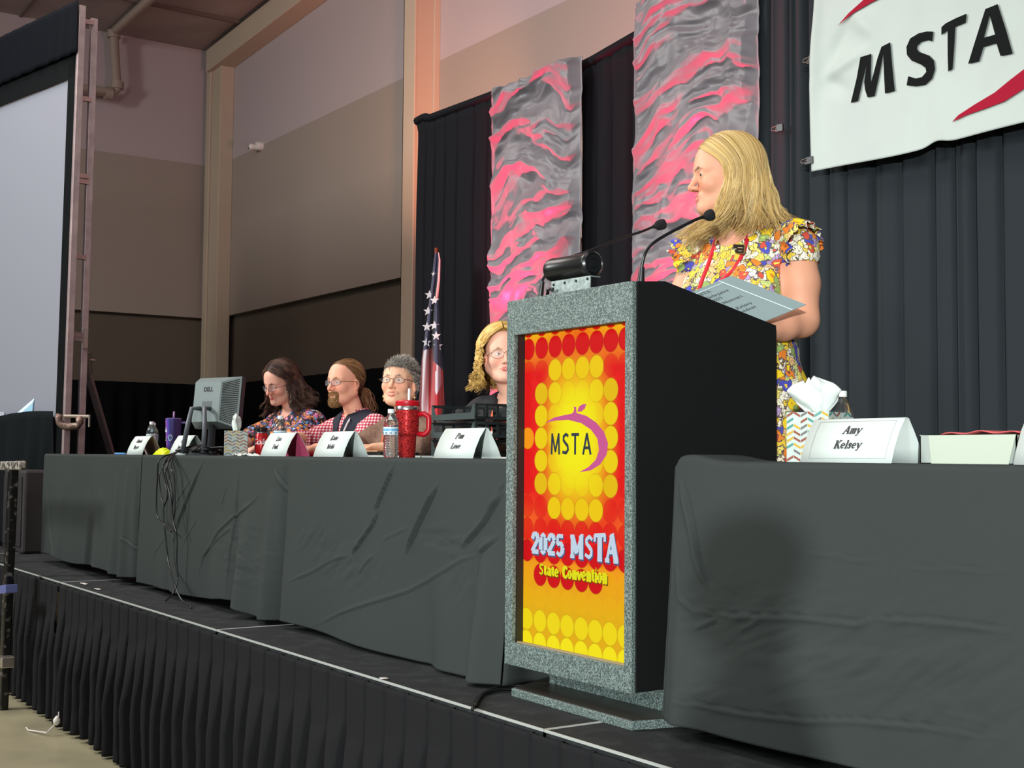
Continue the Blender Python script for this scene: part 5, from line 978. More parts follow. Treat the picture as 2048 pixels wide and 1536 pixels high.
mb = MB()
for s_, a0, b0, h_ in (('MSTA', .45, .14, .0125), ('State Delegates', .45, .245, .0125), ('2025', .45, .33, .0125), ('Joplin Missouri', .45, .44, .0125), ('Amy Kelsey', .45, .62, .0125), ('President', .45, .71, .0125)): obj('printed_line', slab(s_, h_, bf(a0, b0), shear=.15), m_txt, bk)
obj('window_edge', MB().add([fa+ux*.80+bn_*.0008, fa+ux*.815+bn_*.0008, fa+ux*.815+uy+bn_*.0008, fa+ux*.80+uy+bn_*.0008], [(0, 1, 2, 3)]).add([fa+uy*.06+ux*.0+bn_*.0008, fa+uy*.07+bn_*.0008, fa+uy*.07+ux*.81+bn_*.0008, fa+uy*.06+ux*.81+bn_*.0008], [(0, 1, 2, 3)]), M('window_edge', (196, 212, 214), .4), bk)
# ================================================================== BODIES
A3 = lambda p: np.array(p, float)
def smin(a, b, k): h = np.clip(.5+.5*(b-a)/k, 0, 1); return b*(1-h)+a*h-k*h*(1-h)
def smax(a, b, k): return -smin(-a, -b, k)
def s_sph(P, c, r): return np.linalg.norm(P-A3(c), axis=1)-r
def s_ell(P, c, r):
    q = P-A3(c); r = A3(r); k0 = np.linalg.norm(q/r, axis=1); k1 = np.linalg.norm(q/(r*r), axis=1)+1e-9; return k0*(k0-1)/k1
def s_cap(P, a, b, ra, rb=None):
    rb = ra if rb is None else rb; a = A3(a); b = A3(b); d = b-a; t = np.clip(((P-a)@d)/(d@d), 0, 1); return np.linalg.norm(P-a-t[:, None]*d, axis=1)-(ra+(rb-ra)*t)
def s_chain(P, pts, rs, k=.01):
    r = None
    for i in range(len(pts)-1):
        c = s_cap(P, pts[i], pts[i+1], rs[i], rs[i+1]); r = c if r is None else smin(r, c, k)
    return r
def nets(f, lo, hi, h):
    lo = A3(lo); hi = A3(hi); n = np.ceil((hi-lo)/h).astype(int)+1; ax = [lo[i]+h*np.arange(n[i]) for i in range(3)]
    val = np.empty(n)
    for i0 in range(0, n[0], 16):
        g = np.meshgrid(ax[0][i0:i0+16], ax[1], ax[2], indexing='ij'); P = np.stack([q.ravel() for q in g], 1); val[i0:i0+16] = f(P).reshape(g[0].shape)
    ins = val < 0
    cor = [(i, j, k) for i in (0, 1) for j in (0, 1) for k in (0, 1)]; sl = lambda c, A: A[c[0]:n[0]-1+c[0], c[1]:n[1]-1+c[1], c[2]:n[2]-1+c[2]]
    cnt = sum(sl(c, ins).astype(np.int8) for c in cor); act = (cnt > 0) & (cnt < 8); I = np.argwhere(act); idx = -np.ones(act.shape, int); idx[act] = np.arange(len(I))
    cv = {c: sl(c, val)[act] for c in cor}; acc = np.zeros((len(I), 3)); num = np.zeros(len(I))
    for a in cor:
        for d in range(3):
            if a[d] == 0:
                b = list(a); b[d] = 1; b = tuple(b); va, vb = cv[a], cv[b]; m = (va < 0) != (vb < 0); t = np.where(m, va/np.where(m, va-vb, 1), 0)
                p = np.tile(A3(a), (len(I), 1)); p[:, d] = t; acc[m] += p[m]; num[m] += 1
    vs = lo+h*(I+acc/num[:, None]); fs = []
    for d in range(3):
        u, v = (d+1) % 3, (d+2) % 3
        s0 = [slice(None)]*3; s1 = [slice(None)]*3; s0[d] = slice(0, n[d]-1); s1[d] = slice(1, n[d])
        a, b = ins[tuple(s0)], ins[tuple(s1)]; e = np.argwhere(a != b); e = e[(e[:, u] > 0) & (e[:, v] > 0) & (e[:, u] < n[u]-1) & (e[:, v] < n[v]-1)]
        if not len(e): continue
        q = []
        for du, dv in ((-1, -1), (0, -1), (0, 0), (-1, 0)):
            w_ = e.copy(); w_[:, u] += du; w_[:, v] += dv; q.append(idx[w_[:, 0], w_[:, 1], w_[:, 2]])
        q = np.stack(q, 1); fl_ = ~a[e[:, 0], e[:, 1], e[:, 2]]; q[fl_] = q[fl_][:, ::-1]; fs.append(q[(q >= 0).all(1)])
    return vs, (np.concatenate(fs) if fs else np.zeros((0, 4), int))
def rotm(yaw_=0, pitch_=0, roll_=0):   # faces -Y when all zero; pitch>0 looks down
    return np.array((Matrix.Rotation(yaw_, 3, 'Z') @ Matrix.Rotation(pitch_, 3, 'X') @ Matrix.Rotation(roll_, 3, 'Y')))
class Head:
    def __init__(s, pos, yaw_, pitch_=0, roll_=0, sc=1.0, fat=0.0, jaw=0.0, smile=0.0, open_=0.0, brow=(120, 90, 60), skin=(214, 160, 130), lip=(176, 92, 84), nose=1.0, old=0.0, gaze=(0, 0)):
        s.__dict__.update(locals()); s.R = rotm(yaw_, pitch_, roll_); s.pos = A3(pos)
    def loc(s, P): return ((P-s.pos)@s.R)/s.sc
    def wor(s, p): return s.pos+s.R@(A3(p)*s.sc)
    def sdf(s, W):
        P = s.loc(W); Q = P.copy(); Q[:, 0] = np.abs(Q[:, 0]); f = s.fat
        d = s_ell(P, (0, .018, .038), (.074, .092, .086))
        d = smin(d, s_ell(P, (0, -.025, -.020), (.060+f*.5, .064, .082)), .03)
        d = smin(d, s_cap(Q, (.050+f, .012, -.052), (.013, -.070, -.096-s.jaw*.3), .019+f*.6, .015+f*.3), .035)
        d = smin(d, s_ell(P, (0, -.080, -.098-s.jaw), (.019, .017, .016)), .024)
        d = smin(d, s_ell(P, (0, -.03, -.088), (.040+f*1.2, .045, .022+f*.9)), .03)
        d = smin(d, s_sph(Q, (.036+f*.5, -.060, -.030+.004*s.smile), .024+f*.4), .020)
        d = smin(d, s_cap(Q, (.010, -.086, .020), (.046, -.067, .019), .0085, .008), .02)
        d = smin(d, s_ell(P, (0, -.036, .048), (.058, .056, .056)), .035)
        d = smax(d, -s_ell(Q, (.031, -.101, -.001), (.017, .017, .012)), .012)
        # eyelids round the eyeball, slit left open
        lid = s_sph(Q, (.031, -.076, .000), .0142); slit = s_ell(Q, (.031, -.093, -.0005), (.0126, .012, .0049)); lid = smax(lid, -slit, .0015)
        d = smin(d, lid, .005); d = smax(d, -s_ell(Q, (.031, -.094, -.0005), (.0121, .012, .0045)), .0015)
        n = s.nose
        d = smin(d, s_cap(P, (0, -.0885, .014), (0, -.107*1-.004*n, -.028), .0072, .0082*n), .014)
        d = smin(d, s_sph(P, (0, -.111-.003*n, -.034), .0096*n), .009)
        d = smin(d, s_ell(Q, (.0125*n, -.101, -.037), (.0075*n, .0095, .007)), .006)
        d = smax(d, -s_ell(Q, (.0062, -.107, -.0445), (.0026, .0045, .0022)), .002)
        sm = s.smile; op = s.open_
        c0, c1 = (0, -.0985, -.0605), (.022+.008*sm, -.0865, -.0635+.006*sm)
        d = smin(d, s_ell(P, (0, -.080, -.064), (.024, .017, .018)), .018)
        d = smin(d, s_cap(Q, c0, c1, .0046, .0022), .004); d = smin(d, s_cap(Q, (0, -.0970, -.0700-op), (.020+.008*sm, -.0865, -.0655+.006*sm-op*.3), .0056, .0026), .004)
        d = smax(d, -s_cap(Q, (0, -.105, -.0652-op*.5), (.022+.008*sm, -.093, -.0645+.006*sm-op*.2), .0010+op*.5, .0007), .0015)
        # smile crease
        d = smax(d, -s_cap(Q, (.0265, -.0935, -.049), (.0335+.006*sm, -.084, -.062), .0012+.001*sm, .0012), .007)
        # ears
        e = s_ell(Q, (.077, .012, -.008), (.008, .017, .028)); e = smax(e, -s_ell(Q, (.086, .009, -.004), (.006, .010, .018)), .003); e = smin(e, s_ell(Q, (.078, .008, -.032), (.006, .009, .010)), .004)
        d = smin(d, e, .005)
        return d*s.sc
    def col(s, W):
        P = s.loc(W); Q = P.copy(); Q[:, 0] = np.abs(Q[:, 0]); sk = A3(lin(s.skin)); C = np.tile(sk, (len(P), 1))
        def mix(w_, c): nonlocal C; w_ = np.clip(w_, 0, 1)[:, None]; C = C*(1-w_)+A3(lin(c))*w_
        r_, g_, b_ = s.skin
        mix(.5*np.exp(-np.sum(((Q-A3((.038, -.085, -.028)))/A3((.022, .03, .018)))**2, 1)), (min(255, r_+6), g_-38, b_-34))
        mix(.45*np.exp(-np.sum(((P-A3((0, -.115, -.034)))/A3((.016, .015, .012)))**2, 1)), (min(255, r_+4), g_-36, b_-30))
        mix(.35*np.exp(-np.sum(((Q-A3((.08, .01, -.01)))/A3((.015, .03, .035)))**2, 1)), (r_, g_-36, b_-32))
        F2 = Q*A3((1, 0, 1)); fr = (P[:, 1] < -.07)
        lp_ = np.minimum(s_chain(F2, [(0, 0, -.0608), (.010, 0, -.0606), (.0225+.008*s.smile, 0, -.0645+.006*s.smile)], [.0034, .0032, .0008]), s_chain(F2, [(0, 0, -.0708-s.open_), (.010, 0, -.0700-s.open_*.9), (.0215+.008*s.smile, 0, -.0655+.006*s.smile-s.open_*.3)], [.0044, .0038, .0008])); mix(np.where(fr & (P[:, 1] < -.082), (.0004-lp_)/.0016*.62, 0), s.lip)
        if s.open_: mix(np.where((Q[:, 0] < .018) & (np.abs(P[:, 2]+.0655+s.open_*.5) < s.open_*.4) & (P[:, 1] > -.094) & (P[:, 1] < -.075), 1, 0), (90, 40, 36))
        br = s_chain(F2, [(.013, 0, .0175), (.030, 0, .0235), (.047, 0, .0170)], [.0030, .0030, .0010]); mix(np.where(fr|(P[:, 1] < -.05), (.0012-br)/.003*.75, 0), s.brow)
        ld = np.abs(s_ell(Q, (.031, -.094, -.0005), (.0125, .013, .0046))); mix(np.where(P[:, 1] < -.082, (.0016-ld)/.0014*.75, 0), tuple(int(v*.35) for v in s.brow))
        return C
    def eyes(s, parent, iris=(92, 100, 104)):
        if s.open_ or s.smile > .8: obj('teeth', MB().tube([s.wor((x, -.0875+18*x*x, -.0655-s.open_*.25+s.smile*.004*(abs(x)/.02)**2)) for x in np.linspace(-.017, .017, 9)], [.0014, .0024, .0028, .003, .003, .003, .0028, .0024, .0014], 8), M('teeth_white', (232, 224, 210), .3), parent, smooth=True)
        for sx in (-1, 1):
            c = s.wor((sx*.031, -.0765, 0)); g = s.R@A3((math.sin(s.gaze[0]), -math.cos(s.gaze[0])*math.cos(s.gaze[1]), math.sin(s.gaze[1]))); r = .0122*s.sc
            n, m = 24, 18; R_ = V(g).to_track_quat('Z', 'Y').to_matrix(); vs = []; cs = []
            th_ = np.linspace(0, PI, m)
            for t in th_:
                for k in range(n):
                    a = 2*PI*k/n; vs.append(V(c)+R_@V((r*math.sin(t)*math.cos(a), r*math.sin(t)*math.sin(a), r*math.cos(t)))); cs.append(lin((14, 12, 12)) if t < .22 else lin(iris) if t < .52 else lin((228, 222, 216)))
            fs = [(i*n+j, i*n+(j+1) % n, (i+1)*n+(j+1) % n, (i+1)*n+j) for i in range(m-1) for j in range(n)]
            obj('eye', MB().add(vs, fs, 0, cs), M('eyeball', (255, 255, 255), .12, attr='Col'), parent, smooth=True)
    def glasses(s, parent, col=(30, 26, 26), w=.026, h=.016, style='oval', z=-.002, metal=0):
        mt = M('glasses_%d' % col[0], col, .3, metal=metal); mb = MB(); gl = MB()
        for sx in (-1, 1):
            pts = []
            for k in range(29):
                a = 2*PI*k/28; e = .75 if style == 'rect' else 1.0
                x = w*math.copysign(abs(math.cos(a))**e, math.cos(a)); zz = h*math.copysign(abs(math.sin(a))**e, math.sin(a)); X = sx*.033+x; pts.append(s.wor((X, -.108+1.6*(abs(X)-.01)**2*6*.9, z+zz)))
            mb.tube(pts, .0011*s.sc, 6, cap=False); gl.add([V(p) for p in pts[:-1]], [tuple(range(28))])
            mb.tube([s.wor((sx*(.033+w), -.094, z+h*.4)), s.wor((sx*.079, -.075, z+.006)), s.wor((sx*.083, 0, z+.006)), s.wor((sx*.082, .022, z-.012))], .0013*s.sc, 6)
        mb.tube([s.wor((-.033+w, -.1065, z+h*.3)), s.wor((0, -.113, z+h*.45)), s.wor((.033-w, -.1065, z+h*.3))], .0012*s.sc, 6)
        g = obj('glasses', mb, mt, parent, smooth=True); lm = M('lens_glass', (235, 240, 245), .03, alpha=.16, spec=.8); obj('lens', gl, lm, g)
    def hairline(s): pass
def strands(paths, r0, cols, name, mat, parent, sides=4, taper=(.5, 1, .3), flat=1):
    K = len(paths); n = len(paths[0]); Pt = np.array(paths, float); T = np.gradient(Pt, axis=1); T /= np.linalg.norm(T, axis=2, keepdims=True)+1e-9
    ref = np.array([.31, .22, .92]); N1 = np.cross(T, ref); N1 /= np.linalg.norm(N1, axis=2, keepdims=True)+1e-9; N2 = np.cross(T, N1)
    t = np.linspace(0, 1, n); rad = np.interp(t, [0, .3, 1], taper)[None, :, None, None]*(np.asarray(r0).reshape(-1, 1, 1, 1) if hasattr(r0, '__len__') else r0)
    a = np.arange(sides)*2*PI/sides; ca, sa = np.cos(a)[None, None, :, None], np.sin(a)[None, None, :, None]
    Vt = Pt[:, :, None]+(N1[:, :, None]*ca+N2[:, :, None]*sa*flat)*rad
    base = np.arange(K)[:, None, None]*(n*sides); i = np.arange(n-1)[None, :, None]*sides; j = np.arange(sides)[None, None]; j2 = (j+1) % sides
    q = np.stack([base+i+j, base+i+j2, base+i+sides+j2, base+i+sides+j], -1).reshape(-1, 4)
    C = np.repeat(np.asarray(cols)[:, None], n*sides, 1).reshape(-1, 3)
    if np.asarray(cols).ndim == 3: C = np.repeat(np.asarray(cols)[:, :, None], sides, 2).reshape(-1, 3)
    mb = MB(); mb.add(Vt.reshape(-1, 3), q.tolist(), 0, C.tolist()); return obj(name, mb, mat, parent, smooth=True)
m_hair = M('hair', (255, 255, 255), .42, attr='Col', spec=.4)
m_skin = M('skin', (255, 255, 255), .52, attr='Col', spec=.35, sss=.12, bump=(700, .08))
def haircols(K, pal, rs): pal = np.array([lin(c) for c in pal]); w_ = rs.rand(K, 1); k = rs.randint(0, len(pal), K); k2 = rs.randint(0, len(pal), K); return pal[k]*w_+pal[k2]*(1-w_)
def joint(parts, name, mat, parent):   # several grids of one surface joined in one mesh
    mb = MB()
    for vs, fs, cs in parts: mb.add(vs, fs.tolist(), 0, cs.tolist() if cs is not None else None)
    return obj(name, mb, mat, parent, smooth=True)
def box_of(pts, pad): P = np.array(pts); return P.min(0)-pad, P.max(0)+pad
# hand: palm + four fingers + thumb.  w wrist, d palm direction, n back-of-hand normal, side +1 thumb on the d x n side
def hand_prims(w_, d, n, side, curl=.5, sc=1., spread=.1):
    w_ = A3(w_); d = A3(d)/np.linalg.norm(d); n = A3(n); n = n-d*(n@d); n /= np.linalg.norm(n); s_ = np.cross(d, n)*side; pr = []
    k = w_+d*.092*sc
    for i, (o, L_, r) in enumerate(((.030, .072, .0088), (.010, .080, .0090), (-.010, .074, .0086), (-.029, .060, .0078))):
        b = k+s_*o*sc-n*.002; dd = d+s_*spread*(o/.03); dd /= np.linalg.norm(dd); pts = [w_+d*.03*sc+s_*o*.6*sc, b]; c = curl*(1+.12*i); a = 0; p = b
        for j, f in enumerate((.45, .31, .24)):
            a += c*(.8 if j == 0 else 1.); v = dd*math.cos(a)-n*math.sin(a); p = p+v*L_*f*sc; pts.append(p)
        pr.append((pts, [r*1.25*sc, r*1.08*sc, r*sc, r*.94*sc, r*.8*sc]))
    t0 = w_+d*.022*sc+s_*.020*sc; t1 = t0+(d*.6+s_*.75-n*.25)*.042*sc; t2 = t1+(d*.85+s_*.35-n*.35)*.032*sc; t3 = t2+(d*.95+s_*.05-n*.4)*.024*sc
    pr.append(([t0, t1, t2, t3], [.015*sc, .0115*sc, .0102*sc, .0085*sc])); pr.append(([w_, w_+d*.05*sc, k-d*.004], [.021*sc, .020*sc, .017*sc]))
    for o in (.018, -.018): pr.append(([w_+s_*o*.5*sc, w_+d*.05*sc+s_*o*sc, k+s_*o*sc], [.016*sc, .0155*sc, .0135*sc]))
    return pr
def prims_sdf(P, pr, k=.006):
    r = None
    for pts, rs in pr: c = s_chain(P, pts, rs, k); r = c if r is None else smin(r, c, .005)
    return r
def floral(name, base, pal, scale, outline=(40, 40, 50), flo=(), flo_scale=9, edge=.06, warp=.35):
    m = bpy.data.materials.new(name); m.use_nodes = True; nt = m.node_tree; b = nt.nodes['Principled BSDF']; b.inputs['Roughness'].default_value = .8; N = nt.nodes.new; L = nt.links.new
    tc = N('ShaderNodeTexCoord'); no = N('ShaderNodeTexNoise'); no.inputs['Scale'].default_value = scale*.8; no.inputs['Detail'].default_value = 2
    mixv = N('ShaderNodeVectorMath'); mixv.operation = 'MULTIPLY_ADD'; L(tc.outputs['Object'], no.inputs['Vector']); L(no.outputs['Color'], mixv.inputs[0]); mixv.inputs[1].default_value = (warp/scale*6,)*3; L(tc.outputs['Object'], mixv.inputs[2])
    v = N('ShaderNodeTexVoronoi'); v.inputs['Scale'].default_value = scale; L(mixv.outputs[0], v.inputs['Vector']); sp = N('ShaderNodeSeparateColor'); L(v.outputs['Color'], sp.inputs[0])
    r = N('ShaderNodeValToRGB'); r.color_ramp.interpolation = 'CONSTANT'; cols = pal
    set_ramp(r, [(i/len(cols), c) for i, c in enumerate(cols)])
    L(sp.outputs[0], r.inputs[0])
    ve = N('ShaderNodeTexVoronoi'); ve.feature = 'DISTANCE_TO_EDGE'; ve.inputs['Scale'].default_value = scale; L(mixv.outputs[0], ve.inputs['Vector'])
    def lt(sock, val): q = N('ShaderNodeMath'); q.operation = 'LESS_THAN'; L(sock, q.inputs[0]); q.inputs[1].default_value = val; return q.outputs[0]
    def mx(f, a, c): q = N('ShaderNodeMix'); q.data_type = 'RGBA'; L(f, q.inputs[0]); (L(a, q.inputs[6]) if hasattr(a, 'links') else None); 
    def mixc(f, a, c):
        q = N('ShaderNodeMixRGB'); L(f, q.inputs[0])
        for k, s_ in ((1, a), (2, c)):
            if isinstance(s_, tuple): q.inputs[k].default_value = (*lin(s_), 1)
            else: L(s_, q.inputs[k])
        return q.outputs[0]
    col = mixc(lt(ve.outputs['Distance'], edge), r.outputs[0], outline)
    # wavy inner lines inside cells
    wv = N('ShaderNodeTexWave'); wv.inputs['Scale'].default_value = scale*1.1; wv.inputs['Distortion'].default_value = 9; wv.inputs['Detail'].default_value = 2; L(mixv.outputs[0], wv.inputs['Vector']); col = mixc(lt(wv.outputs['Fac'], .06), col, outline if flo else base)
    for i, (fs, th, pc, cc) in enumerate(flo):
        off = N('ShaderNodeVectorMath'); off.operation = 'ADD'; off.inputs[1].default_value = (i*3.7, i*1.3, i*2.1); L(tc.outputs['Object'], off.inputs[0])
        n2 = N('ShaderNodeTexNoise'); n2.inputs['Scale'].default_value = fs*3.2; n2.inputs['Detail'].default_value = 1; L(off.outputs[0], n2.inputs['Vector'])
        ma = N('ShaderNodeVectorMath'); ma.operation = 'MULTIPLY_ADD'; L(n2.outputs['Color'], ma.inputs[0]); ma.inputs[1].default_value = (.55/fs,)*3; L(off.outputs[0], ma.inputs[2])
        fv = N('ShaderNodeTexVoronoi'); fv.inputs['Scale'].default_value = fs; L(ma.outputs[0], fv.inputs['Vector'])
        col = mixc(lt(fv.outputs['Distance'], th*1.14), col, outline); col = mixc(lt(fv.outputs['Distance'], th), col, pc); col = mixc(lt(fv.outputs['Distance'], th*.35), col, cc)
    L(col, b.inputs['Base Color']); MATS[name] = m; return m
# ================================================================== PEOPLE
def yawc(p, a): return math.atan2(-p[0], p[1])-math.radians(a)     # a degrees turned to picture left from facing the lens
class Torso:
    def __init__(s, N, yaw_, w=1.0, d=1.0, bust=0, lean=0, L=1.0, belly=0): s.N = A3(N); s.R = rotm(yaw_, lean); s.w = w; s.d = d; s.bust = bust; s.L = L; s.belly = belly
    def wor(s, p): return s.N+s.R@A3(p)
    def dir(s, p): return s.R@A3(p)
    def sdf(s, W, seated=True):
        P = (W-s.N)@s.R; w, dd, L = s.w, s.d, s.L; Q = P.copy(); Q[:, 0] = np.abs(Q[:, 0])
        d = s_ell(P, (0, .005, -.17*L), (.158*w, .108*dd, .20*L)); d = smin(d, s_cap(Q, (.03, .005, -.035), (.155*w, .01, -.065), .048, .056), .05)
        d = smin(d, s_ell(P, (0, -.012-s.belly*.4, -.36*L), (.150*w, (.112+s.belly)*dd, .16*L)), .05); d = smin(d, s_ell(P, (0, .01, -.52*L), (.170*w, .125*dd, .13*L)), .05)
        if s.bust: d = smin(d, s_ell(Q, (.078*w, -.075*dd, -.19*L), (.072*s.bust, .058*s.bust, .075*s.bust)), .04)
        return d
def grow(N_, K, rs): i = rs.choice(len(N_), min(K, len(N_)), replace=False); return N_[i]
def scalp_mask(P, line=((0, 50, 75, 95, 110, 180), (.078, .072, .04, -.005, -.06, -.075))):
    th = np.degrees(np.abs(np.arctan2(P[:, 0], -(P[:, 1]-.01)))); return P[:, 2] > np.interp(th, *line)
def cap_from(hd, vs, fs, off, col, parent, line=None, name='hair_cap'):
    P = hd.loc(vs); m = scalp_mask(P, line) if line else scalp_mask(P); f = fs[m[fs].all(1)]; c = A3((0, .018, .01)); n = P-c; n /= np.linalg.norm(n, axis=1, keepdims=True); W = np.array([hd.wor(q) for q in P+n*off])
    used = np.unique(f); mp = -np.ones(len(vs), int); mp[used] = np.arange(len(used)); mb = MB(); mb.add(W[used], mp[f].tolist(), 0, (lin(col))); return obj(name, mb, m_hair, parent, smooth=True)
def slerp(a, b, t): a = a/np.linalg.norm(a); b = b/np.linalg.norm(b); o = math.acos(np.clip(a@b, -1, 1)); so = math.sin(o)+1e-6; return np.array([a*math.sin((1-x)*o)/so+b*math.sin(x*o)/so for x in t])
def long_hair(hd, parent, K, pal, rs, L=.20, rx=.088, ry=.110, th0=72, flare=.4, front=.06, wave=.008, curl=.02, r=.0014, part=-.015, lift=.0, freq=2.2, backL=None, name='hair', th1=180, helix=0, fl_back=None, npt=24, vol=0.0, smooth=0, endc=0.0, fpow=1.5, clump=16):
    c = A3((0, .018, .036)); E = A3((.086+vol, .106+vol, .100+vol*.6)); paths = []; cols = haircols(K, pal, rs)
    for k in range(K):
        if k % clump == 0: S0 = (rs.choice([-1, 1]), rs.rand()**1.15, rs.rand()**.6, rs.rand()*6.28, rs.rand(), rs.rand(), rs.rand(), rs.rand()); c0 = cols[k].copy()
        s = S0[0]; w = float(np.clip(S0[1]+rs.normal(0, .020), 0, 1)); dp = float(np.clip(S0[2]+rs.normal(0, .10), 0, 1.1)); cols[k] = cols[k]*.5+c0*.5; root = A3((part+s*.003, -.074+.150*w, 0)); u = (root-c)/E; u[2] = math.sqrt(max(.02, 1-u[0]**2-u[1]**2))
        th = math.radians(th0+(th1-th0)*w); tg = A3((s*math.sin(th), -math.cos(th), -.08)); n1 = int(npt*.42); D = slerp(u, tg, np.linspace(0, 1, n1)); sc_ = .93+.10*dp
        P1 = c+D/np.linalg.norm(D, axis=1, keepdims=True)*E*sc_; P1[:, 2] += lift*np.sin(np.linspace(0, PI, n1))
        e = P1[-1]; n2 = npt-n1; t = np.linspace(0, 1, n2+1)[1:]; Ls = (L*(1-w)+(backL or L)*w)*(.72+.28*S0[4]+.05*rs.rand()); fb = flare if fl_back is None else flare*(1-w)+fl_back*w
        rad = A3((e[0], e[1]-.018, 0)); ph = S0[3]+rs.normal(0, .25); f_ = freq*(.8+.5*S0[5])
        q = e+np.outer(fb*(1.15*t**1.25-.30*t**4), rad)+np.outer(-t*Ls, A3((0, 0, 1))); q[:, 1] -= front*(1-w)**2*t**fpow
        nr = rad/np.linalg.norm(rad); tn = np.cross(nr, A3((0, 0, 1)))
        q += np.outer(wave*np.sin(t*6.28*f_+ph)*(.3+t), tn)+np.outer((wave*.7*np.cos(t*6.28*f_+ph)+curl*(t**3)*(S0[6]*2-1.1))*(.2+t), nr)
        q += np.outer(endc*(t**5)*(.3+S0[7])*np.sin(t*5+ph*.3), tn)+np.outer(endc*1.3*(t**4)*(S0[4]-.55), nr)
        if helix:
            a = t*6.28*(freq*2.2)+ph; q += np.outer(helix*np.cos(a), tn)+np.outer(helix*np.sin(a), nr); a1 = np.linspace(0, 1, n1)*6.28*freq+ph; P1 = P1+np.outer(helix*.5*np.sin(a1)*np.linspace(0, 1, n1), nr)
        q[:, 2] += curl*.5*(t**4)*rs.rand()
        A_ = np.vstack([P1, q])
        for _ in range(smooth): A_[1:-1] = A_[1:-1]*.4+(A_[:-2]+A_[2:])*.3
        paths.append(np.array([hd.wor(p) for p in A_]))
    return strands(paths, r*hd.sc, cols, name, m_hair, parent)
def stub_hair(hd, vs, K, pal, rs, maskf, length, dirf, parent, name, r=.0011, npt=6, curlf=0):
    P = hd.loc(vs); P = P[maskf(P)]; P = grow(P, K, rs); paths = []; cols = haircols(len(P), pal, rs)
    for p in P:
        d0 = dirf(p, rs); L_ = length*(.7+.6*rs.rand()); c = rs.normal(0, .25, 3); pts = [p-d0*.002]; d = d0.copy()
        for j in range(npt-1): d = d+c*.25+A3((0, 0, -curlf)); d /= np.linalg.norm(d); pts.append(pts[-1]+d*L_/(npt-1))
        paths.append(np.array([hd.wor(q) for q in pts]))
    return strands(paths, r*hd.sc, cols, name, m_hair, parent, sides=3)
def mesh_head(hd, neck, h=.003):
    Nb, r0, r1 = neck
    def f(W): return smin(hd.sdf(W), s_cap(W, hd.wor((0, .022, -.055)), Nb, r0, r1), .022)
    lo = hd.pos-A3((.135, .145, .17))*hd.sc; hi = hd.pos+A3((.135, .145, .14))*hd.sc; vs, fs = nets(f, lo, hi, h); return vs, fs, f, lo, hi
def body(hd, tor, arms, neck, parent, h=.012, hh=.003, legs=None, hands=(), handh=.0035):
    vs, fs, hf, lo, hi = mesh_head(hd, neck, hh)
    prims = []
    for hnd in hands: prims += hand_prims(*hnd[0], **hnd[1])
    def bf(W, fine=False):
        d = tor.sdf(W); d = smin(d, s_cap(W, hd.wor((0, .022, -.055)), neck[0], neck[1], neck[2]), .03)
        for J, r in arms: d = smin(d, s_chain(W, J, r, .02), .03)
        if legs: d = smin(d, min_chain(W, legs), .04)
        return d
    def min_chain(W, lg): 
        r = None
        for J, rr in lg: c = s_chain(W, J, rr, .03); r = c if r is None else np.minimum(r, c)
        return r
    pts = [tor.wor((x, y, z)) for x in (-.27, .27) for y in (-.2, .2) for z in (-.75, .08)]+[p for J, r in arms for p in J]+[p for J, r in (legs or []) for p in J]
    bl_, bh = box_of(pts, .08); bh[2] = min(bh[2], lo[2]+.02) if True else bh[2]
    bh[2] = lo[2]+.006; cv = lambda v: np.tile(A3(lin(hd.skin)), (len(v), 1))
    v2, f2 = nets(bf, bl_, bh, h); parts = [(vs, fs, hd.col(vs)), (v2, f2, cv(v2))]
    for J, r in arms:
        up = np.array(J); 
        if up[:, 2].max()+.06 > bh[2] and False: pass
    if prims:
        groups = [hand_prims(*hnd[0], **hnd[1]) for hnd in hands]
        for g, hnd in zip(groups, hands):
            J, r = hnd[2]
            fa_ = lambda W: smin(prims_sdf(W, g), s_chain(W, J, r, .02), .012)
            pp_ = [p for a, b in g for p in a]+[J[-2]]; l2, h2 = box_of(pp_, .025); v3, f3 = nets(fa_, l2, h2, handh)
            kn = cv(v3); parts.append((v3, f3, kn))
    o = joint(parts, 'body', m_skin, parent); return o, vs, fs, bf
def garment(f, lo, hi, h, name, mat, parent, col=None):
    vs, fs = nets(f, lo, hi, h); mb = MB(); mb.add(vs, fs.tolist(), 0, col); return obj(name, mb, mat, parent, smooth=True)
def folds(W, a=.004, s=1, seed=0): return a*(np.sin(W[:, 0]*38*s+3*np.sin(W[:, 2]*17*s+seed)+seed)*np.sin(W[:, 2]*23*s+2.3*np.sin(W[:, 0]*21*s+seed)))+a*.7*np.sin(W[:, 1]*45*s+W[:, 2]*30*s+seed)
def ribbon(pts, w_, side, name, mat, parent, th=.0012):
    P = catmull(pts, 6); mb = MB(); row = []
    for i, p in enumerate(P):
        t = (P[min(i+1, len(P)-1)]-P[max(i-1, 0)]).normalized(); s_ = t.cross(V(side)).normalized(); row.append([p-s_*w_/2, p+s_*w_/2])
    return obj(name, mb.grid(np.array([[list(a) for a in r] for r in row])), mat, parent, smooth=True, solid=th)
def project_out(f, p, d, lift=.004):   # move p along d until it is just outside the surface f
    p = A3(p); d = A3(d)/np.linalg.norm(d); ts = np.linspace(.35, -.35, 500); q = p+ts[:, None]*d; v = f(q); i = np.argmax(v < 0)
    return q[i]+d*lift if (v < 0).any() else p
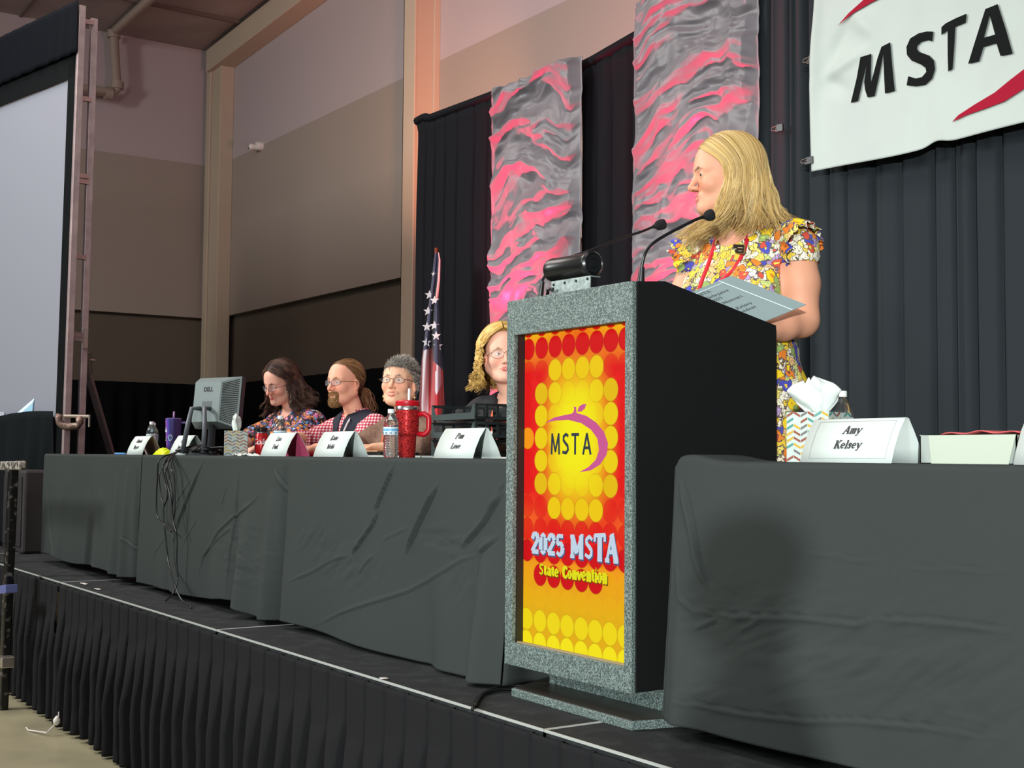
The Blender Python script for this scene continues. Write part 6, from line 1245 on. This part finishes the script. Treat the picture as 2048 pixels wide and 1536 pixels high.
# ------------------------------------------------------------------ the speaker
hp = np.array(pD(1452, 352, 4.42)); hyaw = yawc(hp, 77)
sp = thing('person', 'blonde woman in a colourful floral dress standing behind the lectern, holding a booklet and speaking', 'person', (hp[0]+.06, hp[1]+.12, S))
hd = Head(hp, hyaw, math.radians(4), 0, 1.09, fat=.004, open_=.005, smile=.2, brow=(96, 72, 52), skin=(222, 160, 130), lip=(196, 104, 96), gaze=(.30, 0))
Nb = np.array(pD(1490, 470, 4.46)); tor = Torso(Nb+A3((0, .0, .0)), math.radians(14), w=1.16, d=1.22, bust=1.15, L=1.05, belly=.03)
shL = tor.wor((.195, .01, -.065)); shR = tor.wor((-.195, .01, -.065))
elL = np.array(pD(1603, 640, 4.30)); wrL = np.array(pD(1512, 668, 4.16)); elR = tor.wor((-.27, -.03, -.33)); wrR = np.array(pD(1425, 690, 4.28))
armL = ([shL, shL*.5+elL*.5, elL, elL*.6+wrL*.4, wrL], [.060, .066, .056, .048, .031]); armR = ([shR, shR*.5+elR*.5, elR, elR*.6+wrR*.4, wrR], [.060, .062, .052, .046, .031])
hipz = -.62; legs = [([tor.wor((s*.10, .02, -.62)), tor.wor((s*.10, .0, -.98)), tor.wor((s*.09, .03, -1.36)), tor.wor((s*.09, -.06, -1.385))], [.10, .065, .045, .035]) for s in (-1, 1)]
for J, r in legs: J[-2][2] = S+.085; J[-1][2] = S+.05
hdL = ((wrL, np.array(pD(1440, 652, 4.20))-wrL, (0, -.3, -1), 1), dict(curl=.25), armL); hdR = ((wrR, np.array(pD(1440, 672, 4.22))-wrR, (-.3, -.2, -1), -1), dict(curl=.35), armR)
bo, vs, fs, bfn = body(hd, tor, [armL, armR], (Nb+A3((0, 0, -.03)), .052, .060), sp, h=.0065, hh=.0022, legs=legs, hands=(hdL, hdR))
hd.eyes(sp, iris=(96, 84, 66))
fl = floral('floral_dress', (236, 226, 196), [(242, 234, 208), (240, 206, 70), (242, 236, 214), (206, 216, 130), (236, 200, 60), (240, 230, 202), (176, 150, 196), (242, 222, 110), (238, 190, 130), (242, 236, 216)], 34, outline=(92, 78, 78), edge=.032, warp=.3,
            flo=((13, .27, (70, 76, 180), (240, 200, 60)), (12.5, .26, (232, 130, 40), (140, 60, 30)), (14, .22, (206, 76, 56), (250, 220, 90)), (11, .25, (242, 206, 30), (214, 130, 40)), (12, .19, (150, 176, 100), (220, 220, 120))))
def dress(W):
    P = (W-tor.N)@tor.R; d = tor.sdf(W); z = P[:, 2]
    hw_ = np.interp(-z, [.40, .62, 1.0, 1.10], [.155, .205, .225, .23]); hd_ = np.interp(-z, [.40, .62, 1.0, 1.10], [.125, .155, .17, .175]); k = 1+.05*np.sin(np.arctan2(P[:, 1], P[:, 0])*9)*np.clip((-z-.5)*2, 0, 1)
    sk = (np.hypot(P[:, 0]/(hw_*k), (P[:, 1]-.01)/(hd_*k))-1)*.12; sk = np.maximum(sk, np.maximum(z+.42, -z-1.08)); d = smin(d, sk, .05)
    for J in (armL, armR): d = smin(d, s_cap(W, J[0][0], J[0][0]*.75+J[0][1]*.25, .060, .062), .03)
    d = d-.010+folds(W, .0022, .8, 2)
    d = smax(d, -s_ell(P, (0, -.055, .0), (.070, .085, .060)), .006)
    for J in (armL, armR): dr = (J[0][1]-J[0][0])/np.linalg.norm(J[0][1]-J[0][0]); cut = (W-(J[0][0]+dr*.055))@dr; ca_ = s_chain(W, J[0][:3], [.075, .078, .07], .02); d = np.where((cut > 0) & (ca_ < 0), np.maximum(d, np.minimum(cut, .004)), d)
    return d
garment(dress, *box_of([tor.wor((x, y, z)) for x in (-.30, .30) for y in (-.24, .24) for z in (-1.1, .06)], .03), .0062, 'dress', fl, sp)
# flutter sleeves
for nm_s, (J, r), s in (('sleeve', armL, 1), ('sleeve', armR, -1)):
    c = J[0]; out = tor.dir((s, 0, 0)); up = A3((0, 0, 1)); fr_ = tor.dir((0, -1, 0)); P = []; nA = 90; nB = 16
    for i in range(nA):
        a = -1.15+ (PI+1.9)*i/(nA-1); rim = fr_*math.cos(a)+up*math.sin(a); row = []; fade = math.sin(PI*i/(nA-1))**.45
        for j in range(nB):
            t = j/(nB-1); rr_ = .072+.055*t*fade+.010*math.sin(i*.55+1)*t*t+.005*math.sin(i*1.3)*t; row.append(c-out*.045+rim*rr_+out*(.100*t*fade+.006*math.sin(i*.8)*t)+up*(.018*(1-t)-.055*t*t*max(0, math.sin(a))))
        P.append(row)
    obj(nm_s, MB().grid(np.array(P)), fl, sp, smooth=True, solid=.002)
# hair
rs = np.random.RandomState(3); pal_b = [(226, 194, 130), (198, 162, 98), (160, 124, 72), (242, 220, 166), (208, 174, 108), (128, 96, 56)]
cap_from(hd, vs, fs, .005, (170, 138, 84), sp, ((0, 40, 60, 80, 95, 110, 180), (.098, .090, .060, .02, -.02, -.06, -.075)))
long_hair(hd, sp, 3200, pal_b, rs, L=.255, th0=67, rx=.09, flare=.16, fl_back=.26, front=.11, wave=.012, curl=.05, r=.0014, part=-.012, freq=1.0, backL=.215, lift=.003, vol=.006, smooth=4, endc=.035, npt=30, fpow=3.2, name='hair')
core = lambda W: (lambda P: smin(smin(s_ell(P, (0, .060, -.065), (.078, .060, .10)), s_ell(P, (.058, .012, -.10), (.026, .035, .085)), .02), s_ell(P, (-.058, .012, -.10), (.026, .035, .085)), .02))(hd.loc(W))*hd.sc
vs_, fs_ = nets(core, hd.pos-.24, hd.pos+.14, .006); obj('hair_core', MB().add(vs_, fs_.tolist(), 0, lin((150, 118, 70))), m_hair, sp, smooth=True)
# lanyard, badge, shoes
m_lan = M('red_lanyard', (206, 30, 48), .6); toC = (V(CAM)-V(tor.N)).normalized(); fw = V(tor.dir((0, -1, 0)))
def onS(px_, py_, fn_, lift=.004): d = ray(px_, py_); ts = np.linspace(3.4, 8.6, 2600); q = CAM+ts[:, None]*d; v = fn_(q); i = int(np.argmax(v < 0)); return V(q[i]-d*lift) if (v < 0).any() else V(q[0])
dr_ = lambda W: dress(W)
for k, pp_ in enumerate(([(1502, 455), (1494, 480), (1484, 510), (1466, 540), (1444, 560), (1425, 575), (1400, 592)], [(1432, 475), (1424, 505), (1414, 535), (1404, 560), (1396, 585), (1392, 600)])):
    pts = [onS(x, y, dr_, .007) for x, y in pp_]; ribbon(pts, .013, toC, 'lanyard', m_lan, sp)
b0, b1, b2 = onS(1457, 489, dr_, .012), onS(1502, 491, dr_, .012), onS(1499, 509, dr_, .012); cB = onS(1479, 498, dr_, .016); ux = (b1-b0).normalized(); uy = V((0, 0, 1)); nB_ = ux.cross(uy).normalized(); nB_ = nB_ if nB_.dot(toC) > 0 else -nB_; uy = nB_.cross(ux).normalized(); uy = uy if uy.z > 0 else -uy
fnb = lambda x, y, d: cB+ux*x+uy*y+nB_*d
bd = obj('name_badge', MB().poly([(-.038, -.016), (.038, -.016), (.038, .016), (-.038, .016)], fnb, .003), M('badge_gold', (176, 150, 90), .35, metal=.6), sp)
obj('badge_face', MB().poly([(-.0355, -.0135), (.0355, -.0135), (.0355, .0135), (-.0355, .0135)], lambda x, y, d: fnb(x, y, .003+d), .0012), M('badge_black', (14, 14, 16), .3), bd)
mb = MB()
for x0, y0, x1, y1 in ((-.004, .003, .03, .006), (.0, -.007, .026, -.005), (-.03, -.006, -.022, -.003), (-.028, -.002, -.012, .001)): mb.poly([(x0, y0), (x1, y0), (x1, y1), (x0, y1)], lambda x, y, d: fnb(x, y, .0043+d), .0006)
obj('badge_print', mb, M('badge_print', (190, 176, 150), .5), bd)
for s in (-1, 1):
    f = tor.wor((s*.09, -.03, 0)); obj('shoe', MB().lathe([(.01, -.10), (.036, -.08), (.042, -.03), (.034, .04), (.036, .09), (.02, .12)], (f[0], f[1]-.02, S+.036), 18, axis='y', sy=.8), M('shoe_tan', (170, 130, 96), .5), sp, smooth=True)
# ------------------------------------------------------------------ seated people
m_chair = M('chair_black', (20, 20, 22), .6); m_chairleg = M('chair_leg', (80, 80, 84), .35, metal=.8)
def chair(x, y, rz, who):
    t = thing('stacking_chair', 'black stacking chair under '+who, 'chair', (x, y, S), 'black chairs behind the head table'); t.rotation_euler = (0, 0, rz); ROOT[t.name] = (0, 0, 0)
    obj('seat', MB().box((-.22, -.22, .40), (.22, .22, .44)), m_chair, t, bevel=.015); obj('backrest', MB().box((-.20, .25, .56), (.20, .275, .80)), m_chair, t, bevel=.012)
    for sx in (-1, 1):
        obj('leg', MB().tube([(sx*.20, -.19, .40), (sx*.22, -.22, 0)], .011, 8), m_chairleg, t, smooth=True); obj('leg', MB().tube([(sx*.205, .262, .80), (sx*.20, .21, .42), (sx*.22, .26, 0)], .011, 8), m_chairleg, t, smooth=True)
def seated(label, hp, a, pitch, roll, lean_yaw, hk, tk, garm, chair_who, armsp=None, hands=(), neckr=(.050, .056), hh=.003, back=.06, drop=.175):
    hp = np.array(hp); hd = Head(hp, yawc(hp, a), math.radians(pitch), math.radians(roll), **hk)
    N = hp+A3((0, back, -drop*hd.sc)); tor = Torso(N, lean_yaw, **tk)
    t = thing('person', label, 'person', (N[0], N[1]+.05, S))
    if armsp is None: armsp = [None, None]
    arms = []
    for i, s in enumerate((-1, 1)):
        sh = tor.wor((s*.165*tor.w, .01, -.07)); el = tor.wor((s*.25, -.15, -.15)) if armsp[i] is None else A3(armsp[i][0]); wr = tor.wor((s*.10, -.32, -.15)) if armsp[i] is None else A3(armsp[i][1])
        if armsp[i] is None: el[2] = max(el[2], TT+.052); wr[2] = TT+.045
        arms.append(([sh, sh*.5+el*.5, el, el*.5+wr*.5, wr], [.050, .046, .042, .036, .026]))
    seat = S+.50; legs = []
    for s in (-1, 1):
        hip = tor.wor((s*.09, .02, 0)); hip[2] = seat; kn = tor.wor((s*.12, -.42, 0)); kn[2] = seat; an = tor.wor((s*.12, -.40, 0)); an[2] = S+.09; to = tor.wor((s*.12, -.52, 0)); to[2] = S+.045; legs.append(([hip, kn, an, to], [.085, .06, .042, .034]))
    hn = []
    for i, s in enumerate((-1, 1)):
        J, r = arms[i]; d = J[-1]-J[-2]; d = d/np.linalg.norm(d)
        hn.append(((J[-1], d, (0, 0, 1) if not (hands and hands[i]) else hands[i][0], -s), dict(curl=.30) if not (hands and hands[i]) else dict(curl=hands[i][1]), arms[i]))
    bo, vs, fs, bfn = body(hd, tor, arms, (N+A3((0, 0, -.02)), *neckr), t, h=.012, hh=hh, legs=legs, hands=hn, handh=.005)
    # trousers and shoes
    tr = lambda W: min_chain2(W, legs, .014)
    garment(tr, *box_of([p for J, r in legs for p in J[:3]], .11), .014, 'trousers', M('dark_trousers', (30, 32, 40), .8), t)
    garm(t, hd, tor, arms, bfn, vs, fs)
    cc = tor.wor((0, .02, 0)); chair(cc[0], cc[1], lean_yaw, chair_who); return t, hd, tor
def min_chain2(W, lg, off, fl_=S):
    r = None
    for J, rr in lg: c = s_chain(W, J[:3], [q+off for q in rr[:3]], .03); r = c if r is None else np.minimum(r, c)
    return smax(r, -(W[:, 2]-fl_-.10), .01)
def top_fn(tor, arms, th=.012, fold=.003, seed=0, neckc=(0, -.03, .0), neckr=(.075, .075, .06), sleeve=1.0, hem=-.60, open_=None):
    def f(W):
        P = (W-tor.N)@tor.R; d = tor.sdf(W)
        for J, r in arms: d = smin(d, s_chain(W, J, [q+.006 for q in r], .02), .04)
        d = d-th+folds(W, fold, 1.0, seed)
        d = smax(d, -s_ell(P, neckc, neckr), .006); d = smax(d, hem-P[:, 2], .005)
        for J, r in arms:
            if sleeve >= 2: p0, p1 = J[3], J[4]; k = sleeve-2
            else: p0, p1 = J[1], J[2]; k = sleeve-1
            cpt = p0+(p1-p0)*k; dr = (J[4]-J[2])/np.linalg.norm(J[4]-J[2]) if sleeve >= 2 else (p1-p0)/np.linalg.norm(p1-p0)
            q = (W-cpt)@dr; nearw = np.minimum(s_cap(W, cpt, J[4]+dr*.22, .09), 9); d = np.where(nearw < 0, np.maximum(d, q), d)
        return d
    return f
def gbox(tor, arms): return box_of([tor.wor((x, y, z)) for x in (-.24, .24) for y in (-.18, .2) for z in (-.6, .05)]+[p for J, r in arms for p in J], .07)
# person 1: dark curly hair, floral blouse, reading
f1 = floral('blouse_floral', (30, 30, 44), [(28, 28, 44), (60, 80, 130), (28, 28, 44), (214, 120, 40), (206, 110, 140), (190, 190, 200), (28, 28, 44), (226, 160, 60), (110, 60, 120), (24, 26, 40)], 55, outline=(22, 22, 36), edge=.10, flo=((26, .34, (222, 130, 50), (250, 210, 120)), (28, .32, (208, 110, 150), (240, 220, 220)), (27, .30, (90, 130, 190), (230, 230, 230))))
def g1(t, hd, tor, arms, bfn, vs, fs):
    f = top_fn(tor, arms, .014, .004, 1, neckr=(.07, .09, .07), sleeve=2.0); garment(f, *gbox(tor, arms), .007, 'blouse', f1, t)
    hd.eyes(t, (80, 70, 60)); hd.glasses(t, (36, 26, 30), z=-.006); rs = np.random.RandomState(5); cap_from(hd, vs, fs, .006, (52, 36, 30), t, ((0, 40, 60, 80, 95, 110, 180), (.096, .088, .058, .02, -.02, -.06, -.075)))
    long_hair(hd, t, 1500, [(66, 46, 38), (84, 58, 46), (48, 34, 30), (120, 88, 70), (58, 40, 34)], rs, L=.235, th0=66, flare=.35, fl_back=.62, front=.02, wave=.014, curl=.05, r=.0019, part=.0, freq=1.9, backL=.225, vol=.010, helix=.016, smooth=1, clump=12)
p1h = pD(561, 765, 7.95)
seated('woman with dark curly hair and glasses looking down, in a dark flowered blouse', p1h, 50, 22, 3, .15, dict(sc=1.03, fat=.008, skin=(236, 176, 154), lip=(196, 100, 98), brow=(80, 60, 50), gaze=(0, -.40)), dict(w=1.12, d=1.15, bust=1.1), g1, 'the woman with dark curly hair', back=.10)
# person 2: man with ponytail and goatee
m_check = M('red_check', (226, 214, 216), .8); nt = m_check.node_tree; b = nt.nodes['Principled BSDF']; tc = nt.nodes.new('ShaderNodeTexCoord'); prev = None
sp_ = nt.nodes.new('ShaderNodeSeparateXYZ'); nt.links.new(tc.outputs['Object'], sp_.inputs[0]); outs = []
dt = nt.nodes.new('ShaderNodeVectorMath'); dt.operation = 'DOT_PRODUCT'; dt.inputs[1].default_value = (.60, .80, 0); nt.links.new(tc.outputs['Object'], dt.inputs[0])
for ax, k in ((0, 1.0), (2, 1.0)):
    m1 = nt.nodes.new('ShaderNodeMath'); m1.operation = 'MULTIPLY'; m1.inputs[1].default_value = 2*PI/.0165; nt.links.new(dt.outputs['Value'] if ax == 0 else sp_.outputs[ax], m1.inputs[0]); m2 = nt.nodes.new('ShaderNodeMath'); m2.operation = 'SINE'; nt.links.new(m1.outputs[0], m2.inputs[0]); m3 = nt.nodes.new('ShaderNodeMath'); m3.operation = 'GREATER_THAN'; m3.inputs[1].default_value = .0; nt.links.new(m2.outputs[0], m3.inputs[0]); outs.append(m3)
ad = nt.nodes.new('ShaderNodeMath'); ad.operation = 'ADD'; nt.links.new(outs[0].outputs[0], ad.inputs[0]); nt.links.new(outs[1].outputs[0], ad.inputs[1]); dv = nt.nodes.new('ShaderNodeMath'); dv.operation = 'DIVIDE'; dv.inputs[1].default_value = 2; nt.links.new(ad.outputs[0], dv.inputs[0])
cr = nt.nodes.new('ShaderNodeValToRGB'); cr.color_ramp.elements[0].color = (*lin((236, 226, 228)), 1); cr.color_ramp.elements[1].color = (*lin((168, 30, 48)), 1); cr.color_ramp.elements.new(.5).color = (*lin((206, 100, 116)), 1); nt.links.new(dv.outputs[0], cr.inputs[0]); nt.links.new(cr.outputs[0], b.inputs['Base Color'])
m_vest = M('navy_vest', (24, 28, 46), .8, bump=(200, .1))
def g2(t, hd, tor, arms, bfn, vs, fs):
    f = top_fn(tor, arms, .012, .0035, 4, neckr=(.062, .06, .055), neckc=(0, -.015, .02), sleeve=2.0); sh = garment(f, *gbox(tor, arms), .0065, 'shirt', m_check, t)
    def vf(W):
        P = (W-tor.N)@tor.R; d = tor.sdf(W)-.021+folds(W, .0015, .7, 2); Q = np.abs(P[:, 0]); d = smax(d, Q-.160*tor.w*np.interp(-P[:, 2], [0, .06, .2, .4], [1.0, 1.0, 1.06, 1.2]), .006)
        vn = (np.abs(P[:, 0])-.030*np.clip(1+P[:, 2]/.15, 0, 1)); d = np.where((P[:, 1] < 0) & (P[:, 2] > -.26), np.maximum(d, -vn), d); d = smax(d, -s_ell(P, (0, 0, .03), (.085, .085, .07)), .006); return smax(d, -.60-P[:, 2], .005)
    garment(vf, *gbox(tor, arms), .007, 'vest', m_vest, t)
    # collar
    co = []
    for i in range(40):
        a = -2.6+5.2*i/39; rr_ = .063; c = tor.wor((0, .0, .0)); co.append([tor.wor((rr_*math.sin(a), .008+rr_*math.cos(a)*.95, .052-.01*abs(a)*.6)), tor.wor(((rr_+.014)*math.sin(a), .008+(rr_+.016)*math.cos(a)*.95, .018-.018*abs(a)*.6))])
    obj('collar', MB().grid(np.array(co)), m_check, t, smooth=True, solid=.003)
    ribbon([onS(703, 826, vf, .008), onS(699, 838, vf, .008), onS(693, 850, vf, .008), onS(687, 864, vf, .008)], .010, toC, 'lanyard', M('white_lanyard', (220, 210, 214), .6), t)
    hd.eyes(t, (60, 76, 96)); hd.glasses(t, (90, 70, 80), w=.025, h=.015, style='rect', metal=.6)
    rs = np.random.RandomState(8); LN = ((0, 40, 60, 80, 95, 110, 180), (.100, .088, .060, .035, -.002, -.06, -.075)); cap_from(hd, vs, fs, .004, (112, 80, 52), t, LN)
    K = 900; cols = haircols(K, [(150, 112, 72), (118, 84, 54), (176, 138, 92), (96, 64, 42), (134, 92, 60)], rs); P = hd.loc(vs); msk = scalp_mask(P, LN); R_ = grow(P[msk], K, rs); c = A3((0, .018, .036)); E = A3((.081, .099, .092)); Kn = A3((0, 1.0, -.55)); paths = []
    for p in R_:
        u = (p-c)/E; D = slerp(u, Kn/np.linalg.norm(Kn)+rs.normal(0, .04, 3), np.linspace(0, 1, 16)); q = c+D/np.linalg.norm(D, axis=1, keepdims=True)*E*(1.0+.045*rs.rand()); paths.append(np.array([hd.wor(x) for x in q]))
    strands(paths, .0016, cols[:len(paths)], 'hair', m_hair, t)
    K = 420; cols = haircols(K, [(120, 76, 50), (150, 98, 64), (96, 58, 40), (170, 120, 84)], rs); paths = []
    for k in range(K):
        o = rs.normal(0, .010, 3); s = np.linspace(0, 1, 18); ph = rs.rand()*6; q = np.outer(s, A3((.015+rs.normal(0, .012), .055, -.175)))*(.75+.35*rs.rand())+A3((0, .106, -.020))+o*(.4+1.2*np.sin(s*PI)[:, None]); q[:, 0] += .006*np.sin(s*14+ph); q[:, 1] += .014*np.sin(s*3)+.006*np.cos(s*14+ph); paths.append(np.array([hd.wor(x) for x in q]))
    strands(paths, .0017, cols, 'ponytail', m_hair, t)
    def bm(P): 
        ax = np.abs(P[:, 0]); fr = P[:, 1] < -.055; mus = (P[:, 2] < -.0470) & (P[:, 2] > -.0585) & (ax < .030); side = (ax > .023) & (ax < .034) & (P[:, 2] < -.050) & (P[:, 2] > -.10); chin = (P[:, 2] < -.0775) & (P[:, 2] > -.125) & (ax < .034); return fr & (mus | side | chin)
    stub_hair(hd, vs, 1300, [(150, 108, 62), (176, 132, 80), (120, 84, 50), (190, 150, 100)], rs, bm, .015, lambda p, r_: (lambda d: d/np.linalg.norm(d))(A3((p[0]*6, -.55, -.9))+r_.normal(0, .15, 3)), t, 'goatee', r=.0011)
p2h = pD(691, 766, 7.3)
elb = np.array(pY(612, 884, 3.14)); wri = np.array(pY(588, 874, 3.02)); wri[2] += .0
seated('man with a ponytail, glasses and goatee in a navy vest over a red checked shirt', p2h, 48, 1, 0, .1, dict(sc=1.06, fat=.003, skin=(238, 174, 146), lip=(176, 100, 92), brow=(140, 104, 66), jaw=.003), dict(w=1.10, d=1.05), g2, 'the man with the ponytail', armsp=[(elb, wri), None], hands=[((0, 0, 1), .5), None], back=.07)
# person 3: short grey hair, smiling
m_card = M('brown_cardigan', (112, 84, 70), .9, bump=(160, .6), noise=(60, (132, 102, 86)))
def g3(t, hd, tor, arms, bfn, vs, fs):
    f = top_fn(tor, arms, .016, .004, 3, neckc=(0, -.06, -.03), neckr=(.065, .10, .10), sleeve=2.5); garment(f, *gbox(tor, arms), .007, 'cardigan', m_card, t)
    f0 = top_fn(tor, arms, .008, .001, 3, neckc=(0, -.05, .0), neckr=(.06, .08, .06), sleeve=1.5); garment(f0, *box_of([tor.wor((x, y, z)) for x in (-.12, .12) for y in (-.18, .02) for z in (-.4, .03)], .02), .008, 'top', M('dark_top', (60, 46, 42), .8), t)
    m_or = M('orange_lanyard', (226, 92, 50), .6)
    fw = tor.dir((0, -1, 0))
    for s_ in (-1, 1): ribbon([V(project_out(f, tor.wor((s_*a, 0, b)), fw, .007)) for a, b in ((.078, -.05), (.070, -.10), (.052, -.16), (.030, -.22))], .012, fw, 'lanyard', m_or, t)
    hd.eyes(t, (64, 74, 84)); hd.glasses(t, (60, 44, 40), w=.024, h=.0145)
    for s in (-1, 1):
        e = hd.wor((s*.079, .006, -.046)); mb = MB().tube([e, e+A3((0, 0, -.012))], .0012, 6); mb.lathe([(.001, -.022), (.007, -.016), (.007, -.008), (.001, -.002)], e+A3((0, 0, -.012)), 10).lathe([(.001, -.038), (.004, -.032), (.001, -.024)], e+A3((0, 0, -.012)), 8); obj('earring', mb, M('earring_gold', (200, 176, 130), .3, metal=.8), t, smooth=True)
    rs = np.random.RandomState(9); LN = ((0, 40, 65, 80, 95, 110, 180), (.062, .056, .034, .006, -.002, -.05, -.075)); cap_from(hd, vs, fs, .006, (96, 90, 84), t, LN)
    stub_hair(hd, vs, 3400, [(196, 190, 180), (140, 134, 124), (222, 216, 206), (164, 156, 146), (104, 98, 90)], rs, lambda P: scalp_mask(P, LN), .024, lambda p, r_: (lambda n: (lambda d: d/np.linalg.norm(d))(n*.24+A3((.34, .10 if p[1] > -.03 else -.35, .35 if p[2] > .06 else -.55))+r_.normal(0, .11, 3)))((p-A3((0, .018, .02)))/np.linalg.norm(p-A3((0, .018, .02)))), t, 'hair', r=.0014, curlf=.10)
p3h = pD(799, 766, 6.72)
seated('smiling woman with short grey hair and glasses in a brown cardigan, behind the red tumbler', p3h, 20, -6, 2, .2, dict(sc=1.07, fat=.006, smile=1.0, open_=.007, skin=(240, 184, 152), lip=(208, 110, 104), brow=(130, 112, 98), gaze=(-.15, .12)), dict(w=1.10, d=1.12, bust=1.05), g3, 'the woman with short grey hair', back=.07)
# person 4: curly blonde, half behind the lectern
m_jkt = M('black_jacket', (20, 20, 24), .8)
def g4(t, hd, tor, arms, bfn, vs, fs):
    fi = top_fn(tor, arms, .008, .002, 3, neckc=(0, -.05, .0), neckr=(.06, .085, .07), sleeve=1.5); garment(fi, *box_of([tor.wor((x, y, z)) for x in (-.12, .12) for y in (-.19, .02) for z in (-.45, .03)], .02), .007, 'blouse', M('white_red_print', (226, 210, 206), .8, noise=(22, (206, 50, 40), 2, .52, .54)), t)
    def f(W):
        d = top_fn(tor, arms, .018, .003, 6, neckc=(0, -.02, .02), neckr=(.075, .08, .06), sleeve=2.6)(W); P = (W-tor.N)@tor.R
        return np.where((P[:, 1] < -.03), np.maximum(d, -(np.abs(P[:, 0])-.035-.02*np.clip(1+P[:, 2]/.2, 0, 1))), d)
    garment(f, *gbox(tor, arms), .007, 'jacket', m_jkt, t)
    m_or = M('orange_lanyard', (226, 92, 50), .6)
    for s in (-1, 1): ribbon([V(tor.wor((s*.058, .0, .03))), V(project_out(fi, tor.wor((s*.055, 0, -.06)), tor.dir((0, -1, 0)), .012)), V(project_out(fi, tor.wor((s*.035, 0, -.18)), tor.dir((0, -1, 0)), .014)), V(project_out(fi, tor.wor((s*.008, 0, -.28)), tor.dir((0, -1, 0)), .012))], .013, tor.dir((0, -1, 0)), 'lanyard', m_or, t)
    c = V(project_out(fi, tor.wor((-.03, 0, -.20)), tor.dir((0, -1, 0)), .022)); ux = V(tor.dir((1, 0, 0))); fb = lambda x, y, d: c+ux*x+V((0, 0, 1))*y+V(tor.dir((0, -1, 0)))*d
    obj('badge', MB().poly([(-.04, -.05), (.04, -.05), (.04, .05), (-.04, .05)], fb, .002), M('badge_white', (226, 214, 214), .5), t); obj('badge_stripe', MB().poly([(-.04, .01), (.04, .01), (.04, .035), (-.04, .035)], lambda x, y, d: fb(x, y, .0025+d), .001), M('badge_red', (176, 40, 70), .5), t)
    hd.eyes(t, (60, 70, 84)); hd.glasses(t, (170, 150, 130), w=.026, h=.018, metal=.9)
    rs = np.random.RandomState(12); cap_from(hd, vs, fs, .006, (164, 124, 62), t, ((0, 40, 60, 80, 95, 110, 180), (.096, .088, .058, .02, -.02, -.06, -.075)))
    long_hair(hd, t, 1500, [(230, 190, 106), (200, 156, 78), (246, 214, 140), (150, 108, 52), (218, 176, 92)], rs, L=.170, th0=60, flare=.24, fl_back=.30, front=.0, wave=.010, curl=.03, r=.0021, part=.0, freq=2.3, backL=.17, vol=.020, helix=.014, npt=34, smooth=1, clump=10)
p4h = pD(1006, 712, 5.85)
seated('woman with curly blonde hair and glasses in a black jacket, half hidden by the lectern', p4h, -6, -2, -3, .45, dict(sc=1.06, fat=.005, smile=.6, skin=(240, 182, 158), lip=(196, 100, 96), brow=(150, 112, 76), gaze=(.35, .12)), dict(w=1.05, d=1.1, bust=1.05), g4, 'the woman with curly blonde hair', back=.07, drop=.18)
# white shoes showing under the second cloth
for k, (x, y) in enumerate(((440, 1216), (488, 1226))):
    q = pZ(x, y, S); tag(obj('sneaker', MB().lathe([(.012, -.13), (.040, -.11), (.050, -.03), (.040, .06), (.036, .11), (.015, .135)], (0, 0, .032), 20, axis='x', sy=.62), M('sneaker_white', (226, 228, 222), .5), smooth=True, loc=(q.x, q.y-.005, S)), 'white sneaker showing under the hem of the cloth with the cables, '+['left', 'right'][k]+' one', 'shoe', 'white sneakers under the table')
mg = pY(522, 856, 3.05); t = thing('travel_mug', 'dark travel mug in front of the woman with dark curly hair', 'mug', (mg.x, 3.05, TT)); ROOT[t.name] = (0, 0, 0)
obj('mug_body', MB().lathe([(.03, 0), (.034, .004), (.04, .13), (.038, .15), (.001, .152)], (0, 0, 0), 24), M('mug_dark', (40, 38, 48), .4), t, smooth=True, ang=40); obj('lid', MB().lathe([(.041, .148), (.041, .16), (.03, .168), (.001, .168)], (0, 0, 0), 24), m_blk, t, smooth=True, ang=40)

# ------------------------------------------------------------------ the photographer, standing on the hall floor behind the lens
php = A3((.045, -.21, 1.60)); hdp = Head(php, math.radians(-48), .05, 0, 1.02); tp = Torso(php+A3((.03, -.03, -.20)), math.radians(-48), w=1.15, d=1.1)
tph = thing('person', 'photographer standing on the hall floor just out of the picture, facing the stage', 'person', (.1, -.2, 0)); ar = []
for s in (-1, 1):
    sh = tp.wor((s*.19, .0, -.07)); el = tp.wor((s*.30, -.02, -.27)); wr = tp.wor((s*.12, -.09, -.13)); ar.append(([sh, sh*.5+el*.5, el, el*.5+wr*.5, wr], [.055, .052, .046, .040, .03]))
lg = []
for s in (-1, 1):
    a = tp.wor((s*.10, .03, -.62)); k_ = tp.wor((s*.11, .0, -.95)); f = tp.wor((s*.12, .04, 0)); f[2] = .08; g = tp.wor((s*.12, -.08, 0)); g[2] = .04; lg.append(([a, k_, f, g], [.10, .07, .05, .04]))
body(hdp, tp, ar, (php+A3((.02, -.02, -.20)), .055, .06), tph, h=.016, hh=.005, legs=lg)
ff = lambda W: np.minimum(smax(tp.sdf(W)-.02, -.6-(((W-tp.N)@tp.R)[:, 2]), .01), np.minimum(s_chain(W, ar[0][0], [q+.012 for q in ar[0][1]], .02), s_chain(W, ar[1][0], [q+.012 for q in ar[1][1]], .02)))
garment(ff, *gbox(tp, ar), .016, 'sweater', M('dark_sweater', (46, 48, 56), .85), tph)
garment(lambda W: min_chain2(W, lg, .018, 0), *box_of([p for J, r in lg for p in J[:3]], .12), .018, 'trousers', M('dark_trousers', (30, 32, 40), .8), tph)
